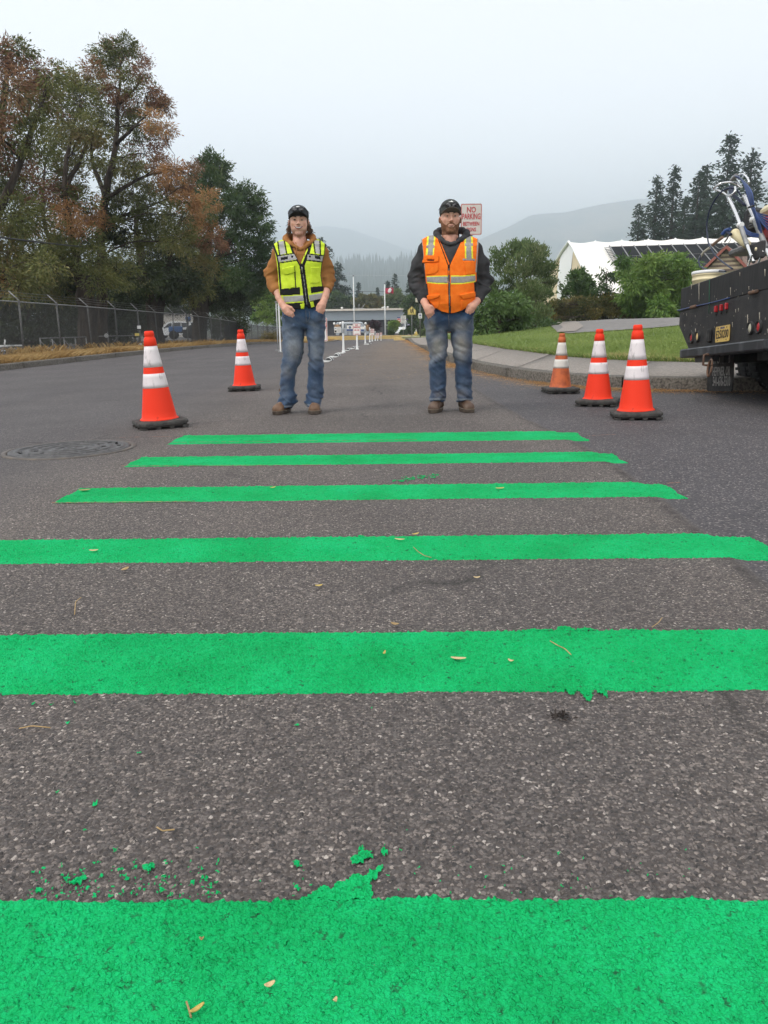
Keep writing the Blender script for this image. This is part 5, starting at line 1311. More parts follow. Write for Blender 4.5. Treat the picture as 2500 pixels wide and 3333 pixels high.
# flexible white delineators, some with NO PARKING plates
ZL = -1.18    # x of the lane line
def delin(px, top, d, lab, plate=None, z=None):
    q = at(px, top, d); zg = float(gz(q[0], d)) if z is None else z; h = q[2] - zg
    e = empty('delineator_post', (q[0], d, zg), 0, lab, 'delineator', 'white flexible posts along the bike lane')
    w = .085
    if plate is None:
        MB().tube([(0,0,0),(0,0,.04),(0,0,h*.45),(0,0,h*.62),(0,0,h)], [.042,.036,.024,.029,.030], 10).build('post', M_WHITEP, e)
        MB().tube([(0,0,h*.62),(0,0,h*.97)], [.031,.032], 10).build('reflective_band', mat('grey_reflective', (.46,.48,.49), .45, var=.05), e)
    else:
        py0, py1, hw = plate
        zb = at(px, py1, d)[2] - zg; zt = at(px, py0, d)[2] - zg; pw = 2*hw*mpp(d)
        MB().tube([(0,0,0),(0,0,.05),(0,0,zb*.6),(0,0,zb+.1)], [.042,.036,.026,.032], 10).build('post', M_WHITEP, e)
        pl = MB().prism(rrect(pw, zt-zb, .02), .006, c=(0,-.05,(zb+zt)/2)).build('sign_plate', M_SIGNW, e)
        zc = (zb+zt)/2; hh = zt-zb
        o = rrect(pw*.94, hh*.955, .018); i_ = rrect(pw*.88, hh*.915, .014); n = len(o)
        MB().add([(x,-.0525,a+zc) for x,a in o]+[(x,-.0525,a+zc) for x,a in i_], [(k,(k+1)%n,(k+1)%n+n,k+n) for k in range(n)]).build('border', M_RED, pl)
        text_obj('lettering', 'NO', hh*.2, pl, (0,-.054,zc+hh*.35), M_RED, sx=.8, bold=.002)
        text_obj('lettering', 'PARKING', hh*.2, pl, (0,-.054,zc+hh*.17), M_RED, sx=.68, bold=.002)
        aw = pw*.36
        MB().prism([(-aw,0),(-aw+.05,.025),(-aw+.05,.008),(aw-.05,.008),(aw-.05,.025),(aw,0),(aw-.05,-.025),(aw-.05,-.008),(-aw+.05,-.008),(-aw+.05,-.025)], .002, c=(0,-.054,zc-hh*.06)).build('arrow', M_RED, pl)
        text_obj('lettering', 'ANY TIME', hh*.085, pl, (0,-.054,zc-hh*.40), M_RED, sx=.9, bold=.001)
    MB().lathe([(.055,0),(.055,.012),(.045,.02),(.044,.03)], 12).build('base', M_WHITEP, e)
    return e
def lane_d(py, x=None): return gnd(1160, py)[1]
delin(1116, 1046, 22.7, 'nearest tall white delineator post without a plate')
delin(1161, 1053, 25.5, 'white post with the nearest fully visible NO PARKING plate', (1053, 1091, 12.2))
delin(1188, 1060, 36.5, 'white delineator post, second of the plain ones')
delin(1203, 1066, 41.5, 'white delineator post, third of the plain ones, beside a plate')
delin(1211, 1070, 44.5, 'white post with a mid-distance NO PARKING plate overlapping the purple shrub', (1070, 1092, 7.2))
delin(1221, 1078, 52, 'slim white delineator post between two NO PARKING plates')
delin(1229, 1084, 56, 'white post with a small far NO PARKING plate', (1084, 1101, 5.3))
delin(1240, 1082, 62, 'white post with the farthest, smallest NO PARKING plate', (1082, 1095, 3.6))
delin(1042, 1034, 17.2, 'white post with a NO PARKING plate mostly hidden behind the left man', (1034, 1111, 22.5))
# zebra humps and white dashes
def hump(px, py, r_px, lab, src=[None]):
    g = gnd(px, py); d = g[1]; r_ = r_px*mpp(d); 
    e = empty('lane_separator', (g[0], d, float(gz(g[0], d))), R(84), lab, 'lane separator', 'striped humps along the bike lane')
    n, m = 15, 11; L = 2.2
    t = np.linspace(0,1,n); V = []
    for k in t:
        s = math.sin(math.pi*min(max(k,.02),.98))**.45
        for a in np.linspace(0, math.pi, m): V.append(((k-.5)*L*.28, -math.cos(a)*r_*s, math.sin(a)*r_*.98*s))
    o = mesh_np('hump', np.array(V), grid_faces(n, m), M_RUB, e, smooth=True)
    for c0 in (.28, .55, .8):
        V = []
        for k in (c0-.042, c0-.038, c0+.038, c0+.042):
            s = math.sin(math.pi*k)**.45*(1.035 if abs(k-c0)<.04 else .98)
            for a in np.linspace(.06, math.pi-.06, m): V.append(((k-.5)*L*.28, -math.cos(a)*r_*s, math.sin(a)*r_*.98*s))
        mesh_np('stripe', np.array(V), grid_faces(4, m), M_WHITE, o, smooth=True)
for px, py, r_, lab in ((1073,1173,11.3,'nearest striped black and white hump, beside the left man\'s knee'),(1098,1159,9.5,'second striped hump, just before the nearest plain post'),(1135,1139,7.2,'third striped hump, between the first post and the first full plate'),(1152,1132,5.8,'fourth striped hump, left of the first full NO PARKING post'),
      (1196,1116.5,3.2,'far striped hump beyond the second plain post'),(1206,1114.5,2.8,'farthest small striped hump')):
    hump(px, py, r_, lab)
i = 0
labs = ['white dash at the left man\'s knee','white dash between the two nearest humps','white dash just before the nearest plain post','white dash just beyond the nearest plain post','white dash between the third and fourth humps','white dash at the foot of the first full NO PARKING post','short white dash at the foot of the second plain post']
for px, py in ((1059,1177),(1085,1162),(1108,1150),(1125,1141),(1144,1134),(1159,1128),(1193,1117.5)):
    g = gnd(px, py); w = .20
    V = []; 
    xs_, ys_ = np.linspace(-.1,.1,3), np.linspace(-.36,.36,6)
    for yq in ys_:
        for xq in xs_: V.append((g[0]+xq, g[1]+yq*(1 if py>1120 else 1.5), float(gz(g[0]+xq, g[1]+yq))+.012))
    o = mesh_np('lane_dash', np.array(V), grid_faces(6,3), M_LINE); so_ = o.modifiers.new('t','SOLIDIFY'); so_.thickness = .012; so_.offset = -1
    tag(o, labs[i], 'road marking', 'white dashes between the lane separators'); i += 1
# stop sign, speed board, school crossing, small post sign
def zroad(x, d): return float(gz(min(x, .5), d))
def post_sign(name, px, foot, d, lab, r_=.035, m=None, hpx=None):
    q = at(px, foot, d); zt = at(px, hpx, d)[2]
    e = empty(name, (q[0], d, q[2]), 0, lab, 'sign')
    MB().tube([(0,.05,-.2),(0,.05,zt-q[2])], r_, 8).build('post', m or M_GALV, e)
    return e, q
e, q = post_sign('stop_sign', 1298.5, 1094, 126, 'red octagonal STOP sign left of the white text board', hpx=1035)
zc = at(1298.5, 1043.5, 126)[2]-q[2]; r_ = 7.2*mpp(126)
oc = [(r_*1.08*math.cos(R(22.5+45*k)), r_*1.08*math.sin(R(22.5+45*k))) for k in range(8)]; oi = [(x*.9,z*.9) for x,z in oc]
pl = MB().prism(oc, .02, c=(0,0,zc)).build('sign_plate', M_SIGNW, e); MB().prism(oi, .012, c=(0,-.012,zc)).build('red_face', M_RED, pl)
text_obj('lettering', 'STOP', r_*.8, pl, (0,-.02,zc), M_SIGNW, sx=.72, bold=.01)
MB().box((0,0,zc+r_*1.25),(.5,.03,.14)).build('street_plate', M_NAVY, e)
e, q = post_sign('text_sign', 1313.5, 1101, 112, 'white board with five lines of dark lettering right of the stop sign', hpx=1030)
zc = at(1312, 1040, 112)[2]-q[2]; w, h = 17*mpp(112), 24.5*mpp(112)
pl = MB().prism(rrect(w,h,.05), .02, c=(0,0,zc)).build('sign_plate', M_SIGNW, e)
o = rrect(w*.95,h*.96,.05); i_ = rrect(w*.88,h*.92,.04); n = len(o)
MB().add([(x,-.003,a+zc) for x,a in o]+[(x,-.003,a+zc) for x,a in i_], [(k,(k+1)%n,(k+1)%n+n,k+n) for k in range(n)]).build('border', M_BLACK, pl)
for k, s in enumerate(('DON\'T','PARK','DRIVE','IN THE','ZONE')):
    if k in (0,): continue
for k in range(5):
    for j in range(4 if k % 2 else 5):
        ww = w*.13; MB().box((-w*.3+j*w*.155 + (w*.05 if k % 2 else 0), -.006, zc+h*(.33-.165*k)), (ww*.8, .006, h*.085)).build('letter_mark', M_BLACK, pl)
e2, q2 = post_sign('text_sign', 1313, 1094, 108, 'tiny white plate low on a thin post under the white board', r_=.025, hpx=1060)
MB().prism(rrect(.24,.36,.03), .015, c=(0,0,at(1313,1068,108)[2]-q2[2])).build('sign_plate', M_SIGNW, e2)
e, q = post_sign('school_sign', 1341, 1106, 90, 'yellow pentagon school crossing sign with two black walking figures', hpx=1000)
zc = at(1339.5, 1011, 90)[2]-q[2]; k = mpp(90)
pent = [(-13*k,-13*k),(13*k,-13*k),(13.2*k,1*k),(0,13.5*k),(-13.2*k,1*k)]
pl = MB().prism(pent, .02, c=(0,0,zc)).build('sign_plate', M_YEL, e)
o = [(x*.94,z*.94) for x,z in pent]; i_ = [(x*.87,z*.87) for x,z in pent]; n = 5
MB().add([(x,-.003,a+zc) for x,a in o]+[(x,-.003,a+zc) for x,a in i_], [(a,(a+1)%n,(a+1)%n+n,a+n) for a in range(n)]).build('border', M_BLACK, pl)
for cx_, s in ((-.10,.86),(.11,1.0)):
    mb = MB(); y = -.012
    mb.lathe([(0,0),(.05*s,0),(.05*s,.012),(0,.012)], 10, (cx_,y,zc+.24*s), M=rotm('X',R(90)))
    mb.tube([(cx_,y,zc+.19*s),(cx_+.01,y,zc-.03*s)], .048*s, 5); mb.tube([(cx_-.01,y,zc+.0),(cx_-.07*s,y,zc-.16*s),(cx_-.10*s,y,zc-.33*s)], .032*s, 5); mb.tube([(cx_+.02,y,zc+.0),(cx_+.06*s,y,zc-.16*s),(cx_+.12*s,y,zc-.32*s)], .032*s, 5)
    mb.tube([(cx_-.02,y,zc+.15*s),(cx_-.09*s,y,zc+.03*s)], .024*s, 5); mb.tube([(cx_+.02,y,zc+.15*s),(cx_+.10*s,y,zc+.04*s)], .024*s, 5)
    mb.build('walking_figure', M_BLACK, pl)
e, q = post_sign('lamp_post', 1368, 1106, 84, 'dark grey post with a small white plate beside the sleeve of the man in orange', r_=.06, m=M_GALVD, hpx=972)
zc = at(1367,1028,84)[2]-q[2]
pl = MB().prism(rrect(11*mpp(84),16*mpp(84),.03), .02, c=(0,-.05,zc)).build('sign_plate', M_SIGNW, e)
for dz, hh in ((.16,.06),(.02,.13),(-.15,.05)): MB().box((0,-.056,zc+dz),(.17,.006,hh)).build('printed_mark', M_NAVY, pl)
MB().bbox((-.3,.05,at(1368,977,84)[2]-q[2]),(.34,.3,.42),.05).build('lamp_head', mat('cream_plastic', (.6,.55,.45), .5), e)
# hydrant
M_HYD = mat('hydrant_yellow', (.70,.52,.13), .5, var=.08)
q = at(1354.5, 1098, 104); e = empty('fire_hydrant', (q[0],104,q[2]-.02), 0, 'pale yellow fire hydrant on the grass by the school sign', 'hydrant')
MB().lathe([(.2,0),(.2,.05),(.13,.06),(.13,.42),(.17,.44),(.17,.48),(.15,.50)], 14).build('barrel', M_HYD, e)
MB().lathe([(.15,.50),(.16,.58),(.12,.68),(.05,.73),(.04,.78),(0,.78)], 14).build('bonnet', M_HYD, e)
for a in (0, 90, 180): MB().lathe([(.08,.1),(.08,.22),(.09,.23),(.05,.26),(0,.26)], 10, (0,0,.38), M=rotm('Z',R(a))@rotm('Y',R(-90))).build('outlet_cap', M_HYD, e)

# ---- white tent with solar panels
M_TENT = mat('white_tent_fabric', (.80,.77,.72), .7, var=.03, scale=.4)
M_TENTC = mat('cream_tent_gable', (.68,.56,.38), .75, var=.05, scale=.4)
M_TENTW = mat('white_tent_rib', (.84,.84,.83), .5, var=.02)
M_PV = mat('black_solar_glass', (.010,.011,.013), .6, var=.3, scale=1.0, spec=.06)
def tent():
    d0, dn, df = 82., 66.0, 100.; X0 = at(1853, 778, d0)[0]; zr = at(1853, 778, d0)[2]; zg = .55
    e = empty('fabric_tent', (X0, d0, zg), 0, 'large white fabric tent hall with a cream gable and solar panels on its roof', 'tent hall')
    hr = zr - zg; sp = 2.42; nb = 15
    skew = -.16     # the hall runs slightly towards the street as it goes right
    def roof(u, s):     # u along, s in 0..1 from ridge to near eave (s<0: far side)
        a = abs(s); y = (dn - d0) * a if s >= 0 else (df - d0) * a
        z = hr * (1 - a ** .97 * .93)
        if a < .12: z = hr * (1 - .0 - (a/.12)**2 * .055*1.6 - 0*a)  if False else z + .0
        f = (u / sp) % 1.0; sag = .13 * math.sin(math.pi * f) ** 1.5 * (1 - .35 * a)
        return np.array([u + (1.7 * s if s < 0 else 0), y + u * skew, z - sag])
    nu = nb * 8 + 1; S = np.concatenate([-np.linspace(1, 0, 15), np.linspace(0, 1, 19)[1:]])
    S2 = S.copy()
    V = np.array([[roof(u, s) for s in S] for u in np.linspace(0, nb * sp, nu)])
    V[:, :, 2] -= (np.exp(-(S / .07) ** 2) * .28)[None]
    mesh_np('roof_fabric', V.reshape(-1, 3), grid_faces(nu, len(S)), M_TENT, e, smooth=True)
    for k in range(nb + 1):
        P = np.array([roof(k * sp, s) + [0, 0, .04 - .28 * math.exp(-(s/.07)**2)] for s in np.linspace(-1, 1, 41)])
        if k == 0: P = P + [-.05, 0, 0]
        MB().tube(P, .13 if k == 0 else .055, 6).build('rib', M_TENTW, e)
    # gable
    g = [roof(0, s) - [0, 0, .28 * math.exp(-(s/.07)**2)] for s in np.linspace(-1, 1, 31)]
    def gab(name, s0, s1, m, bulge):
        ss = np.linspace(s0, s1, 9); V = []
        for s in ss:
            t = roof(0, s) - [0, 0, .28 * math.exp(-(s/.07)**2)]
            for q in np.linspace(0, 1, 8): V.append((t[0] + .08 - bulge * math.sin(math.pi*q) , t[1], -.3 + (t[2] + .3) * q))
        mesh_np(name, np.array(V), grid_faces(9, 8), m, e, smooth=True)
    gab('gable_panel', -1, -.17, M_TENTC, .15); gab('gable_centre', -.17, .11, M_TENTW, .22); gab('gable_panel', .11, 1, M_TENTC, .15)
    # solar panels on the near slope
    pw, n_c, n_r = 1.085, 18, 5; x0 = 3.2; s0 = .16; ds = .135
    first = None
    for r_ in range(n_r):
        for c in range(n_c):
            u0 = x0 + c * pw + r_ * .0
            a = roof(math.floor((u0)/sp)*sp if False else 0, s0 + r_ * ds); b_ = roof(0, s0 + (r_ + 1) * ds - .008)
            P = []
            for (u, q) in ((u0, a), (u0 + pw - .05, a), (u0 + pw - .05, b_), (u0, b_)): P.append(np.array([u, q[1] + u * skew, q[2] + .22]))
            nn = np.cross(P[1] - P[0], P[3] - P[0]); nn /= np.linalg.norm(nn); nn = nn if nn[2] > 0 else -nn
            V = P + [v - nn * .05 for v in P]
            MB().add(V, [(0,1,2,3),(4,5,6,7),(0,1,5,4),(1,2,6,5),(2,3,7,6),(3,0,4,7)]).build('solar_panel', M_PV, e)
    for c in range(n_c + 1):
        u = x0 + c * pw - .025; a = roof(0, s0 - .012); b_ = roof(0, s0 + n_r * ds)
        MB().tube([(u, a[1] + u*skew, a[2] + .21), (u, b_[1] + u*skew, b_[2] + .21)], .05 if c else .08, 5).build('panel_rail', M_GALV, e)
    for r_ in range(n_r + 1):
        a = roof(0, s0 + r_ * ds - .004); MB().tube([(x0-.1, a[1] + (x0-.1)*skew, a[2] + .17), (x0 + n_c*pw, a[1] + (x0+n_c*pw)*skew, a[2] + .17)], .045, 5).build('panel_rail', M_GALV, e)
    a = roof(0, s0); b_ = roof(0, s0 + n_r*ds)
    P = [np.array([x0 - .45, a[1] + x0*skew, a[2] + .12]) * (1-t) + np.array([x0 - .45, b_[1] + x0*skew, b_[2] + .12]) * t for t in np.linspace(0, 1, 30)]
    mb = MB().tube(P, .035, 4)
    for i, q in enumerate(P): mb.tube([q + [-.12,0,0], q + [.42,0,.05]], .03, 4)
    mb.build('ladder_strip', M_GALV, e)
tent()
# house with red-trimmed gable behind the truck
M_ROOFB = mat('brown_roof_shingle', (.15,.105,.085), .9, col2=(.21,.155,.13), scale=9, detail=6); M_TRIM = mat('red_brown_trim', (.26,.075,.055), .6); M_TAN = mat('tan_siding', (.50,.40,.28), .8)
def house():
    d = 56.; c = at(2365, 798, d); zg = .7; hz = c[2] - zg
    fl = at(2300, 878, d + 1); fr = at(2416, 872, d - 1)
    e = empty('gabled_house', (c[0], d, zg), 0, 'house with a brown shingle roof and red-brown trimmed gable behind the truck bed', 'house')
    w2 = 1.45; he = at(2300, 880, d)[2] - zg
    Mz = rotm('Z', R(-28))
    def T(p): return np.array(p) @ Mz.T
    def solid(name, pts, m, t):  # polygon in x,z at y0 extruded t
        return MB().prism(pts, t, M=Mz).build(name, m, e)
    MB().prism([(-w2*.86,0),(w2*.86,0),(w2*.86,he),(0,hz-.28),(-w2*.86,he)], 9, M=Mz, c=T((0,.45,0))).build('wall', M_TAN, e)
    for s in (-1, 1):
        P = [(0,hz),(s*w2*1.12,he-.12),(s*w2*1.12,he-.28),(0,hz-.18)]
        MB().prism(P, 9.8, M=Mz, c=T((0,.02,0))).build('roof', M_ROOFB, e)
        MB().prism([(0,hz+.03),(s*w2*1.14,he-.10),(s*w2*1.14,he-.34),(0,hz-.22)], .1, M=Mz, c=T((0,-.09,0))).build('barge_board', M_TRIM, e)
    for k in range(9):
        z = he + (hz-.35-he)*k/9; ww = w2*.84*(1-k/9.5)
        MB().box(T((0,.36,z+.02)), (2*ww,.09,(hz-he)/9*.72), M=Mz).build('lap_board', M_TAN if k % 2 else M_ROOFB, e)
    # main roof running to the right behind
    MB().add([T(p) for p in ((.4,3.0,hz+.15),(9,3.0,hz+.15),(9,-.6,he-.35),(w2*1.0,-.6,he-.35),(.4,3.2,hz-.1),(9,3.2,hz-.1),(9,-.6,he-.55),(w2*1.0,-.6,he-.55))], [(0,1,2,3),(4,5,6,7),(0,1,5,4),(1,2,6,5),(2,3,7,6),(3,0,4,7)]).build('roof', M_ROOFB, e)
    MB().box(T((5.2,1.4,he/2-.3)), (7.2,3.6,he-.6), M=Mz).build('wall', M_TAN, e)
house()
# ================================================================== cones
def cone_mat(name, a, b_, scuff=0.0):
    return mat(name, a, .55, col2=b_, scale=9, spec=.2)
M_CONE = mat('fluorescent_cone_red', (.30,.024,.014), .55, col2=(.86,.045,.016), scale=15, spec=.2, detail=9, lo=.27, hi=.36, stretch=(1,1,.5))
M_CONEO = mat('faded_cone_orange', (.58,.13,.035), .6, col2=(.40,.085,.03), scale=16, detail=8, lo=.45, hi=.62)
M_COLL = mat('reflective_collar', (.34,.31,.31), .45, col2=(.74,.67,.68), scale=26, spec=.4, detail=10, lo=.28, hi=.42, stretch=(1,1,.35))
M_COLL2 = mat('reflective_collar_clean', (.78,.75,.70), .45, col2=(.66,.62,.57), scale=14, detail=8, lo=.3, hi=.45)
M_CBASE = mat('cone_base_rubber', (.045,.043,.041), .85, col2=(.075,.07,.065), scale=30, spec=.25)
def cone(lab, x, y, rz, Hc, m, coll, tilt=(0,0), seed=0, bs=.185):
    z = float(gz(x, y)) + .006
    e = empty('traffic_cone', (x, y, z), rz, lab, 'cone', 'traffic cones around the crosswalk')
    e.rotation_euler = (R(tilt[0]), R(tilt[1]), rz)
    k = Hc / .71; n = 40
    # base with cut corners, feet
    c = .045; s = bs
    P = [(-s+c,-s),(s-c,-s),(s,-s+c),(s,s-c),(s-c,s),(-s+c,s),(-s,s-c),(-s,-s+c)]
    def ring(f, z): return [(x_*f, y_*f, z) for x_, y_ in P]
    V = ring(.93,.012)+ring(.95,.024)+ring(1.0,.026)+ring(1.0,.042)+ring(.965,.052)+ring(.55,.060)
    Fs = [[i*8+j, i*8+(j+1)%8, (i+1)*8+(j+1)%8, (i+1)*8+j] for i in range(5) for j in range(8)] + [list(range(8))[::-1], list(range(40,48))]
    mb = MB().add(V, Fs)
    for a in np.linspace(-.8,.8,4):
        for sx, sy in ((a,-.88),(a,.88),(-.88,a),(.88,a)): mb.box((sx*s, sy*s, .007), (.035,.03,.016))
    mb.build('base', M_CBASE, e)
    rb, rt = .132, .030
    def r_(f): return rb + (rt - rb) * f        # f along the body .058..0.70
    def rz_(z): return r_((z - .058) / (.70 - .058))
    pr = [(rb+.012,.056),(rb+.012,.062),(rb+.002,.068)]
    pr += [(rz_(z), z) for z in np.linspace(.075,.60,14)]
    pr += [(rz_(.60)+.003,.602),(rz_(.66)+.006,.655),(rz_(.668)+.001,.664),(rz_(.68),.672),(rz_(.68)+.004,.676),(rz_(.70)+.003,.704),(rz_(.70)-.002,.71),(.022,.71),(.021,.66)]
    MB().lathe([(a*min(1,k*1.0), b_*k) for a, b_ in pr], n).build('body', m, e)
    for z0, z1 in ((.447,.603),(.295,.40)):
        q = [(rz_(z)+.0014, z) for z in np.linspace(z0,z1,5)]
        MB().lathe([(a*min(1,k), b_*k) for a, b_ in q], n).build('reflective_collar', coll, e)
    return e
cone('orange-red cone standing nearest the left edge, beside the manhole cover', -1.82, 6.12, R(28), .712, M_CONE, M_COLL, (0,-2.6), 1)
cone('orange-red cone just left of the man in the lime vest', -1.82, 9.62, R(6), .70, M_CONE, M_COLL, (0,-1.2), 2)
cone('faded scuffed orange cone nearest the kerb, leftmost of the three on the right', 1.735, 8.70, R(4), .615, M_CONEO, M_COLL2, (0,0), 3, .175)
cone('orange-red cone in the middle of the three on the right', 1.82, 7.40, R(-20), .672, M_CONE, M_COLL, (0,-1.0), 4)
cone('tallest-looking orange-red cone, nearest of the three beside the truck', 1.872, 6.38, R(-9), .712, M_CONE, M_COLL, (0,-1.8), 5)

# manhole cover
M_IRON = mat('worn_cast_iron', (.060,.058,.060), .55, col2=(.11,.105,.105), metal=.35, scale=20, bump=.001, bscale=200)
M_IRONF = mat('rusty_iron_frame', (.085,.075,.07), .7, col2=(.14,.115,.095), metal=.2, scale=16)
mz = float(gz(-2.07, 5.0)) + .006
e = empty('manhole_cover', (-2.07, 5.0, mz), R(20), 'round cast iron manhole cover with raised rings set in the asphalt', 'manhole cover')
e.rotation_euler = (0, R(-.7), R(20))
pr = [(.40,-.02),(.40,.002),(.372,.004),(.368,-.006)]
MB().lathe(pr + [(.362,-.02)], 48).build('frame', M_IRONF, e)
pr = [(.362,-.02),(.362,.004),(.345,.006)]
for r_ in (.33, .255, .18, .105, .04): pr += [(r_+.004,.001),(r_,.008),(r_-.022,.008),(r_-.026,.001)]
MB().lathe([(max(a,0), b_) for a, b_ in pr] + [(0,.001)], 48).build('cover', M_IRON, e)
for a in np.arange(0, 360, 36):
    for r_ in (.295, .2): MB().bbox((r_*math.cos(R(a)), r_*math.sin(R(a)), .004), (.028,.02,.008), .003, rz=R(a)).build('stud', M_IRON, e)
for a in (15, 195): MB().tube([(.29*math.cos(R(a)), .29*math.sin(R(a)), .005), (.31*math.cos(R(a+9)), .31*math.sin(R(a+9)), .005)], .009, 6).build('lift_hole', M_BLACK, e)

# fallen leaves, chips and twigs
M_CHIP = mat('tan_wood_chip', (.62,.46,.24), .7, var=.1, scale=60); M_LEAFY = mat('yellow_fallen_leaf', (.55,.40,.10), .7, var=.15, scale=60); M_TWIG = mat('dry_tan_twig', (.40,.27,.12), .8, var=.2, scale=60)
D_ = 2500/1659.
def leafbit(px, py, L, w, rz, lab, m=M_LEAFY, curl=.004):
    g = gnd(px*D_, py*D_); z = float(gz(g[0], g[1]))
    n, k = 9, 4; t = np.linspace(0,1,n); V = []
    for q in t:
        hw = w/2*(math.sin(math.pi*min(max(.04+q*.92,0),1))**.55)
        for s in np.linspace(-1,1,k): V.append(((q-.5)*L, s*hw + .12*L*math.sin(q*2.6), curl*(2*q-1)**2 + .25*hw*(s*s) + .0008))
    o = mesh_np('fallen_leaf', np.array(V), grid_faces(n,k), m, smooth=True)
    sm = o.modifiers.new('t','SOLIDIFY'); sm.thickness = .0012
    o.location = (g[0], g[1], z + .0085); o.rotation_euler = (0,0,R(rz)); tag(o, lab, 'leaf', 'leaf bits lying on the road')
leafbit(990,1433,.034,.011,-12,'tan wood chip lying on the widest middle green bar',M_CHIP)
leafbit(584,2145,.013,.007,25,'pale tan chip on the nearest green bar',M_CHIP)
leafbit(428,2198,.018,.006,40,'curled yellow leaf at the bottom edge of the nearest bar')
leafbit(725,2178,.006,.005,50,'tiny tan flake on the nearest green bar',M_CHIP)
leafbit(203,1196,.030,.014,5,'tan chip at the left end of the fourth green bar',M_CHIP)
leafbit(272,1237,.034,.016,70,'brown curled leaf on the asphalt below the fourth bar',M_TWIG)
leafbit(689,1273,.022,.012,10,'small yellow leaf on bare asphalt between two bars')
leafbit(853,1357,.022,.012,-30,'brown leaf scrap touching the far edge of the fifth bar',M_TWIG)
leafbit(832,1420,.018,.006,80,'thin yellow flake on the fifth green bar')
leafbit(1103,1437,.014,.008,-40,'tiny tan flake right of the chip on the fifth bar',M_CHIP)
leafbit(183,1064,.05,.02,10,'tan leaf on the left end of the third bar',M_TWIG)
leafbit(863,1172,.035,.012,-20,'tan flake on the middle of the fourth bar',M_CHIP)
leafbit(898,1160,.03,.012,30,'yellow flake at the far edge of the fourth bar')
leafbit(1080,1060,.04,.016,10,'yellow leaf on the right part of the third bar')
leafbit(590,1058,.03,.012,40,'small leaf on the left part of the third bar')
leafbit(437,2044,.006,.004,0,'tiny dark crumb on the nearest bar',M_TWIG)
leafbit(1030,1255,.02,.010,0,'pale crumb on the asphalt below the fourth bar',M_CHIP)
def twig(pts, lab, r_=.0012):
    P = []
    for a, b_ in pts: g = gnd(a*D_, b_*D_); P.append((g[0], g[1], float(gz(g[0], g[1])) + .009))
    P = np.array(P); t = np.linspace(0, len(P)-1, 12); Q = np.stack([np.interp(t, np.arange(len(P)), P[:,i]) for i in range(3)],1)
    tag(MB().tube(Q, r_, 5).build('twig', M_TWIG), lab, 'twig', 'dry twigs on the road')
twig([(1188,1392),(1205,1402),(1220,1409),(1233,1422)], 'long bent needle twig on the right of the fifth bar')
twig([(893,1187),(903,1197),(917,1206),(932,1210)], 'thin curved twig crossing the near edge of the fourth bar')
twig([(1408,1362),(1422,1352),(1430,1341)], 'twig sticking over the far edge of the fifth bar')
twig([(176,1297),(164,1306),(162,1334)], 'bent twig on the asphalt at the left below the fourth bar')
twig([(42,1583),(70,1577),(110,1581)], 'arched needle on the asphalt at the left below the fifth bar')
twig([(404,2178),(410,2196),(414,2212)], 'short twig at the bottom edge beside the curled leaf')
twig([(340,1798),(352,1806),(378,1803)], 'faint needle on the asphalt above the nearest bar')
twig([(1300,835),(1345,843)], 'dark twig on the road beside the right man\'s boot', .004)
for i in range(7):
    a = R(50*i); 
# dark tuft
g = gnd(1212*D_, 1553*D_); rs = np.random.RandomState(4); n = 60
P = np.stack([g[0]+rs.normal(0,.009,n), g[1]+rs.normal(0,.006,n), np.full(n, float(gz(g[0],g[1]))+.006)],1); Dv = rs.normal(0,1,(n,3)); Dv[:,2] = np.abs(Dv[:,2])*.5
V, Fs = kites(P, Dv, .012, .004, rs); tag(mesh_np('dark_tuft', V, Fs, mat('dark_debris', (.03,.022,.018), .9)), 'small dark tuft of debris on the asphalt below the fifth bar', 'debris')
# orange chalk layout lines
M_CHALK = mat('orange_marking_chalk', (.36,.15,.085), .9, col2=(.10,.075,.07), scale=40, lo=.42, hi=.6)
def chalk(px0, px1, lab):
    a, b_ = gnd(px0[0]*D_, px0[1]*D_), gnd(px1[0]*D_, px1[1]*D_); n = 30; V = []
    for t in np.linspace(0,1,n):
        q = a*(1-t)+b_*t; w = .004*(1+.6*mnoise.noise((t*30,0,1)))
        for s in (-1,1): V.append((q[0], q[1]+s*w, float(gz(q[0],q[1]))+.0052))
    tag(mesh_np('chalk_line', np.array(V), grid_faces(n,2), M_CHALK), lab, 'chalk line', 'orange layout lines')
chalk((250,945),(372,944),'faint orange chalk line left of the farthest bar'); chalk((1270,939),(1330,936),'faint orange chalk line right of the farthest bar'); chalk((1440,1041),(1470,1039),'orange chalk line at the right end of the third bar')
chalk((370,957),(900,951),'orange chalk edge under the near side of the farthest bar'); chalk((262,1008),(700,1006),'orange chalk edge at the near side of the second bar'); chalk((112,1088),(420,1085),'orange chalk edge at the near side of the third bar')

# ================================================================== truck
M_TRK = mat('black_painted_steel', (.018,.018,.020), .55, col2=(.040,.038,.037), scale=7, bump=.0015, bscale=70, detail=8, spec=.4)
M_TRKW = mat('black_painted_plywood', (.012,.012,.013), .6, col2=(.026,.025,.025), scale=5, stretch=(6,6,1), spec=.35)
M_BUMP = mat('worn_black_bumper', (.022,.024,.028), .5, col2=(.085,.09,.10), scale=3, stretch=(3,3,1), metal=.2, lo=.5, hi=.75)
M_CHROME = mat('chrome_tube', (.72,.72,.72), .22, metal=1.0, var=.05)
M_RUST = mat('rusty_steel', (.16,.085,.05), .8, col2=(.09,.06,.045), scale=30)
M_CREAM = mat('cream_plastic_bucket', (.74,.64,.40), .45, var=.06)
M_HOSE = mat('blue_hose', (.018,.05,.17), .45, var=.1); M_HOSED = mat('dark_blue_hose', (.010,.018,.05), .45, var=.1)
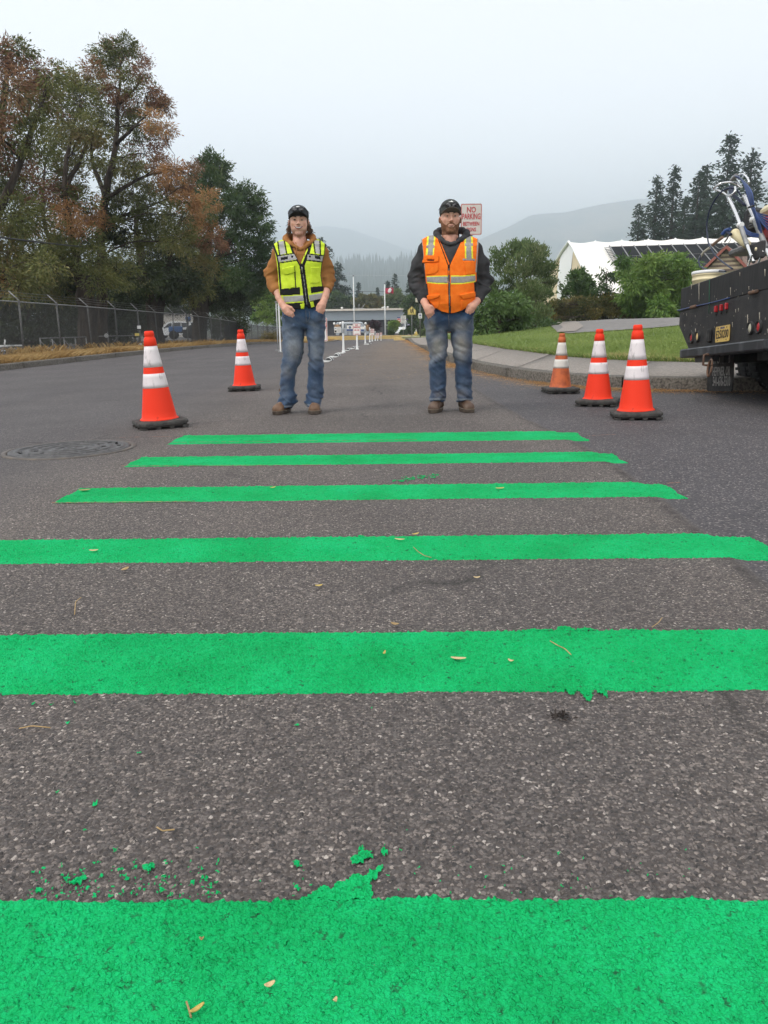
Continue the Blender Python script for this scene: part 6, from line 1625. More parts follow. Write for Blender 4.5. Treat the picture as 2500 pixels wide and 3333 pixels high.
M_HOSED2 = mat('deep_blue_hose', (.012,.032,.115), .4, var=.1); M_ENG = mat('engine_red', (.42,.025,.03), .4, var=.1); M_PLATE = mat('licence_plate_yellow', (.62,.43,.12), .5, col2=(.48,.32,.10), scale=30)
M_AMB = mat('amber_clear_lens', (.66,.48,.22), .25, spec=.6); M_CLEARL = mat('dusty_clear_lens', (.50,.47,.36), .3, spec=.6)
TX, TYC, TROLL = 3.06, 7.585, -4.2
truck = empty('flatbed_truck', (TX, TYC, .0), R(-90), 'black flatbed work truck seen from its rear corner at the right edge', 'truck')
truck.rotation_euler = (0, R(TROLL), R(-90))
_tm = np.array(Matrix.Rotation(R(-90), 3, 'Z') @ Matrix.Rotation(R(TROLL), 3, 'Y'))
def tk(zx, zy, b=0.0):
    """detail-crop pixel -> local (x right, z up) on the plane lying b metres forward of the tail"""
    px, py = 2150 + .3525*zx, 520 + .3525*zy
    r_ = _tm.T @ ray(px, py); o = _tm.T @ (np.array([0,0,H]) - np.array([TX,TYC,0]))
    t = (b - o[1]) / r_[1]; q = o + r_*t
    return q[0], q[2]
zt = np.mean([tk(185,1180)[1], tk(993,925)[1]]); zs = np.mean([tk(185,1400)[1], tk(993,1200)[1]]); zbt = np.mean([tk(178,1750,-.2)[1], tk(930,1658,-.2)[1]]); zbb = np.mean([tk(178,1830,-.2)[1], tk(930,1762,-.2)[1]])
xl = tk(183,1300)[0]; xr = -xl; xbl = tk(175,1790,-.2)[0]; xbr = tk(950,1700,-.2)[0]
0 and print('TRUCK', zt, zs, zbt, zbb, xl, xbl, xbr, tk(433,1870), tk(660,2140), tk(943,1950,.5))
LB = 4.2
zc = tk(178,1530)[1]; xch = tk(268,1722)[0]
# lower plate with cut corners
MB().prism([(xl,zs),(xr,zs),(xr,zc),(-xch,zbt),(xch,zbt),(xl,zc)], .06, c=(0,.0,0)).build('tail_plate', M_TRK, truck)
MB().bbox((0,.028,(zt+zs)/2),(xr-xl,.05,zt-zs-.006),.006).build('tail_board', M_TRKW, truck)
for s in (-1,1): MB().bbox((s*(xr-.02),LB/2+.06,(zt+zs)/2),(.04,LB,zt-zs),.006).build('side_board', M_TRKW, truck)
MB().box((0,LB/2+.065,zs-.03),(xr-xl-.01,LB,.06)).build('deck', M_TRK, truck)
for s in (-1,1): MB().prism([(s*xr*.999,zs-.06),(s*xr*.999,zc),(s*abs(xch)*.98,zbt),(s*abs(xch)*.9,zbt),(s*xr*.93,zs-.06)], LB*.25, c=(0,.07,0)).build('skirt', M_TRK, truck)
MB().bbox(((xbl+xbr)/2,-.10,(zbt+zbb)/2),(xbr-xbl,.20,zbt-zbb),.012).build('bumper', M_BUMP, truck)
for s in (-.42,.42): MB().box((s,2.2,zbb+.02),(.1,4.2,.16)).build('frame_rail', M_RUB, truck)
# raised tread bars on the tail plate: too small to pick apart singly
V, Fs = [], []
rs = np.random.RandomState(5)
x0_, x1_ = xl+.06, xr-.06; i = 0
for x in np.arange(x0_, x1_, .028):
    for z in np.arange(zbt+.02, zs-.02, .028):
        if z < zc and (x < xl + (zc-z)/(zc-zbt)*(xch-xl)+.02 or x > xr - (zc-z)/(zc-zbt)*(xch-xl)-.02): continue
        i += 1; a = .75 if (int(round((x-x0_)/.028)) + int(round((z-zbt-.02)/.028))) % 2 else -.75
        dx, dz = .011*math.cos(a), .011*math.sin(a); wx, wz = -.0032*math.sin(a), .0032*math.cos(a); o = len(V)
        V += [(x-dx,-.0003,z-dz),(x+wx,-.0026,z+wz),(x+dx,-.0003,z+dz),(x-wx,-.0026,z-wz)]; Fs += [(o,o+1,o+2,o+3)]
tag(mesh_np('tread_pattern', np.array(V), np.array(Fs), M_TRK, truck), kind='stuff')
# lights
def tlight(zx, zy, m, r_=.058, lab=None):
    x, z = tk(zx, zy, -.01); M_ = rotm('X', R(90))
    o = MB().lathe([(r_*.72,-.005),(r_*.78,.022),(r_*.95,.024),(r_,.0),(r_*1.02,-.01)], 24, (x,0,z), M=M_).build('tail_light', M_RUB, truck)
    MB().lathe([(r_*.76,-.002),(r_*.7,.010),(r_*.4,.017),(0,.019)], 24, (x,0,z), M=M_).build('lens', m, o)
    if lab: o['label'] = lab
tlight(285,1645,M_LAMPR,lab='red tail light, outer left'); tlight(341,1633,M_AMB,lab='amber tail light, inner left'); tlight(828,1555,M_CLEARL,lab='clear reversing light, inner right'); tlight(905,1543,M_LAMPR,lab='red tail light, outer right')
for zx, zy in ((524,1378),(572,1366),(620,1352)):
    x, z = tk(zx, zy); o = MB().bbox((x,-.012,z),(.032,.03,.06),.006).build('marker_light', M_LAMPR, truck); MB().tube([(x,-.01,z-.03),(x+.006,-.012,z-.062)], .006, 5).build('drip', M_BLACK, o)
# plate
x, z = tk(562,1607,-.02); pw, ph = .305, .155
a0 = tk(500,1610,-.02)[0]; a1 = tk(627,1610,-.02)[0]; pw = a1-a0; ph = abs(tk(562,1535,-.02)[1]-tk(562,1682,-.02)[1])
pl = MB().prism(rrect(pw, ph, .012), .006, c=(x,-.012,z)).build('licence_plate', M_PLATE, truck)
o = text_obj('plate_number', 'E250200', ph*.72, pl, (x,-.0135,z-.006), M_BLACK, bold=.0012); o.scale = (pw*.88/(max(v.co.x for v in o.data.vertices)-min(v.co.x for v in o.data.vertices)),1,1)
text_obj('plate_state', 'OREGON', ph*.17, pl, (x,-.0135,z+ph*.37), M_NAVY, sx=.95)
for sx in (-1,1):
    for sz in (-1,1): MB().lathe([(0,0),(.007,0),(.006,.003),(0,.004)], 8, (x+sx*pw*.3,-.012,z+sz*ph*.38), M=rotm('X',R(90))).build('bolt', M_RUST, pl)
MB().bbox(tuple(np.array((tk(470,1625)[0],-.02,tk(470,1625)[1]))),(.05,.05,.13),.015).build('plate_lamp', M_RUB, truck)
# hitch
hx0, hx1 = tk(370,1830,-.1)[0], tk(555,1810,-.1)[0]; hz0 = np.mean([tk(375,1868,-.1)[1], tk(520,1862,-.1)[1]])
MB().prism([(hx0,zbb),(hx1,zbb),(hx1-.07,hz0),(hx0+.03,hz0)], .06, c=(0,-.16,0)).build('hitch_plate', M_TRK, truck)
x, z = tk(443,1800,-.2); MB().tube([(x-.02,-.17,z+.0),(x-.025,-.23,z),(x-.025,-.235,z-.09),(x-.02,-.17,z-.1)], .012, 6).tube([(x-.04,-.22,z),(x+.04,-.22,z+.004)], .011, 6).build('pintle_hook', M_RUST, truck)
x, z = tk(470,1922,-.2); MB().tube([(x+.045*math.cos(a),-.215+.01*math.sin(a),z+.075*math.sin(a)) for a in np.linspace(0.2,2*math.pi+.2,20)], .010, 6).build('safety_ring', M_RUST, truck)
# latch bars and tie wire on the tailboard
for zx, zy in ((870,1222),(315,1358)): x, z = tk(zx, zy); MB().bbox((x,-.012,z),(.16,.03,.03),.008).build('latch', M_RUST, truck)
P = [tk(*q) for q in ((165,1390),(230,1378),(300,1358),(440,1330),(560,1302),(650,1275))]
MB().tube([(a,-.014-.004*math.sin(i*2),b_) for i,(a,b_) in enumerate(P)], .0055, 5).build('tie_rope', M_HOSE, truck)
MB().tube([(P[0][0],-.014,P[0][1]),(P[0][0]-.03,.02,P[0][1]-.006),(P[0][0]-.01,.08,P[0][1]+.02)], .0055, 5).build('tie_rope', M_HOSE, truck)
# paint drips on the tail
M_DRIP = mat('pale_paint_drip', (.42,.38,.31), .7, var=.2, scale=30); M_DRIPG = mat('green_paint_drip', (.02,.12,.06), .7)
mb = MB(); rs = np.random.RandomState(12)
for zx, z0, z1, w in ((282,1150,1195,6),(352,1140,1310,5),(728,1040,1075,4),(808,930,980,4),(643,1180,1250,4),(960,1010,1075,5),(238,1420,1440,4),(220,1520,1540,4),(320,1560,1600,5),(800,1430,1560,5),(910,1410,1480,5),(812,1170,1200,4),(715,1370,1400,4),(690,1380,1410,4),(660,1500,1545,4),(985,1560,1600,5)):
    a, b_ = tk(zx, z0, -.006), tk(zx, z1, -.006); n = 6; t = np.linspace(0,1,n)
    mb.tube([(a[0]+(b_[0]-a[0])*k+rs.normal(0,.001), -.002, a[1]+(b_[1]-a[1])*k) for k in t], [.0045*w/5*(1-.5*k) for k in t], 5)
for _ in range(46):
    zx, zy = rs.uniform(200,985), rs.uniform(1150,1620); a = tk(zx, zy, -.004); mb.tube([(a[0],-.001,a[1]),(a[0]+rs.normal(0,.001),-.002,a[1]-rs.uniform(.004,.02))], rs.uniform(.0012,.0026), 4)
tag(mb.build('paint_drips', M_DRIP, truck), kind='stuff')
a, b_ = tk(450,1110,-.004), tk(446,1420,-.004); MB().tube([(a[0],-.002,a[1]),(b_[0],-.003,b_[1])], .003, 5).build('green_drip', M_DRIPG, truck)
# mudflap
fb = .15; fx0, fx1 = tk(433,1990,fb)[0], tk(664,1990,fb)[0]; fz1 = zbb+.12; fz0 = np.mean([tk(445,2125,fb)[1], tk(650,2150,fb)[1]])
fo = MB().prism([(q[0]+(fx0+fx1)/2, q[1]+(fz0+fz1)/2) for q in rrect(fx1-fx0, fz1-fz0, .035)], .014, c=(0,fb,0)).build('mud_flap', M_RUB, truck)
M_FLT = mat('grey_flap_print', (.34,.33,.31), .7, col2=(.22,.21,.20), scale=40)
for s, zx, zy, hz, wz in (('IT COIL FAB',566,1845,88,150),('HEPPNER, OR',560,1957,95,160),('541-676-5510',562,2050,100,160)):
    x, z = tk(zx, zy, fb); hgt = abs(tk(zx, zy-hz/2, fb)[1]-tk(zx, zy+hz/2, fb)[1]); wid = abs(tk(zx-wz/2, zy, fb)[0]-tk(zx+wz/2, zy, fb)[0])
    o = text_obj('lettering', s, hgt*1.25, fo, (x, fb-.0015, z), M_FLT, bold=.0015)
    w0 = max(v.co.x for v in o.data.vertices)-min(v.co.x for v in o.data.vertices); o.scale = (wid/w0, 1, 1)
x, z = tk(560,2110,fb); MB().box((x,fb-.002,z),(fx1-fx0-.04,.004,.006)).build('flap_rib', M_RUB, fo)
# wheels: dual pair each side, axle, tank
for s in (-1,1):
    for k in (0, 1):
        xw = s*(abs(xl)-.16-.27*k); wr = .37; yw = .98; zg_ = .0
        zw = wr + (-(TX) * 0) + s*(-.0) + (0.075*s*0) + .02 + (.085 if s > 0 else -.035)*0
        zc_ = .375 - s*0.07*0
        w = MB().lathe([(wr*.55,-.11),(wr*.9,-.12),(wr*.97,-.1),(wr,-.06),(wr,.06),(wr*.97,.1),(wr*.9,.12),(wr*.55,.11)], 40, (xw,yw,zc_-.0), M=rotm('Y',R(90))).build('wheel', M_TYRE, truck)
        MB().lathe([(0,-.04),(wr*.2,-.05),(wr*.5,-.08),(wr*.56,-.1),(wr*.56,.1),(wr*.5,.06),(0,.05)], 20, (xw,yw,zc_), M=rotm('Y',R(90))).build('rim', M_RIM, w)
        mb = MB()
        for q in range(36):
            a = 2*math.pi*q/36
            for sd in (-1,1): mb.box((xw+sd*.07, yw+wr*.99*math.cos(a), zc_+wr*.99*math.sin(a)), (.10,.03,.016), M=rotm('X', a-R(90)))
        tag(mb.build('tread_block', M_TYRE, w), kind='stuff')
MB().tube([(-.7,.98,.375),(.7,.98,.375)], .06, 10).lathe([(0,-.2),(.12,-.15),(.17,0),(.12,.15),(0,.2)], 14, (0,.98,.375), M=rotm('X',R(90))).build('axle', M_RUB, truck)
MB().bbox((.28,.62,zbb-.02),(.75,.5,.24),.06).build('tank', M_RUB, truck)
MB().bbox((0,LB+1.0,1.15),(1.9,1.5,1.5),.15).build('cab', M_TRK, truck)
MB().bbox((0,LB+2.2,.85),(1.8,1.2,.6),.12).build('bonnet', M_TRK, truck)
for s in (-1,1):
    w = MB().lathe([(.2,-.11),(.35,-.12),(.37,-.06),(.37,.06),(.35,.12),(.2,.11)], 30, (s*.82,LB+1.9,.375), M=rotm('Y',R(90))).build('wheel', M_TYRE, truck)
    MB().lathe([(0,-.05),(.2,-.08),(.2,.08),(0,.05)], 16, (s*.82,LB+1.9,.375), M=rotm('Y',R(90))).build('rim', M_RIM, w)
# ---- things carried on the bed (stand on the tilted deck)
def onbed(name, lab, cat):
    e = empty(name, truck.location, 0, lab, cat); e.rotation_euler = truck.rotation_euler
    return e
def tp(zx, zy, b):
    x, z = tk(zx, zy, b); return np.array([x, b, z])
e = onbed('bucket', 'cream plastic bucket with a white lid in the left rear corner of the truck bed', 'bucket')
c = tp(440,1032,.26); rb = .16; zt_ = c[2]
hb = .36; z0 = zt_-hb
MB().lathe([(rb*.86,0),(rb*.88,.01),(rb*.96,hb*.72),(rb*1.0,hb*.73),(rb*1.0,hb*.77),(rb*.97,hb*.78),(rb*.975,hb*.86),(rb*1.01,hb*.87),(rb*1.01,hb*.92)], 32, (c[0],c[1],z0)).build('body', M_CREAM, e)
MB().lathe([(rb*1.03,hb*.915),(rb*1.05,hb*.93),(rb*1.05,hb*.985),(rb*1.02,hb),(rb*.9,hb),(rb*.88,hb*.98),(0,hb*.975)], 32, (c[0],c[1],z0)).build('lid', M_WHITEP, e)
e = onbed('line_striper', 'paint line striping machine with chrome handles, blue hoses and red engine on the truck bed', 'machine')
def tub(name, pts, r_, m, n=8, smooth_n=24, parent=e):
    P = np.array([tp(*q) for q in pts]); t = np.linspace(0, len(P)-1, smooth_n); Q = np.stack([np.interp(t, np.arange(len(P)), P[:,i]) for i in range(3)],1)
    for _ in range(3): Q[1:-1] = (Q[:-2]+2*Q[1:-1]+Q[2:])/4
    return MB().tube(Q, r_, n).build(name, m, parent)
h1 = tub('handle', [(862,945,.5),(800,790,.5),(735,600,.5),(700,505,.5),(622,335,.5)], .019, M_CHROME)
tub('grip', [(800,790,.5),(735,600,.5)], .024, M_GALV, parent=h1); tub('collar', [(752,598,.5),(722,604,.5)], .026, M_WHITE, parent=h1)
tub('handlebar', [(622,335,.5),(580,305,.5),(520,278,.48),(490,268,.46),(510,245,.46),(560,215,.5),(640,205,.6),(700,225,.7),(752,262,.75)], .0115, M_CHROME, parent=h1, smooth_n=50)
tub('handlebar', [(632,335,.5),(668,315,.52),(692,285,.54),(688,250,.56)], .0115, M_CHROME, parent=h1)
h2 = tub('handle', [(1010,905,.8),(940,740,.8),(872,555,.8),(822,450,.8),(770,330,.8)], .021, M_CHROME)
tub('grip', [(975,820,.8),(872,555,.8)], .032, M_GALV, parent=h2); tub('collar', [(888,548,.8),(846,554,.8)], .034, M_WHITE, parent=h2)
tub('handlebar', [(745,250,.8),(680,175,.8),(720,140,.8),(765,130,.82),(800,165,.84),(818,205,.84),(802,238,.84)], .0115, M_CHROME, parent=h2, smooth_n=50)
tub('bracket', [(655,190,.78),(685,160,.78),(700,145,.78)], .024, M_GALV, parent=h2)
for k in range(6):
    o = k*17
    tub('hose', [(690+o*.25,150+o*.2,.74+.02*k),(735+o*.5,165+o*.5,.74),(775+o*.55,235+o*.3,.72),(800+o*.6,320,.7),(832+o*.35,430+o*.1,.72),(880+o*.2,490+o*.6,.76),(1000,520+o*1.6,.85),(1060,535+o*2,.95)], .0078, M_HOSE if k % 2 else M_HOSED2, 7, 40)
for k in range(3): tub('hose', [(640+k*14,240,.7),(632+k*14,300,.68),(660+k*18,330,.68),(770+k*10,420,.7)], .008, M_HOSED, 6)
for k in range(3): tub('hose', [(840+k*10,440,.72),(880+k*8,540,.74),(905+k*9,620,.78),(915+k*9,700,.8)], .009, M_HOSE, 6)
for k in range(3): tub('hose', [(755,590+k*18,.62),(790,650+k*16,.62),(840,680+k*14,.66),(905,690+k*12,.74)], .009, M_HOSE, 6)
tub('cable_tie', [(815,440,.68),(860,425,.68)], .012, M_BLACK)
tub('loop_hose', [(740,330,.62),(700,268,.58),(640,255,.52),(570,285,.46),(500,370,.42),(446,480,.4),(424,620,.4),(440,770,.4),(500,880,.38),(580,950,.36),(665,1008,.34)], .0085, M_HOSED, 8, 70)
tub('spray_hose', [(455,812,.34),(400,850,.32),(368,890,.3),(352,935,.28),(362,985,.28),(420,1014,.28),(500,1024,.3),(605,1030,.34)], .0085, M_HOSED, 8, 60)
tub('hose_sleeve', [(455,812,.34),(400,850,.32),(362,905,.3)], .0125, mat('grey_sleeve', (.36,.34,.27), .6))
g1 = tub('gun_grip', [(575,715,.4),(530,748,.38),(478,790,.36)], .016, mat('brown_grip', (.20,.13,.09), .7))
tub('gun_body', [(570,690,.4),(600,655,.42),(640,640,.44)], .020, M_HOSE, parent=g1); tub('gun_body', [(590,650,.42),(650,690,.44)], .016, M_HOSED, parent=g1)
tub('trigger', [(630,690,.43),(615,730,.42),(592,760,.41)], .009, M_GALVD, parent=g1); tub('trigger_guard', [(500,790,.37),(545,825,.37),(600,800,.38),(648,745,.42),(640,720,.43)], .0035, M_GALV, 5, parent=g1)
a, b_ = tp(680,675,.5), tp(800,785,.55); ax = (b_-a)/np.linalg.norm(b_-a); L = np.linalg.norm(b_-a)
Mq = np.array(Vector(ax).to_track_quat('Z','Y').to_matrix()); rr = abs(tp(655,690,.5)[2]-tp(710,655,.5)[2])*.5+.045
MB().lathe([(rr*.8,.01),(rr*.92,0),(rr,.006),(rr,.03),(rr*.93,.035),(rr*.86,L),(0,L*1.02)], 22, tuple(a), M=Mq).build('paint_hopper', M_CREAM, e)
tub('stand_leg', [(848,870,.48),(806,985,.46)], .011, M_CHROME); tub('stand_leg', [(948,840,.56),(900,960,.54)], .011, M_CHROME)
q0, q1 = tp(832,790,.56), tp(940,905,.56)
MB().bbox(tuple((q0+q1)/2), (abs(q1[0]-q0[0])*1.1,.05,abs(q1[2]-q0[2])), .01).build('mount_plate', M_TRK, e)
q = tp(885,825,.5); MB().lathe([(0,0),(.018,0),(.018,.01),(0,.012)], 12, tuple(q), M=rotm('X',R(90))).build('knob', M_CREAM, e)
c = tp(985,640,.95); eng = MB().bbox(tuple(c+[.06,.1,0]), (.34,.3,.28), .04).build('engine', M_ENG, e)
for k in range(5): MB().box(tuple(c+[-.075+.03*k,-.053,.03]), (.012,.02,.10)).build('cooling_slot', M_BLACK, eng)
MB().bbox(tuple(tp(975,478,.95)+[.08,.1,0]), (.34,.3,.13), .05).build('fuel_tank', M_CREAM, eng)
MB().bbox(tuple(tp(862,560,.98)), (.12,.2,.26), .03).build('air_filter', M_BLACK, eng)
for k in range(6): MB().box(tuple(tp(850,500+24*k,.9)), (.13,.03,.012)).build('cooling_fin', M_GALVD, eng)
MB().bbox(tuple(tp(960,830,1.0)), (.5,.6,.07), .02).build('chassis', M_GALVD, e)
for s in (-.2,.3): 
    q = tp(960,860,1.0); MB().lathe([(.05,-.04),(.12,-.04),(.13,0),(.12,.04),(.05,.04)], 18, (q[0]+s, q[1]+.1, zs+.13), M=rotm('Y',R(90))).build('wheel', M_TYRE, e)
# ================================================================== people (bodies and clothes grown from blended solids)
def vnoise(P, seed=0):
    """smooth value noise, P (...,3) -> -1..1"""
    P = np.asarray(P, np.float32); i = np.floor(P).astype(np.int64); f = P - i; f = f*f*(3-2*f)
    def h(a, b, c):
        n = (a*374761393 + b*668265263 + c*2147483647 + seed*974634777) & 0x7fffffff
        n = ((n ^ (n >> 13)) * 1274126177) & 0x7fffffff
        return ((n ^ (n >> 16)) & 0xffff) / 32767.5 - 1
    x, y, z = i[...,0], i[...,1], i[...,2]; u, v, w = f[...,0], f[...,1], f[...,2]; r = 0
    for dx in (0,1):
        for dy in (0,1):
            for dz in (0,1):
                r = r + h(x+dx, y+dy, z+dz) * (u if dx else 1-u) * (v if dy else 1-v) * (w if dz else 1-w)
    return r
def s_ell(P, c, r):
    q = (P - np.array(c, np.float32)) / np.array(r, np.float32); k0 = np.sqrt((q*q).sum(-1)); k1 = np.sqrt(((q/np.array(r, np.float32))**2).sum(-1)) + 1e-9
    return k0*(k0-1)/k1
def s_cap(P, a, b, ra, rb, fy=1.0):
    a = np.array(a, np.float32); b = np.array(b, np.float32); d = b - a
    t = np.clip(((P - a) @ d) / (d @ d), 0, 1); q = P - a - t[...,None]*d
    if fy != 1.0: q = q * np.array([1, 1/fy, 1], np.float32)
    return np.sqrt((q*q).sum(-1)) - (ra + (rb-ra)*t)
def s_chain(P, pts, k=.02, fy=1.0):
    r = None
    for (a, ra), (b, rb) in zip(pts[:-1], pts[1:]):
        s = s_cap(P, a, b, ra, rb, fy); r = s if r is None else smin(r, s, k)
    return r
def smin(a, b, k):
    h = np.clip(.5 + .5*(b-a)/k, 0, 1); return b + (a-b)*h - k*h*(1-h)
def smax(a, b, k): return -smin(-a, -b, k)
def s_loft(P, st, p=2.4):
    """st: rows (z, x0, x1, yc, half depth), z ascending"""
    st = np.array(sorted(st), np.float32); z = P[...,2]
    x0 = np.interp(z, st[:,0], st[:,1]); x1 = np.interp(z, st[:,0], st[:,2]); yc = np.interp(z, st[:,0], st[:,3]); b = np.interp(z, st[:,0], st[:,4])
    a = (x1-x0)/2; c = (x0+x1)/2
    q = ((np.abs(P[...,0]-c)/a)**p + (np.abs(P[...,1]-yc)/b)**p)**(1/p)
    d = (q-1)*np.minimum(a, b)
    return np.maximum(d, np.maximum(st[0,0]-z, z-st[-1,0]))
def nets(fn, lo, hi, h):
    """surface nets: fn(points)->distance; returns verts, quads"""
    lo = np.array(lo, float); n = np.ceil((np.array(hi)-lo)/h).astype(int)+1
    ax = [lo[i]+h*np.arange(n[i]) for i in range(3)]
    G = np.stack(np.meshgrid(*ax, indexing='ij'), -1).astype(np.float32)
    D = fn(G).astype(np.float32); S = D < 0
    c = tuple(n-1)
    cnt = np.zeros(c, np.int32); acc = np.zeros(c+(3,), np.float32)
    off = [(a,b,d) for a in (0,1) for b in (0,1) for d in (0,1)]
    sl = lambda o: tuple(slice(o[i], o[i]+c[i]) for i in range(3))
    for a in off:
        for ax_ in range(3):
            if a[ax_]: continue
            b = list(a); b[ax_] = 1; b = tuple(b)
            A, B = D[sl(a)], D[sl(b)]; m = (A < 0) != (B < 0)
            t = np.where(m, A/(A-B+1e-12), 0)
            p = np.zeros(c+(3,), np.float32)
            for i in range(3): p[...,i] = a[i]
            p[...,ax_] += t
            acc += np.where(m[...,None], p, 0); cnt += m
    act = cnt > 0; idx = -np.ones(c, np.int64); idx[act] = np.arange(act.sum())
    I = np.argwhere(act); V = lo + h*(I + acc[act]/cnt[act][:,None])
    Fs = []
    for ax_ in range(3):
        u, v = (ax_+1)%3, (ax_+2)%3
        s0 = [slice(None)]*3; s1 = [slice(None)]*3; s0[ax_] = slice(0,-1); s1[ax_] = slice(1,None)
        m = S[tuple(s0)] != S[tuple(s1)]; q = np.argwhere(m)
        q = q[(q[:,u]>0)&(q[:,v]>0)&(q[:,u]<n[u]-1)&(q[:,v]<n[v]-1)]
        if not len(q): continue
        fl = S[tuple(s0)][tuple(q.T)]
        def g(du, dv):
            w = q.copy(); w[:,u] -= du; w[:,v] -= dv; return idx[tuple(w.T)]
        Q = np.stack([g(1,1), g(0,1), g(0,0), g(1,0)], 1)
        Q[~fl] = Q[~fl][:, ::-1]; Fs.append(Q)
    return V, np.concatenate(Fs)
def proj(Wp):
    c = (np.asarray(Wp) - [0,0,H]) @ CAMM
    return CX + F*c[...,0]/c[...,2], CY - F*c[...,1]/c[...,2]
def in_pg(x, y, P): return in_poly(np.asarray(x), np.asarray(y), np.array(P, float))
def near_line(x, y, P, w):
    r = np.full(np.shape(x), 1e9)
    for a, b in zip(P[:-1], P[1:]):
        a = np.array(a, float); b = np.array(b, float); d = b-a; t = np.clip(((x-a[0])*d[0]+(y-a[1])*d[1])/(d@d), 0, 1)
        r = np.minimum(r, np.hypot(x-a[0]-t*d[0], y-a[1]-t*d[1]))
    return r < w
def sub_mesh(name, V, Fq, sel, m, parent, push=0.0, N=None):
    f = Fq[sel]
    if not len(f): return None
    u, inv = np.unique(f.ravel(), return_inverse=True); f2 = inv.reshape(f.shape); v = V[u].copy()
    if push:
        # interior vertices stand proud, the rim stays on the cloth
        allc = np.bincount(Fq.ravel(), minlength=len(V)); selc = np.bincount(f.ravel(), minlength=len(V)); inner = (selc[u] == allc[u])
        v[inner] += N[u][inner]*push
    return mesh_np(name, v, f2, m, parent, smooth=True)
def pieces(Fq, sel, nv):
    f = np.where(sel)[0]
    if not len(f): return []
    lab = np.arange(nv); Q = Fq[f]
    while True:
        mn = lab[Q].min(1); new = lab.copy()
        for i in range(4): np.minimum.at(new, Q[:, i], mn)
        new = new[new]
        if (new == lab).all(): break
        lab = new
    fl = lab[Q[:, 0]]; out = []
    for u in np.unique(fl):
        c = np.zeros(len(Fq), bool); c[f[fl == u]] = True
        if c.sum() > 14: out.append(c)
    return out
def vnormals(V, Fq):
    n = np.cross(V[Fq[:,2]]-V[Fq[:,0]], V[Fq[:,3]]-V[Fq[:,1]]); N = np.zeros_like(V)
    for i in range(4): np.add.at(N, Fq[:,i], n)
    return N/(np.linalg.norm(N, axis=1)[:,None]+1e-12)

def skin_mat(name, c1, c2, ruddy):
    m, n, k, b = new_mat(name); tc = n.new('ShaderNodeTexCoord')
    c = ramp(n, k, noise(n, k, tc.outputs['Object'], 22, 4), [(.35, c1), (.65, c2)])
    a = n.new('ShaderNodeAttribute'); a.attribute_name = 'ruddy'; c = mixc(n, k, a.outputs['Fac'], c, ruddy)
    a3 = n.new('ShaderNodeAttribute'); a3.attribute_name = 'stubble'; c = mixc(n, k, mth(n, k, 'MULTIPLY', a3.outputs['Fac'], mth(n, k, 'MULTIPLY_ADD', noise(n, k, tc.outputs['Object'], 240, 2), 1.2, .2), clamp=True), c, (.15,.075,.05))
    k.new(c, b.inputs['Base Color']); b.inputs['Roughness'].default_value = .5; b.inputs['Specular IOR Level'].default_value = .35
    b.inputs['Subsurface Weight'].default_value = .12; b.inputs['Subsurface Radius'].default_value = (.012,.005,.003); b.inputs['Subsurface Scale'].default_value = .6
    return m
def denim_mat(name, dark, mid):
    m, n, k, b = new_mat(name); tc = n.new('ShaderNodeTexCoord'); pos = tc.outputs['Object']
    c = ramp(n, k, noise(n, k, pos, 9, 6, .65), [(.32, dark), (.68, mid)])
    a = n.new('ShaderNodeAttribute'); a.attribute_name = 'worn'
    f = mth(n, k, 'MULTIPLY', a.outputs['Fac'], mth(n, k, 'MULTIPLY_ADD', noise(n, k, pos, 16, 5, .7), 1.5, .0), clamp=True)
    c = mixc(n, k, f, c, (.25,.275,.30))
    a2 = n.new('ShaderNodeAttribute'); a2.attribute_name = 'dirt'; c = mixc(n, k, mth(n, k, 'MULTIPLY', a2.outputs['Fac'], noise(n, k, pos, 12, 4), clamp=True), c, (.30,.25,.185))
    mp = n.new('ShaderNodeMapping'); mp.inputs['Scale'].default_value = (260,260,70); k.new(pos, mp.inputs[0])
    c = mixc(n, k, .35, c, ramp(n, k, noise(n, k, mp.outputs[0], 1, 2), [(.35,(.65,.65,.65)),(.65,(1.3,1.3,1.3))]), 'MULTIPLY')
    k.new(c, b.inputs['Base Color']); b.inputs['Roughness'].default_value = .85; b.inputs['Specular IOR Level'].default_value = .2; b.inputs['Sheen Weight'].default_value = .15
    return m
def cloth(name, col, v=.1, sc=30, bump=.0012, col2=None, rough=.85):
    return mat(name, col, rough, v, sc, col2=col2, bump=bump, bscale=180, spec=.2, detail=5)
M_LIME = cloth('lime_vest_mesh', (.55,.70,.035), col2=(.63,.78,.055)); M_VBLK = cloth('black_vest_binding', (.014,.014,.016)); M_SILV = cloth('silver_reflective_tape', (.36,.35,.35), .08, 60, .0004, rough=.5)
M_ORNG = cloth('orange_vest_cloth', (.90,.165,.012), col2=(.95,.21,.02)); M_YTAPE = cloth('lime_yellow_tape', (.80,.78,.06), .05); M_GTAPE = cloth('grey_reflective_tape', (.30,.285,.27), .1, 60, .0004, rough=.55)
M_TANH = cloth('tan_brown_fleece', (.29,.125,.038), col2=(.37,.165,.055), sc=14); M_CHAR = cloth('charcoal_fleece', (.036,.036,.039), col2=(.058,.057,.060), sc=14)
M_ZIP = mat('metal_zip', (.30,.30,.31), .4, metal=.7); M_CAPD = cloth('dark_grey_cap_cloth', (.058,.064,.072), .15, 40); M_CAPG = cloth('charcoal_cap_cloth', (.055,.060,.058), .15, 40); M_CAPBR = cloth('black_cap_brim', (.024,.026,.029)); M_LENS = mat('sunglass_lens', (.012,.013,.016), .12, spec=.8, coat=.5)
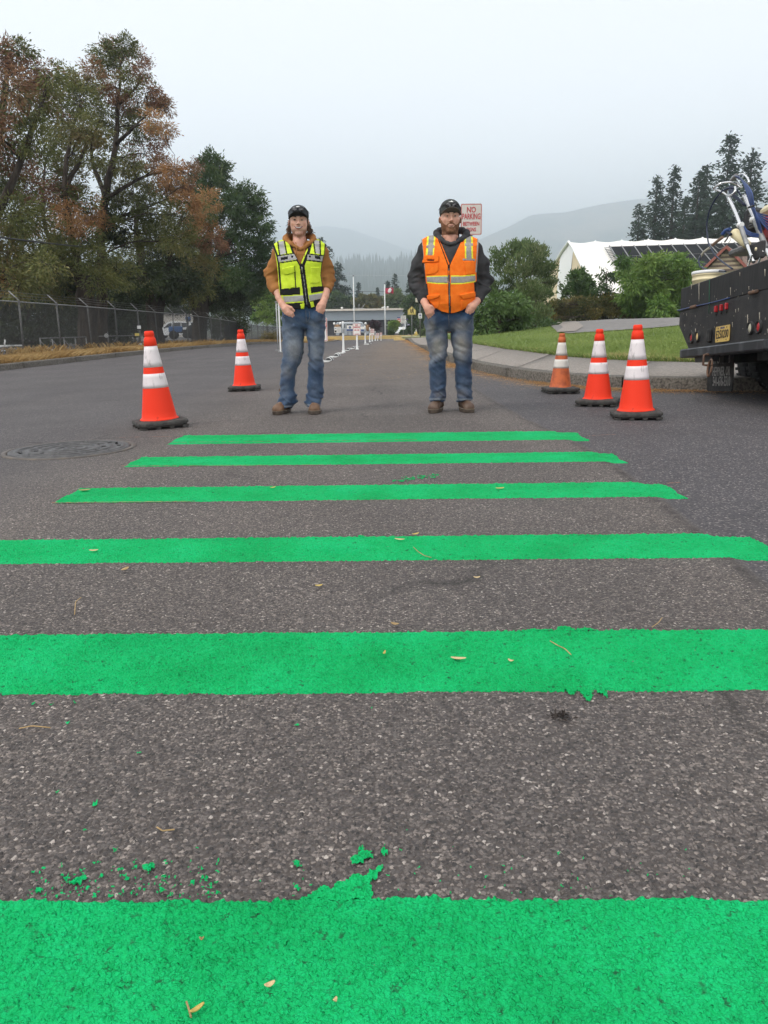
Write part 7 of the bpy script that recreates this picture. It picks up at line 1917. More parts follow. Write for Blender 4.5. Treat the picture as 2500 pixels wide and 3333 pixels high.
M_HAIR = mat('brown_curly_hair', (.075,.038,.020), .6, col2=(.15,.08,.042), scale=40); M_BROW = mat('brown_eyebrow', (.06,.032,.020), .8); M_BEARD = mat('ginger_brown_beard', (.185,.075,.036), .8, col2=(.27,.125,.065), scale=70, bump=.004, bscale=260)
M_EYEW = mat('eye_white', (.26,.24,.23), .3); M_IRIS = mat('dark_iris', (.03,.028,.025), .2); M_LIP = mat('lip_pink', (.30,.105,.085), .5); M_TEETH = mat('teeth', (.60,.56,.51), .35); M_MOUTH = mat('dark_mouth', (.08,.02,.018), .6)
M_BOOT = mat('brown_work_boot_leather', (.12,.062,.033), .6, col2=(.20,.115,.065), scale=24, bump=.001, bscale=90); M_BOOTD = mat('dark_brown_boot_leather', (.075,.042,.028), .6, col2=(.12,.075,.05), scale=20, bump=.001, bscale=90); M_SOLE = mat('boot_sole', (.045,.033,.026), .8, col2=(.10,.075,.055), scale=18); M_STITCH = mat('tan_stitch', (.20,.165,.12), .8)
SK1 = skin_mat('fair_skin', (.64,.375,.275), (.71,.43,.32), (.62,.26,.19)); SK2 = skin_mat('ruddy_skin', (.62,.35,.25), (.69,.40,.295), (.60,.24,.17))
DEN1 = denim_mat('mid_blue_denim', (.016,.037,.083), (.036,.075,.145)); DEN2 = denim_mat('dusty_blue_denim', (.012,.029,.069), (.028,.060,.118))

class Man:
    def __init__(s, ox, oy, sc, d, foot):
        s.ox, s.oy, s.sc, s.d = ox, oy, sc, d
        px, py = ox + foot[0]*sc, oy + foot[1]*sc
        s.base = np.array([at(px, py, d)[0], d, float(gz(at(px, py, d)[0], d)) + .004])
        s.k = sc * d / F * 1.0
        a, b = s.P(foot[0], foot[1]), s.P(foot[0], foot[1]-1000)
        s.k = (b[2]-a[2])/1000
    def P(s, zx, zy, dy=0.0):
        """picture point -> local point, dy metres behind the body's mid plane"""
        q = at(s.ox + zx*s.sc, s.oy + zy*s.sc, s.d + dy) - s.base; return np.array([q[0], dy, q[2]])
    def Z(s, zy, zx=470): return s.P(zx, zy)[2]
    def zpx(s, V):
        px, py = proj(V + s.base); return (px - s.ox)/s.sc, (py - s.oy)/s.sc
    def st(s, rows, yc=0.0, p=None):
        """rows: (zy, x left, x right, half depth[, y centre])"""
        o = []
        for r in rows:
            a, b = s.P(r[1], r[0]), s.P(r[2], r[0]); o.append(((a[2]+b[2])/2, a[0], b[0], r[4] if len(r) > 4 else yc, r[3]))
        return o

def build_man(S):
    m = Man(*S['map']); k = m.k
    e = empty('person', m.base, 0, S['label'], 'person', S.get('group'))
    def fold(P, a, sx, sz, seed): return a*(vnoise(P*np.array([sx,sx,sz],np.float32), seed) + .5*vnoise(P*np.array([sx*2,sx*2,sz*2.1],np.float32), seed+5))
    hx = S['head'][0]
    # ---------------------------------------------------------------- torso and sleeves
    tst = m.st(S['torso'])
    zc_ = [r[0] for r in tst]
    sh = [[(m.P(*q[:2], q[3] if len(q) > 3 else .01), q[2]*k) for q in ch] for ch in S['shoulders']]
    def torso(P):
        d = s_loft(P, tst, 2.3)
        for ch in sh: d = smin(d, s_chain(P, ch, .02), .05)
        return d
    arms = [[(m.P(q[0], q[1], q[3]), q[2]*k) for q in ch] for ch in S['arms']]
    def sleeves(P):
        d = None
        for i, ch in enumerate(arms):
            a = s_chain(P, ch, .03); d = a if d is None else np.minimum(d, a)
        return d
    ze = [m.Z(q) for q in S['elbow']]
    def hoodie(P):
        t = torso(P); s_ = sleeves(P)
        z = P[...,2]; w = np.clip(1-np.abs(z-(ze[0]+ze[1])/2)/abs(ze[0]-ze[1]), 0, 1)
        s_ = s_ + fold(P, .0105, 8, 22, 3)*w*1.5 - .011*(np.clip(1-np.abs(vnoise(np.stack([P[...,0]*7, P[...,1]*7, P[...,2]*20 + np.abs(P[...,0])*10], -1), 44))*3, 0, 1)-.25)*w + fold(P, .003, 11, 14, 8)
        d = smin(t + fold(P, .0025, 10, 12, 2), s_, .035)
        nk_ = S['neck_hole']; d = smax(d, -s_cap(P, m.P(hx, S['neck_y']-90), m.P(hx, nk_[0], -nk_[1]), .064*S['nk'], nk_[2]), .012)
        # cuff ends and hem
        for ch in arms:
            a, b = ch[-2][0], ch[-1][0]; n = (b-a)/np.linalg.norm(b-a)
            d = np.where((np.abs(P[...,0]-b[0]) < .14) & (z < a[2]+.02), np.maximum(d, (P-b)@n.astype(np.float32)), d)
        return d
    allx = [q[0]-.1*0 for ch in arms for q, r in ch]; lo = (min(allx)-.11, -.26, m.Z(S['hem'])-.03); hi = (max(allx)+.11, .24, m.Z(S['neck_y'])+.06)
    V, Fq = nets(hoodie, lo, hi, .0075)
    hd = mesh_np('hoodie', V, Fq, S['m_hood'], e, smooth=True)
    # ribbed cuffs
    for ch in arms:
        a, b = ch[-2][0], ch[-1][0]; n = (b-a)/np.linalg.norm(b-a); r0 = ch[-1][1]
        P0 = b - n*.062; Q = [P0 + n*t for t in (0,.01,.02,.03,.04,.05,.06,.066)]
        MB().tube(Q, [r0*1.02,r0*1.10,r0*1.06,r0*1.10,r0*1.05,r0*1.07,r0*1.0,r0*.9], 20).build('cuff', S['m_hood'], hd)
    # hood lying round the neck
    hp = [(m.P(q[0], q[1], q[3]), q[2]*k) for q in S['hood']]
    def hood(P):
        d = s_chain(P, hp, .02) + fold(P, .004, 16, 16, 7)
        for (q, r) in [(m.P(a[0], a[1], a[3]), a[2]*k) for a in S['hood_back']]: d = smin(d, s_ell(P, q, (r*1.5, r*.8, r)), .03)
        return d
    xs = [q[0][0] for q in hp]; zs_ = [q[0][2] for q in hp]
    V, Fq = nets(hood, (min(xs)-.07,-.2,min(zs_)-.06), (max(xs)+.07,.26,max(zs_)+.09), .0055)
    mesh_np('hood', V, Fq, S['m_hood'], hd, smooth=True)
    # ---------------------------------------------------------------- vest
    sideL = np.array(S['vest_left'], float); sideR = np.array(S['vest_right'], float); bot = np.array(S['vest_bottom'], float); vee = S['vee']
    bx = [m.P(a, b)[0] for a, b in bot]; bz = [m.P(a, b)[2] for a, b in bot]
    lz = [m.P(a, b)[2] for a, b in sideL]; lx = [m.P(a, b)[0] for a, b in sideL]; rz_ = [m.P(a, b)[2] for a, b in sideR]; rx = [m.P(a, b)[0] for a, b in sideR]
    o1 = np.argsort(lz); o2 = np.argsort(rz_)
    def vest(P):
        z = P[...,2]; t = torso(P) - .016
        t = t + fold(P, .0055, 10, 8, 12) + fold(P, .0045, 7, 22, 15)*np.clip((m.Z(S['vest_fold'])-z)/.25, .15, 1)
        L = np.interp(z, np.array(lz)[o1], np.array(lx)[o1]); Rr = np.interp(z, np.array(rz_)[o2], np.array(rx)[o2])
        t = np.maximum(t, np.maximum(L - P[...,0], P[...,0] - Rr))
        t = np.maximum(t, np.interp(P[...,0], bx, bz) - z)
        # neck opening
        a, b, c, top = vee
        pa, pb, pc = m.P(*a), m.P(*b), m.P(*c); front = P[...,1] < .02
        zz = (z - pc[2])/(pa[2]-pc[2]); xl_ = pc[0] + (pa[0]-pc[0])*zz; xr_ = pc[0] + (pb[0]-pc[0])*((z-pc[2])/(pb[2]-pc[2]))
        cut = np.minimum(P[...,0]-xl_, xr_-P[...,0]); cut = np.minimum(cut, z-pc[2])
        t = np.where(front, np.maximum(t, cut), np.maximum(t, s_cap(P, m.P(*top, .0)+[0,-.3,0], m.P(*top, .0)+[0,.3,0], .098, .098)*-1))
        return t
    V, Fq = nets(vest, (min(lx)-.03,-.26,min(bz)-.03), (max(rx)+.03,.24,m.Z(S['neck_y'])+.05), .0035)
    N = vnormals(V, Fq); C = V[Fq].mean(1); zx, zy = m.zpx(C); fn = N[Fq].mean(1); front = (fn[:,1] < .35)
    lab = np.zeros(len(Fq), int)
    for i, (nm, mt, push, regs) in enumerate(S['vest_parts']):
        sel = np.zeros(len(Fq), bool)
        for rg in regs:
            if rg[0] == 'poly': sel |= in_pg(zx, zy, rg[1])
            elif rg[0] == 'line': sel |= near_line(zx, zy, rg[1], rg[2])
            elif rg[0] == 'disc': sel |= np.hypot(zx-rg[1], zy-rg[2]) < rg[3]
            elif rg[0] == 'below': sel |= zy > np.interp(zx, [q[0] for q in rg[1]], [q[1] for q in rg[1]])
        lab[sel & front] = i + 1
    vo = sub_mesh('vest', V, Fq, lab == 0, S['m_vest'], e)
    for i, (nm, mt, push, regs) in enumerate(S['vest_parts']):
        # separate pieces of one kind become separate parts: left and right of the zip
        mid = np.interp(zy, [q[1] for q in S['zip']], [q[0] for q in S['zip']])
        for side in ((zx < mid), (zx >= mid)) if nm not in ('zip_tape', 'zipper', 'binding') else (np.ones(len(zx), bool),):
            for comp in pieces(Fq, (lab == i+1) & side, len(V)): sub_mesh(nm, V, Fq, comp, mt, vo, push, N)
    for (nm, mt, pts, r) in S.get('vest_cords', []):
        P_ = []
        for q in pts:
            # find the cloth front at this picture point
            j = np.argmin(np.hypot(zx-q[0], zy-q[1]) + (~(fn[:,1] < 0))*1e3); P_.append(C[j] + [0,-.004,0])
        MB().tube(np.array(P_), r, 6).build(nm, mt, vo)
    for (nm, mt, pts, r) in S.get('cords', []):
        MB().tube([m.P(*q) for q in pts], r, 7).build(nm, mt, hd)
    # ---------------------------------------------------------------- jeans
    legs = [m.st(l) for l in S['legs']]; pel = m.st(S['pelvis'])
    hands = [[(m.P(q[0], q[1], q[3]), q[2]*k) for q in h] for h in S['pocket_bulge']]
    pk = [(m.P(*a), m.P(*b)) for a, b in S['pocket_line']]
    kz = [m.Z(q) for q in S['knees']]; cz = m.Z(S['crotch'])
    def jeans(P):
        z = P[...,2]
        d = None
        for i, l in enumerate(legs):
            q = s_loft(P, l, 2.15); d = q if d is None else smin(d, q, .006)
        d = smin(d, s_loft(P, pel, 2.15), .008)
        for h, (a, b) in zip(hands, pk):
            n = np.array([-(b[2]-a[2]), 0, b[0]-a[0]]); n /= np.linalg.norm(n); n = n if n[2] > 0 else -n
            d = smin(d, np.maximum(s_chain(P, h, .02), (P-a)@n.astype(np.float32)), .018)
        wk = np.exp(-((z-kz[0])/.10)**2)*.9 + np.exp(-((z-.12)/.09)**2)*1.5 + .28 + .5*np.exp(-((z-cz)/.10)**2)
        diag = P.copy(); diag[...,2] = P[...,2] + .35*np.abs(P[...,0]-legs[0][0][2]*0)
        return d + fold(diag, .0115, 7, 19, S['seed']+31)*wk + fold(P, .0026, 14, 16, 33) - .009*(np.clip(1-np.abs(vnoise(np.stack([P[...,0]*6+P[...,1]*5, P[...,1]*3, P[...,2]*17 + P[...,0]*14], -1), S['seed']+61))*3.2, 0, 1)-.25)*wk*.55 + .004*np.abs(vnoise(np.stack([P[...,0]*6, P[...,1]*4, P[...,2]*26 + P[...,0]*22*np.sign(P[...,0]-legs[0][0][2])], -1), 91))*np.exp(-((z-cz-.02)/.14)**2)
    x0 = min(r[1] for l in legs for r in l)-.04; x1 = max(r[2] for l in legs for r in l)+.04
    V, Fq = nets(jeans, (x0,-.22,.0), (x1,.2,pel[0][0]+.06 if pel[0][0] > pel[-1][0] else pel[-1][0]+.03), .0065)
    zx, zy = m.zpx(V)
    worn = np.zeros(len(V)); dirt = np.zeros(len(V))
    for (a, b, ra, rb, w) in S['worn']: worn = np.maximum(worn, w*np.exp(-((zx-a)/ra)**2-((zy-b)/rb)**2))
    for (a, b, ra, rb, w) in S.get('dirt', []): dirt = np.maximum(dirt, w*np.exp(-((zx-a)/ra)**2-((zy-b)/rb)**2))
    # whiskers: worn fold crests at the hips, worn edge at the hems
    worn = np.clip(worn + .35*np.clip(vnoise(np.stack([V[:,0]*7, V[:,1]*0, V[:,2]*34+V[:,0]*14], -1), 77), 0, 1)*np.exp(-((zy-S['crotch']+30)/90)**2), 0, 1)
    for l in S['legs']: worn = np.maximum(worn, .8*np.exp(-((zy-l[-1][0]+8)/9)**2)*(np.abs(zx-(l[-1][1]+l[-1][2])/2) < (l[-1][2]-l[-1][1])))
    jo = mesh_np('jeans', V, Fq, S['m_jean'], e, smooth=True, attrs={'worn': ('POINT', worn), 'dirt': ('POINT', dirt)})
    Nj = vnormals(V, Fq)
    def on_jeans(q):
        j = np.argmin(np.hypot(zx-q[0], zy-q[1]) + (Nj[:,1] > 0)*1e3); return V[j] + [0,-.0025,0]
    for nm, pts, r, mt in S['seams']:
        MB().tube(np.array([on_jeans(q) for q in pts]), r, 5).build(nm, mt, jo)
    # ---------------------------------------------------------------- boots
    for (ax, ay, th, bm_) in S['boots']:
        b = m.P(ax, ay); a0 = np.array([b[0], .015, 0]); t = np.array([math.sin(th), -math.cos(th), 0]); sd = np.array([math.cos(th), math.sin(th), 0])
        def boot(P):
            d = s_cap(P, a0+t*.135+[0,0,.046], a0+t*.03+[0,0,.062], .042, .048)
            d = smin(d, s_cap(P, a0+t*.145+sd*.014+[0,0,.036], a0+t*.145-sd*.014+[0,0,.036], .034, .034), .02)
            d = smin(d, s_cap(P, a0-t*.055+[0,0,.05], a0-t*.02+[0,0,.2], .044, .05), .03)
            d = d + .0022*vnoise(P*45, 3)
            return np.maximum(d, .012-P[...,2])
        Vb, Fb = nets(boot, (b[0]-.24,-.30,-.02), (b[0]+.24,.16,.2), .006)
        bo = mesh_np('boot', Vb, Fb, bm_, e, smooth=True)
        # welted sole with a heel
        def ol(w, f): 
            o = []
            for u in np.linspace(0, 2*math.pi, 28, endpoint=False):
                c_, s_ = math.cos(u), math.sin(u); q = a0 + t*(.054 + c_*.152*f) + sd*((.055 if c_ > -.2 else .046)*w*(abs(s_)**.75)*np.sign(s_)); o.append(q)
            return np.array(o)
        n = 28; rings = [ol(1.0,1.0)*[1,1,0]+[0,0,.001], ol(1.04,1.0)*[1,1,0]+[0,0,.008], ol(1.06,1.01)*[1,1,0]+[0,0,.026], ol(1.0,1.0)*[1,1,0]+[0,0,.030]]
        MB().add(np.concatenate(rings), [[i*n+j, i*n+(j+1)%n, (i+1)*n+(j+1)%n, (i+1)*n+j] for i in range(3) for j in range(n)] + [list(range(n))[::-1], list(range(3*n,4*n))]).build('sole', M_SOLE, bo)
        MB().tube([q*[1,1,0]+[0,0,.0295] for q in np.concatenate([ol(1.05,1.008), ol(1.05,1.008)[:1]])], .0022, 5).build('welt_stitch', M_STITCH, bo)
    # ---------------------------------------------------------------- body: head, neck, arms, hands (and the limbs under the clothes)
    hx, hy, hs = S['head']; turn = S.get('turn', 0.0)
    C0 = m.P(hx, hy, S.get('head_dy', 0.0)); K = k*hs
    def h3(x, y, z): # head units: right, back, up from eye level
        c_, s_ = math.cos(turn), math.sin(turn); return C0 + K*np.array([x*c_-y*s_, x*s_+y*c_, z])
    def hE(P, c, r): return s_ell(P, h3(*c), np.array(r)*K)
    def hC(P, a, b, ra, rb): return s_cap(P, h3(*a), h3(*b), ra*K, rb*K)
    jw = S['jaw']
    def head(P):
        d = hE(P, (0,12,36), (82,101,86))
        d = smin(d, hE(P, (0,-14,-38), (78*jw,77,96)), 20*K)
        for s_ in (-1,1):
            d = smin(d, hE(P, (s_*40*jw,-2,-84), (25,36,28)), 24*K)
            d = smin(d, hE(P, (s_*42,-60,-30), (24,20,22)), 22*K)
        d = smin(d, hE(P, (0,-62,-122), (34*jw,26,24)), 22*K)
        d = smin(d, hC(P, (-44,-78,20), (44,-78,20), 13, 13), 16*K)
        for s_ in (-1,1): d = smax(d, -hE(P, (s_*34,-104,-2), (21,22,13)), 9*K)
        d = smin(d, hC(P, (0,-86,4), (2,-106,-38), 8, 12), 9*K)
        for s_ in (-1,1): d = smin(d, hE(P, (s_*11,-94,-44), (9,12,8)), 6*K)
        for s_ in (-1,1): d = smax(d, -hE(P, (s_*8,-104,-51), (4,6,3)), 3*K)
        # smile folds, lips, chin dip
        if S['smile']:
            for s_ in (-1,1): d = smax(d, -hC(P, (s_*22,-97,-48), (s_*45,-84,-80), 3, 3), 6*K)
            d = smin(d, hE(P, (0,-70,-76), (40,27,26)), 14*K)
        else:
            d = smin(d, hC(P, (-18,-88,-76), (18,-88,-76), 6, 6), 8*K); d = smin(d, hC(P, (-16,-88,-90), (16,-88,-90), 7, 7), 8*K)
        for s_ in (-1,1):   # ears
            a = np.maximum(hE(P, (s_*89,8,-24), (10,17,29)), -hE(P, (s_*100,0,-22), (8,9,17))); d = smin(d, a, 6*K)
        d = smin(d, hC(P, (0,22,-90), S['neck'], 56*S['nk'], 64*S['nk']), 22*K)
        return d
    zr = [m.Z(S['neck_y'])-.03, C0[2]+.14]
    V1, F1 = nets(head, (C0[0]-.12, C0[1]-.13, zr[0]), (C0[0]+.12, C0[1]+.14, zr[1]), .0028)
    fa = [[(m.P(q[0], q[1], q[3]), q[2]*k) for q in ch] for ch in S['forearms']]
    fing = [[[(m.P(q[0], q[1], q[3]), q[2]*k) for q in ch] for ch in hnd] for hnd in S['fingers']]
    def under(P):
        d = s_loft(P, [(z, x0+.05, x1-.05, yc, b-.035) for z, x0, x1, yc, b in tst], 2.3)
        for ch, f in zip(arms, fa): d = smin(d, s_chain(P, [(q, min(r*.6, .045)) for q, r in ch[:-1]] + [f[0]], .02), .03)
        for l in legs: d = smin(d, s_loft(P, [(max(z, .10), x0+.03, x1-.03, yc, b-.03) for z, x0, x1, yc, b in l], 2.1), .03)
        d = smin(d, s_loft(P, [(z, x0+.03, x1-.03, yc, b-.03) for z, x0, x1, yc, b in pel], 2.1), .03)
        d = smin(d, s_cap(P, m.P(hx, S['neck_y']), m.P(hx, S['neck_y']+120), .05, .05), .03)
        return d
    def handfn(i):
        def fn(P):
            d = s_chain(P, fa[i], .012, 1.0)
            for ch in fing[i]: d = smin(d, s_chain(P, ch, .004), .007)
            return d + .0008*vnoise(P*120, 4)
        return fn
    meshes = [(V1, F1)]
    V2, F2 = nets(under, (lo[0],-.2,.08), (hi[0],.2,m.Z(S['neck_y'])+.02), .012); meshes.append((V2, F2))
    for i in (0,1):
        pts = np.array([q for q, r in fa[i]] + [q for ch in fing[i] for q, r in ch]); meshes.append(nets(handfn(i), pts.min(0)-.06, pts.max(0)+.06, .0035))
    off = 0; VV, FF = [], []
    for a, b in meshes: VV.append(a); FF.append(b+off); off += len(a)
    VV = np.concatenate(VV); FF = np.concatenate(FF)
    def L_(P): q = (VV - h3(*P))/K; return q
    ru = np.zeros(len(VV))
    for c, r in (((0,-104,-42),16),((48,-66,-38),26),((-48,-66,-38),26),((90,0,-26),22),((-90,0,-26),22)): ru = np.maximum(ru, .55*np.exp(-((L_(c)/r)**2).sum(1)))
    ru = np.maximum(ru, .4*np.exp(-((VV[:,2]-m.Z(S['neck_y'])-.02)/.05)**2)*(np.abs(VV[:,0]-C0[0]) < .12))
    ru = np.maximum(ru, .35*(VV[:,2] < m.Z(S['neck_y'])-.2))
    q_ = L_((0,0,0)); c_, s2 = math.cos(-turn), math.sin(-turn); qx = q_[:,0]*c_-q_[:,1]*s2; qz = q_[:,2]
    topz = np.interp(np.abs(qx), [0,14,30,44,60,80,88], [-100,-98,-92,-84,-78,-40,-6]); stb = np.clip((topz-qz)/14, 0, 1)*np.clip((qz+152)/14, 0, 1)*(q_[:,1] < 30)*S.get('stubble', 0)
    mst = np.exp(-((qx/30)**4)-((qz+55)/6.5)**2)*(q_[:,1] < -40); stb = np.maximum(stb, mst*S.get('stubble', 0)*.55)
    body = mesh_np('body', VV, FF, S['m_skin'], e, smooth=True, attrs={'ruddy': ('POINT', ru), 'stubble': ('POINT', stb)})
    # surface finder on the face for brows, lips and so on
    def face(x, z, lift=0.0, fn=head, y0=-150, y1=0):
        a, b = y0, y1
        for _ in range(26):
            mi = (a+b)/2
            if fn(np.array(h3(x, mi, z), np.float32)[None])[0] > 0: a = mi
            else: b = mi
        return h3(x, b - lift, z)
    # facial hair, eyes, brows, mouth
    for s_ in (-1,1):
        q = h3(s_*34,-84,-3); eb = MB().lathe([(0,-11*K),(8*K,-8*K),(11*K,0),(8*K,8*K),(0,11*K)], 14, tuple(q)).build('eye', M_EYEW, e)
        MB().lathe([(0,0),(5.8*K,.8*K),(6.6*K,2*K),(5*K,2.2*K)], 12, tuple(h3(s_*34+S.get('gaze',0),-97,-3)), M=rotm('X',R(-90))).build('iris', M_IRIS, eb)
        for dz, r_, nm in ((4.0,3.6,'upper_lid'),(-7.0,2.6,'lower_lid')):
            MB().tube([face(s_*34+x, dz-abs(x)*.16*(1 if dz > 0 else -1), -r_*.2) if False else h3(s_*34+x, -94+abs(x)**2*.018, dz-(x*x)*.012*(1 if dz > 0 else -1)) for x in np.linspace(-16,16,9)], [r_*K*(.5+.5*math.cos(u)) + .2*K for u in np.linspace(-1.3,1.3,9)], 7).build(nm, S['m_skin'], eb)
        MB().tube([face(s_*(14+t*42), 18+9*math.sin(t*2.2)-3*t, 1.0) for t in np.linspace(0,1,9)], [K*w for w in (2.8,4.2,4.8,4.8,4.4,3.8,3.0,2.2,1.2)], 6).build('eyebrow', M_BROW, e)
    if S['smile']:
        t = np.linspace(-1,1,13)
        up_, lo2 = (lambda u: -67+7*u*u), (lambda u: -84+21*u*u)
        mo = mesh_np('mouth', np.array([[face(38*u, up_(u)*(1-v)+lo2(u)*v, .7) for u in t] for v in np.linspace(0,1,6)]).reshape(-1,3), grid_faces(6,13), M_MOUTH, e)
        mesh_np('teeth', np.array([[face(30*u, (up_(u)-2.5)*(1-v)+(-78+13*u*u)*v, 1.6) for u in t] for v in np.linspace(0,1,5)]).reshape(-1,3), grid_faces(5,13), M_TEETH, mo)
        MB().tube([face(40*u, up_(u)+1.6, .8) for u in t], [K*(1.3+1.6*(1-u*u)) for u in t], 6).build('lip', M_LIP, mo)
        MB().tube([face(38*u, lo2(u)-2.2+1.5*u*u, .8) for u in t], [K*(1.2+2.6*(1-u*u)) for u in t], 6).build('lip', M_LIP, mo)
    else:
        t = np.linspace(-1,1,11)
        MB().tube([face(22*u, -83+1.5*u*u, .3) for u in t], [K*(.8+.8*(1-u*u)) for u in t], 5).build('mouth', M_MOUTH, e)
        MB().tube([face(19*u, -88+2*u*u, -.8) for u in t], [K*(1+2.6*(1-u*u)) for u in t], 6).build('lip', M_LIP, e)
    bd = S.get('beard')
    if bd:
        def beard(P):
            q = (P - C0)/K; 
            c_, s_ = math.cos(-turn), math.sin(-turn); x = q[...,0]*c_-q[...,1]*s_; y = q[...,0]*s_+q[...,1]*c_; z = q[...,2]
            d = head(P) - bd['t']*K + 1.6*K*vnoise(P*170, 2) + 1.5*K*vnoise(P*np.array([240,240,60],np.float32), 6)
            top = bd['top'](np.abs(x))*K          # upper edge of the beard in head units
            reg = np.maximum(z*K - top, y*K - 30*K)
            reg = np.maximum(reg, -(z*K + 152*K))
            # bare lips and chin sides
            reg = smax(reg, -(np.sqrt((x/24)**2 + ((z+84)/10)**2)-1)*10*K, 3*K)
            if bd.get('moustache'): reg = smin(reg, np.maximum((np.sqrt((x/40)**2+((z+62+.010*x*x)/9.5)**2)-1)*9*K, y*K+50*K), 4*K)
            return smax(d, reg, 3*K)
        Vb, Fb = nets(beard, C0+[-.11,-.12,-.16], C0+[.11,.06,.02], .0032)
        mesh_np('beard', Vb, Fb, bd['m'], e, smooth=True)
    # hair
    rs = np.random.RandomState(S['seed'])
    if S['hair'] == 'curly':
        mb = MB()
        for i in range(240):
            s_ = -1 if i % 2 else 1
            a = rs.uniform(0, 1); x0 = s_*(84 - 10*a + rs.normal(0,5)); y0 = 5 + 85*a + rs.normal(0,8); z0 = rs.uniform(-40, 18)
            L = rs.uniform(55, 112)*(1 if s_ < 0 else 1.08); ph = rs.uniform(0, 6.3); out = rs.uniform(.05,.62)*(1.3 if s_ > 0 else 1.0); w = rs.uniform(5,11); fr = rs.uniform(1.5,3.0)
            P_ = []
            for t in np.linspace(0,1,16): P_.append(h3(x0 + s_*(out*L*t*t*.7) + w*math.sin(ph+t*fr*6.28)*min(1,t*3), y0 - 10*t + w*math.cos(ph+t*fr*6.28)*min(1,t*3), z0 - L*t*.95))
            mb.tube(np.array(P_), np.linspace(3.4,1.2,16)*K, 4)
        for i in range(60):
            a = rs.uniform(-1,1); x0 = 60*a; y0 = 98 - 30*abs(a); z0 = rs.uniform(-60,0); ph = rs.uniform(0,6.3)
            mb.tube(np.array([h3(x0+8*math.sin(ph+t*12)*t, y0+8*math.cos(ph+t*12)*t, z0-90*t) for t in np.linspace(0,1,10)]), np.linspace(5,2,10)*K, 5)
        mb.build('hair', M_HAIR, e)
        mb = MB()      # sideburns
        for s_ in (-1,1):
            for q in range(10): mb.tube(np.array([h3(s_*(82+rs.normal(0,2)), -22+q*3.2, 20-t*(52+rs.uniform(-8,8))) for t in np.linspace(0,1,5)]), np.linspace(3,1.4,5)*K, 4)
        mb.build('sideburns', M_HAIR, e)
    else:
        def hair(P):
            q = (P-C0)/K; d = head(P) - 3.2*K + 1.2*K*vnoise(P*200,3)
            reg = np.maximum(q[...,2]-60, -(q[...,2] - 12 + 52*np.clip((q[...,1]-34)/30,0,1))); reg = np.maximum(reg, -(q[...,1]+26))
            ear = np.sqrt(((np.abs(q[...,0])-92)/17)**2+((q[...,1]-8)/24)**2+((q[...,2]+26)/38)**2)-1
            return np.maximum(np.maximum(d, reg*K), -ear*14*K)
        Vh, Fh = nets(hair, C0+[-.12,-.06,-.08], C0+[.12,.14,.08], .0034); mesh_np('hair', Vh, Fh, M_HAIR if not bd else S['m_hair'], e, smooth=True)
    # ---------------------------------------------------------------- cap with sunglasses pushed up on it
    mc = S['m_cap']; ct = S['cap_top']
    def crown(P):
        d = hE(P, (0,10,44), (95,116,ct-44))
        d = smin(d, hC(P, (-30,-76,ct-52), (30,-76,ct-52), 26, 26), 26*K)
        q = (P-C0)/K; base = 26 + .0*q[...,1] - .14*(q[...,1]+80).clip(0,200)
        d = np.maximum(d, (base - q[...,2])*K)
        sm_ = np.abs(np.sin(np.arctan2(q[...,0], -q[...,1]+.1)*3))
        return d + .9*K*np.exp(-(sm_/.05)**2)
    Vc, Fc = nets(crown, C0+[-.11,-.13,0.0], C0+[.11,.14,.17], .0036)
    q = (Vc[Fc].mean(1)-C0)/K; backp = q[:,1] > -38
    co = sub_mesh('cap', Vc, Fc, ~backp, mc, e); sub_mesh('cap_back', Vc, Fc, backp, M_CAPBR, co)
    uu = np.linspace(-1,1,25); vv_ = np.linspace(0,1,8); Vt = []
    for v in vv_:
        for u in uu:
            a = u*R(66); fx, fy = 97*math.sin(a), -104*math.cos(a)+4
            ext = 66*(max(0,math.cos(u*1.45)))**.6
            Vt.append(h3(fx*(1+.02*v), fy - ext*v, 30 - 24*u*u + 27*v*(1-u*u)))
    Vt = np.array(Vt); br = mesh_np('brim', Vt, grid_faces(8,25), S['m_brim'], co, smooth=True); sm = br.modifiers.new('t','SOLIDIFY'); sm.thickness = .004
    cf = lambda x, z, l: face(x, z, l, crown, -190, 0)
    P_ = [cf(x, z, 1.5) for x, z in S['logo']]
    n = len(P_); cen = cf(S['logo_c'][0], S['logo_c'][1], 2.2); MB().add(P_+[cen], [(i,(i+1)%n,n) for i in range(n)]).build('cap_logo', M_WHITE, co)
    gy = S['glass_z']; g = empty('sunglasses', m.base, 0, S['glass_label'], 'sunglasses')
    def gl(x, z, l): return cf(x, z, l)
    fr = None
    for s_ in (-1,1):
        Vl = np.array([[gl(s_*(8+46*u), gy + 20*math.sin(math.pi*(.12+.88*min(u*1.05,1)))**.35*(w*2-1) , 7+3*(1-abs(2*u-1))) for u in np.linspace(0,1,9)] for w in np.linspace(0,1,5)])
        lo_ = mesh_np('lens', Vl.reshape(-1,3), grid_faces(5,9), M_LENS, g, smooth=True); q_ = lo_.modifiers.new('t','SOLIDIFY'); q_.thickness = .002
        MB().tube([gl(s_*54, gy+10, 8), h3(s_*74,-62,gy+4), h3(s_*92,-12,gy-8), h3(s_*98,38,gy-20)], [.0028,.0026,.0022,.002], 6).build('temple', M_BLACK, g)
        MB().tube([gl(s_*(8+46*u), gy + 20*math.sin(math.pi*(.12+.88*min(u*1.05,1)))**.35+1, 9) for u in np.linspace(0,1,9)], .0022, 6).build('frame', M_BLACK, g)
    MB().tube([gl(x, gy+9, 9) for x in (-10,-4,0,4,10)], .0024, 6).build('bridge', M_BLACK, g)
    return e

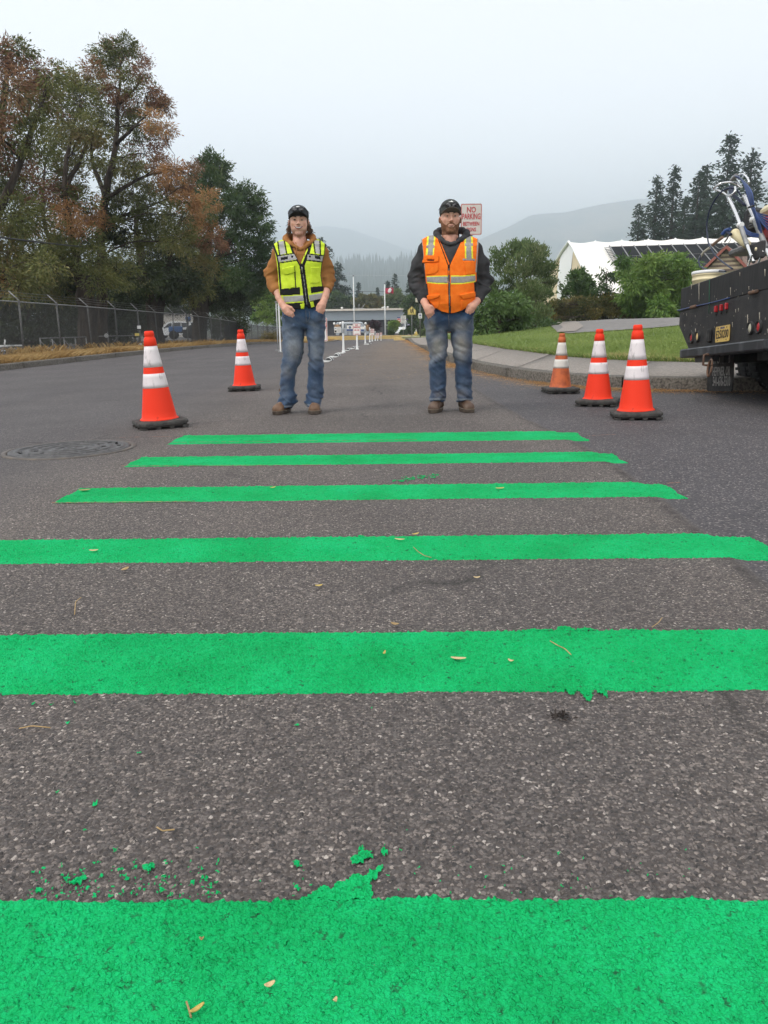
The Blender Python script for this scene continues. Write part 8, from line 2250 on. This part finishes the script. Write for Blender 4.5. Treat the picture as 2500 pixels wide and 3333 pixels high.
# ---- man in the lime vest
M1 = dict(map=(820, 620, 300/873., 6.99, (450, 2112)), label='grinning man in a lime vest over a tan hoodie, hands in jeans pockets', seed=11,
  m_hood=M_TANH, m_vest=M_LIME, m_jean=DEN1, m_skin=SK1, m_cap=M_CAPD, m_brim=M_CAPBR,
  torso=[(545,262,652,.08,.02),(575,228,690,.10,.01),(615,232,690,.118,.0),(700,252,672,.124,-.005),(800,262,658,.122,-.005),(900,268,664,.120,-.005),(1000,282,688,.122,0),(1100,296,694,.120,.005)],
  shoulders=[[(395,540,60,.03),(300,550,54,.02),(246,584,48,.015)],[(525,536,60,.03),(612,544,54,.02),(664,576,48,.015)]],
  arms=[[(252,602,50,.02),(216,710,58,.045),(193,800,72,.06),(205,890,62,.02),(236,962,46,-.04)],[(658,596,50,.02),(696,700,57,.045),(720,795,70,.06),(716,880,60,.02),(706,945,46,-.04)]],
  elbow=(740,920), hem=1100, neck_y=490, neck_hole=(532,.085,.034),
  hood=[(345,438,26,.085),(322,455,27,.05),(330,478,26,.0),(374,508,19,-.055),(430,540,12,-.088),(462,556,11,-.094),(494,540,12,-.088),(545,502,19,-.055),(582,470,26,.0),(572,445,27,.05),(545,430,26,.085),(445,415,28,.12),(345,438,26,.085)],
  hood_back=[(445,470,52,.13)],
  vest_left=[(198,460),(200,515),(235,610),(250,690),(258,800),(266,900),(280,1000),(300,1100),(300,1180)], vest_right=[(700,460),(697,510),(693,600),(668,690),(655,800),(668,880),(690,950),(690,1040),(690,1180)],
  vest_bottom=[(240,1010),(285,1020),(340,1085),(440,1135),(500,1138),(515,1095),(540,1095),(552,1128),(600,1108),(680,1062),(720,1050)], vee=((345,462),(572,462),(476,722),(455,430)), vest_fold=880,
  zip=[(476,700),(500,900),(520,1085)],
  vest_parts=[
    ('binding', M_VBLK, .002, [('line',[(335,440),(358,480),(396,590),(474,728)],14),('line',[(580,440),(560,480),(538,580),(478,728)],14),('line',[(198,500),(204,520),(238,612),(254,690),(262,800),(270,900),(276,985)],9),('line',[(698,490),(692,600),(668,690),(656,800),(668,880),(690,950)],8),
        ('line',[(245,485),(262,612)],6.5),('line',[(306,470),(330,600)],6.5),('line',[(582,470),(600,595)],6.5),('line',[(645,475),(650,605)],6.5),
        ('line',[(236,620),(404,594)],5.5),('line',[(250,688),(436,660)],5.5),('line',[(526,600),(690,620)],5.5),('line',[(516,660),(670,678)],5.5),
        ('line',[(402,720),(408,790),(416,920)],5.5),('line',[(285,990),(455,985)],3),
        ('below',[(240,1048),(310,1072),(460,1060),(505,1066),(545,1052),(690,1012),(720,1000)])]),
    ('reflective_strip', M_SILV, .0015, [('poly',[(254,488),(298,476),(322,597),(270,609)]),('poly',[(590,472),(637,474),(644,602),(608,596)]),('poly',[(244,626),(400,601),(428,652),(256,680)]),('poly',[(528,607),(674,624),(668,672),(520,654)]),
        ('poly',[(290,1005),(492,992),(496,1046),(312,1062)]),('poly',[(538,992),(686,968),(688,1018),(548,1048)])]),
    ('black_patch', M_VBLK, .002, [('poly',[(272,636),(340,624),(342,650),(276,662)]),('poly',[(594,618),(648,624),(650,654),(600,646)]),('disc',382,627,11),('disc',550,625,11),('poly',[(278,932),(455,916),(458,982),(284,990)]),('poly',[(556,914),(682,904),(688,952),(562,974)])]),
    ('pocket', M_LIME, .007, [('poly',[(300,742),(400,716),(410,915),(350,935)]),('poly',[(558,726),(652,724),(640,868),(600,888),(556,880)])]),
    ('pocket_flap', M_LIME, .012, [('poly',[(288,738),(400,712),(406,772),(396,782),(330,800),(304,786)])]),
    ('hem_tab', M_LIME, .003, [('poly',[(458,1075),(496,1066),(500,1120),(466,1128)]),('poly',[(550,1058),(580,1050),(594,1100),(562,1110)])]),
    ('zip_tape', M_VBLK, .003, [('line',[(476,722),(496,880),(522,1090)],24)]),
    ('zipper', M_ZIP, .006, [('line',[(484,790),(500,900),(520,1075)],3.2)])],
  vest_cords=[('zip_pull', M_ZIP, [(474,722),(476,748),(479,778)], .0045)],
  cords=[('drawstring', M_TANH, [(416,492,-.098),(420,530,-.118),(424,570,-.128),(421,615,-.134)], .0035),('drawstring', M_TANH, [(489,502,-.098),(494,540,-.118),(498,590,-.13),(502,632,-.136)], .0035)],
  pelvis=[(1075,300,690,.112),(1140,292,694,.116),(1200,288,696,.113),(1250,289,695,.104),(1300,292,692,.085),(1322,300,684,.05)],
  legs=[[(1150,293,505,.112),(1240,288,505,.109),(1330,287,500,.104),(1400,289,496,.10),(1500,289,490,.094),(1580,288,470,.090),(1640,285,446,.088),(1700,276,428,.084),(1760,270,412,.080),(1840,268,408,.078),(1900,262,406,.08),(1960,254,406,.084),(2010,246,404,.088,-.005),(2052,243,372,.088,-.01)],
        [(1150,500,694,.112),(1240,500,696,.109),(1330,506,692,.104),(1400,520,690,.10),(1500,534,688,.094),(1580,542,684,.090),(1640,542,680,.088),(1700,536,678,.084),(1760,530,676,.080),(1840,524,674,.078),(1900,520,670,.08),(1960,516,668,.084),(2005,514,664,.088,-.005),(2040,524,662,.088,-.01)]],
  crotch=1300, knees=(1620,1700),
  pocket_bulge=[[(335,1165,52,-.085),(372,1215,46,-.085),(400,1262,38,-.08)],[(655,1120,50,-.085),(630,1180,46,-.085),(610,1230,38,-.08)]], pocket_line=[((300,1192),(404,1134)),((610,1112),(694,1134))],
  worn=[(400,1480,95,150,.95),(350,1360,70,120,.55),(610,1500,80,160,.75),(600,1330,60,120,.4),(340,1700,60,90,.5),(320,1900,60,120,.3),(600,1900,60,150,.25),(640,1230,60,60,.3),(350,1240,60,50,.3)],
  dirt=[(410,1530,70,90,.4),(330,1720,50,60,.35)],
  seams=[('fly_seam',[(508,1140),(512,1200),(520,1250)],.0011,M_STITCH),('fly_seam',[(545,1140),(548,1200),(524,1250)],.0010,M_STITCH),('inner_seam',[(498,1330),(486,1420),(462,1540),(438,1640),(425,1690)],.0016,DEN1),('inner_seam',[(540,1400),(545,1500),(548,1560)],.0016,DEN1),('pocket_seam',[(302,1194),(345,1178),(380,1155),(402,1134)],.0022,M_STITCH),('pocket_seam',[(612,1114),(650,1138),(692,1140)],.0022,M_STITCH)],
  boots=[(308,2100,R(-15),M_BOOT),(597,2100,R(4),M_BOOT)],
  head=(443,284,1.0), jaw=1.0, nk=1.0, neck=(0,30,-190), smile=True, hair='curly', turn=R(4), dummy=0,
  stubble=.55,
  forearms=[[(238,950,38,-.035),(262,1020,34,-.065),(288,1075,30,-.09),(322,1122,36,-.108),(345,1155,36,-.112)],[(706,935,38,-.035),(694,1000,34,-.065),(680,1048,30,-.09),(662,1088,36,-.108),(648,1118,36,-.110)]],
  fingers=[[[(308,1118,15,-.112),(325,1170,14,-.118),(350,1225,12,-.10)],[(326,1125,15,-.124),(350,1175,14,-.124),(375,1232,12,-.105)],[(346,1130,15,-.126),(368,1172,14,-.126),(392,1225,12,-.105)],[(360,1128,14,-.12),(384,1162,12,-.12),(402,1205,11,-.10)],[(330,1095,16,-.122),(372,1112,14,-.13),(398,1138,12,-.122)]],
           [[(688,1090,15,-.112),(676,1140,14,-.118),(655,1190,12,-.10)],[(670,1098,15,-.122),(654,1146,14,-.122),(634,1198,12,-.105)],[(652,1098,15,-.124),(636,1140,14,-.124),(616,1190,12,-.105)],[(640,1092,14,-.12),(620,1128,12,-.12),(604,1170,11,-.10)],[(662,1062,16,-.12),(632,1084,14,-.128),(618,1108,12,-.12)]]],
  cap_top=138, glass_z=84, glass_label='dark sunglasses resting on the cap of the man in the lime vest', logo=[(-26,106),(-14,109),(-7,115),(0,120),(6,114),(10,117),(18,109),(15,105),(6,106),(-6,104)], logo_c=(2,109))
build_man(M1)

# ---- man in the orange vest
M2 = dict(map=(1280, 620, 360/1048., 6.96, (535, 2098)), label='bearded man in an orange vest over a charcoal hoodie, hands in jeans pockets', seed=23,
  m_hood=M_CHAR, m_vest=M_ORNG, m_jean=DEN2, m_skin=SK2, m_cap=M_CAPG, m_brim=cloth('grey_cap_brim', (.13,.118,.105)), m_hair=mat('reddish_brown_hair', (.11,.05,.028), .8),
  torso=[(500,312,748,.085,.02),(530,282,790,.108,.01),(590,280,798,.128,.0),(700,288,792,.140,-.005),(800,298,786,.148,-.01),(900,308,784,.150,-.012),(1000,322,776,.148,-.012),(1080,330,768,.140,-.01),(1170,320,762,.125,0)],
  shoulders=[[(470,512,66,.03),(352,520,58,.02),(300,548,52,.015)],[(610,512,66,.03),(714,518,58,.02),(780,544,52,.015)]],
  arms=[[(303,572,56,.02),(245,700,68,.045),(222,830,73,.06),(240,930,64,.02),(288,1050,46,-.045)],[(777,568,56,.02),(838,700,68,.045),(858,840,73,.06),(842,940,64,.02),(798,1045,46,-.045)]],
  elbow=(760,1010), hem=1150, neck_y=465, neck_hole=(482,.085,.040),
  hood=[(435,385,28,.085),(412,405,30,.05),(415,432,28,.0),(452,468,22,-.06),(510,500,14,-.094),(545,508,13,-.098),(580,500,14,-.094),(642,466,22,-.06),(695,428,30,.0),(690,400,31,.05),(660,380,28,.085),(545,372,30,.12),(435,385,28,.085)],
  hood_back=[(545,440,56,.135)],
  vest_left=[(268,430),(272,475),(284,600),(290,700),(300,780),(312,900),(330,1000),(340,1080),(350,1200)], vest_right=[(805,430),(802,470),(796,600),(788,700),(778,790),(780,900),(770,1000),(762,1060),(755,1200)],
  vest_bottom=[(300,1000),(335,1050),(380,1105),(450,1148),(520,1166),(560,1164),(640,1138),(715,1092),(760,1048),(800,1010)], vee=((412,418),(668,424),(526,718),(545,395)), vest_fold=900,
  zip=[(526,700),(530,900),(538,1165)],
  vest_parts=[
    ('binding', M_VBLK, .002, [('line',[(400,400),(420,440),(525,720)],5),('line',[(676,400),(660,440),(527,720)],5)]),
    ('piping', M_GTAPE, .002, [('line',[(270,462),(284,620),(296,745)],6),('line',[(803,460),(795,620),(784,770)],6)]),
    ('side_mesh', M_VBLK, 0, [('poly',[(295,880),(322,885),(336,1000),(318,1010)]),('poly',[(766,870),(790,860),(790,960),(772,990)])]),
    ('pocket', M_ORNG, .007, [('poly',[(302,690),(430,688),(428,760),(395,792),(312,802)]),('poly',[(662,672),(770,668),(762,790),(690,800)])]),
    ('pocket_flap', M_ORNG, .013, [('poly',[(296,618),(436,616),(432,672),(420,682),(288,688)]),('poly',[(328,992),(440,982),(446,1000),(400,1040),(332,1032)]),('poly',[(622,986),(768,958),(766,1008),(655,1034)])]),
    ('pocket', M_ORNG, .006, [('poly',[(345,1042),(440,1012),(436,1110),(400,1118)]),('poly',[(640,1040),(755,1014),(735,1075),(640,1128)])]),
    ('yellow_tape', M_YTAPE, .0015, [('poly',[(322,428),(402,424),(384,616),(308,614)]),('poly',[(674,430),(752,436),(757,646),(680,642)]),('poly',[(314,812),(420,808),(516,806),(517,888),(420,886),(322,876)]),('poly',[(544,806),(660,806),(778,794),(780,868),(660,886),(545,888)])]),
    ('reflective_strip', M_GTAPE, .003, [('poly',[(338,428),(388,424),(372,616),(326,614)]),('poly',[(690,430),(738,436),(742,652),(694,650)]),('poly',[(314,822),(420,818),(516,816),(517,876),(420,876),(322,866)]),('poly',[(544,816),(660,816),(778,806),(780,856),(660,876),(545,878)]),('poly',[(316,518),(392,518),(390,544),(314,546)]),('poly',[(678,500),(756,500),(757,524),(679,526)]),('poly',[(660,644),(776,650),(774,668),(660,662)])]),
    ('name_patch', mat('brown_patch', (.16,.05,.025), .7), .004, [('poly',[(328,654),(390,656),(390,670),(328,668)])]),
    ('zip_tape', M_VBLK, .003, [('line',[(526,712),(530,900),(538,1170)],10)]),
    ('zipper', M_ZIP, .005, [('line',[(526,740),(530,900),(537,1160)],2.2)])],
  vest_cords=[('zip_pull', M_ORNG, [(526,760),(527,780),(528,802)], .005)],
  cords=[('drawstring', M_CHAR, [(520,500,-.11),(518,516,-.118),(522,524,-.12)], .003)],
  pelvis=[(1110,305,755,.126),(1180,299,759,.124),(1230,298,760,.118),(1280,300,758,.108),(1325,304,754,.088),(1350,312,745,.05)],
  legs=[[(1160,300,528,.122),(1260,298,528,.118),(1340,302,524,.110),(1400,310,520,.107),(1480,330,515,.102),(1540,346,506,.098),(1600,344,500,.095),(1640,336,500,.092),(1700,338,502,.086),(1780,344,508,.084),(1850,346,510,.086),(1910,346,500,.088),(1950,352,494,.09,-.005),(1985,358,488,.09,-.01)],
        [(1160,528,758,.122),(1260,528,760,.118),(1340,534,756,.110),(1400,542,752,.107),(1480,560,748,.102),(1540,570,746,.098),(1600,578,744,.095),(1640,584,742,.092),(1700,584,742,.086),(1780,580,748,.084),(1850,584,752,.086),(1910,598,752,.088),(1950,606,748,.09,-.005),(1988,612,738,.09,-.01)]],
  crotch=1320, knees=(1600,1660),
  pocket_bulge=[[(352,1165,50,-.10),(385,1225,46,-.10),(405,1270,38,-.095)],[(728,1140,50,-.10),(700,1200,46,-.10),(680,1250,38,-.095)]], pocket_line=[((306,1180),(386,1128)),((690,1120),(756,1140))],
  worn=[(420,1480,75,110,1.0),(640,1470,70,130,.95),(350,1330,45,90,.7),(640,1300,80,60,.6),(460,1330,50,50,.45),(370,1600,40,60,.6),(650,1590,50,50,.6),(420,1800,60,120,.2),(670,1850,60,120,.25)],
  dirt=[(420,1480,70,100,.95),(650,1470,70,110,.95),(360,1290,40,70,.7),(630,1290,90,50,.6),(640,1930,60,40,.5),(430,1935,50,40,.5),(340,1200,30,30,.5)],
  seams=[('fly_seam',[(524,1180),(526,1240),(530,1290)],.0011,M_STITCH),('fly_seam',[(550,1180),(552,1250),(534,1290)],.0012,DEN2),('inner_seam',[(600,1700),(605,1780),(608,1850)],.0014,DEN2),('pocket_seam',[(310,1185),(345,1168),(384,1130)],.002,M_STITCH),('pocket_seam',[(690,1122),(725,1138),(754,1140)],.0018,M_STITCH)],
  boots=[(420,2086,R(-16),M_BOOTD),(678,2086,R(10),M_BOOTD)],
  head=(540,249,1.06), jaw=1.06, nk=1.16, neck=(0,30,-170), smile=False, hair='short', turn=R(2),
  beard=dict(t=2.3, m=M_BEARD, top=lambda x: np.interp(x, [0,20,34,48,66,78,90], [-100,-98,-76,-74,-60,-34,-10]), moustache=True),
  forearms=[[(286,1040,36,-.05),(300,1062,34,-.075),(312,1088,32,-.10),(332,1122,38,-.122),(350,1150,37,-.126)],[(800,1035,36,-.05),(786,1056,34,-.075),(770,1075,32,-.10),(748,1100,38,-.122),(732,1124,37,-.124)]],
  fingers=[[[(310,1118,15,-.124),(320,1165,14,-.132),(350,1225,12,-.112)],[(328,1124,16,-.136),(340,1168,14,-.138),(372,1232,12,-.115)],[(348,1126,16,-.138),(358,1164,14,-.138),(388,1225,12,-.115)],[(364,1122,15,-.132),(374,1152,13,-.132),(398,1205,11,-.112)],[(330,1092,17,-.134),(362,1100,15,-.142),(384,1122,12,-.136)]],
           [[(764,1100,15,-.124),(752,1142,14,-.13),(728,1200,12,-.112)],[(748,1106,16,-.134),(734,1148,14,-.136),(708,1206,12,-.115)],[(730,1106,16,-.136),(714,1142,14,-.136),(690,1198,12,-.115)],[(716,1100,15,-.13),(700,1130,13,-.13),(680,1180,11,-.112)],[(744,1074,17,-.132),(716,1088,15,-.14),(700,1108,12,-.134)]]],
  cap_top=147, glass_z=80, glass_label='dark sunglasses resting on the cap of the man in the orange vest', logo=[(-30,109),(-10,112),(-4,117),(3,121),(9,116),(18,110),(11,107),(1,109),(-10,108)], logo_c=(3,112))
build_man(M2)
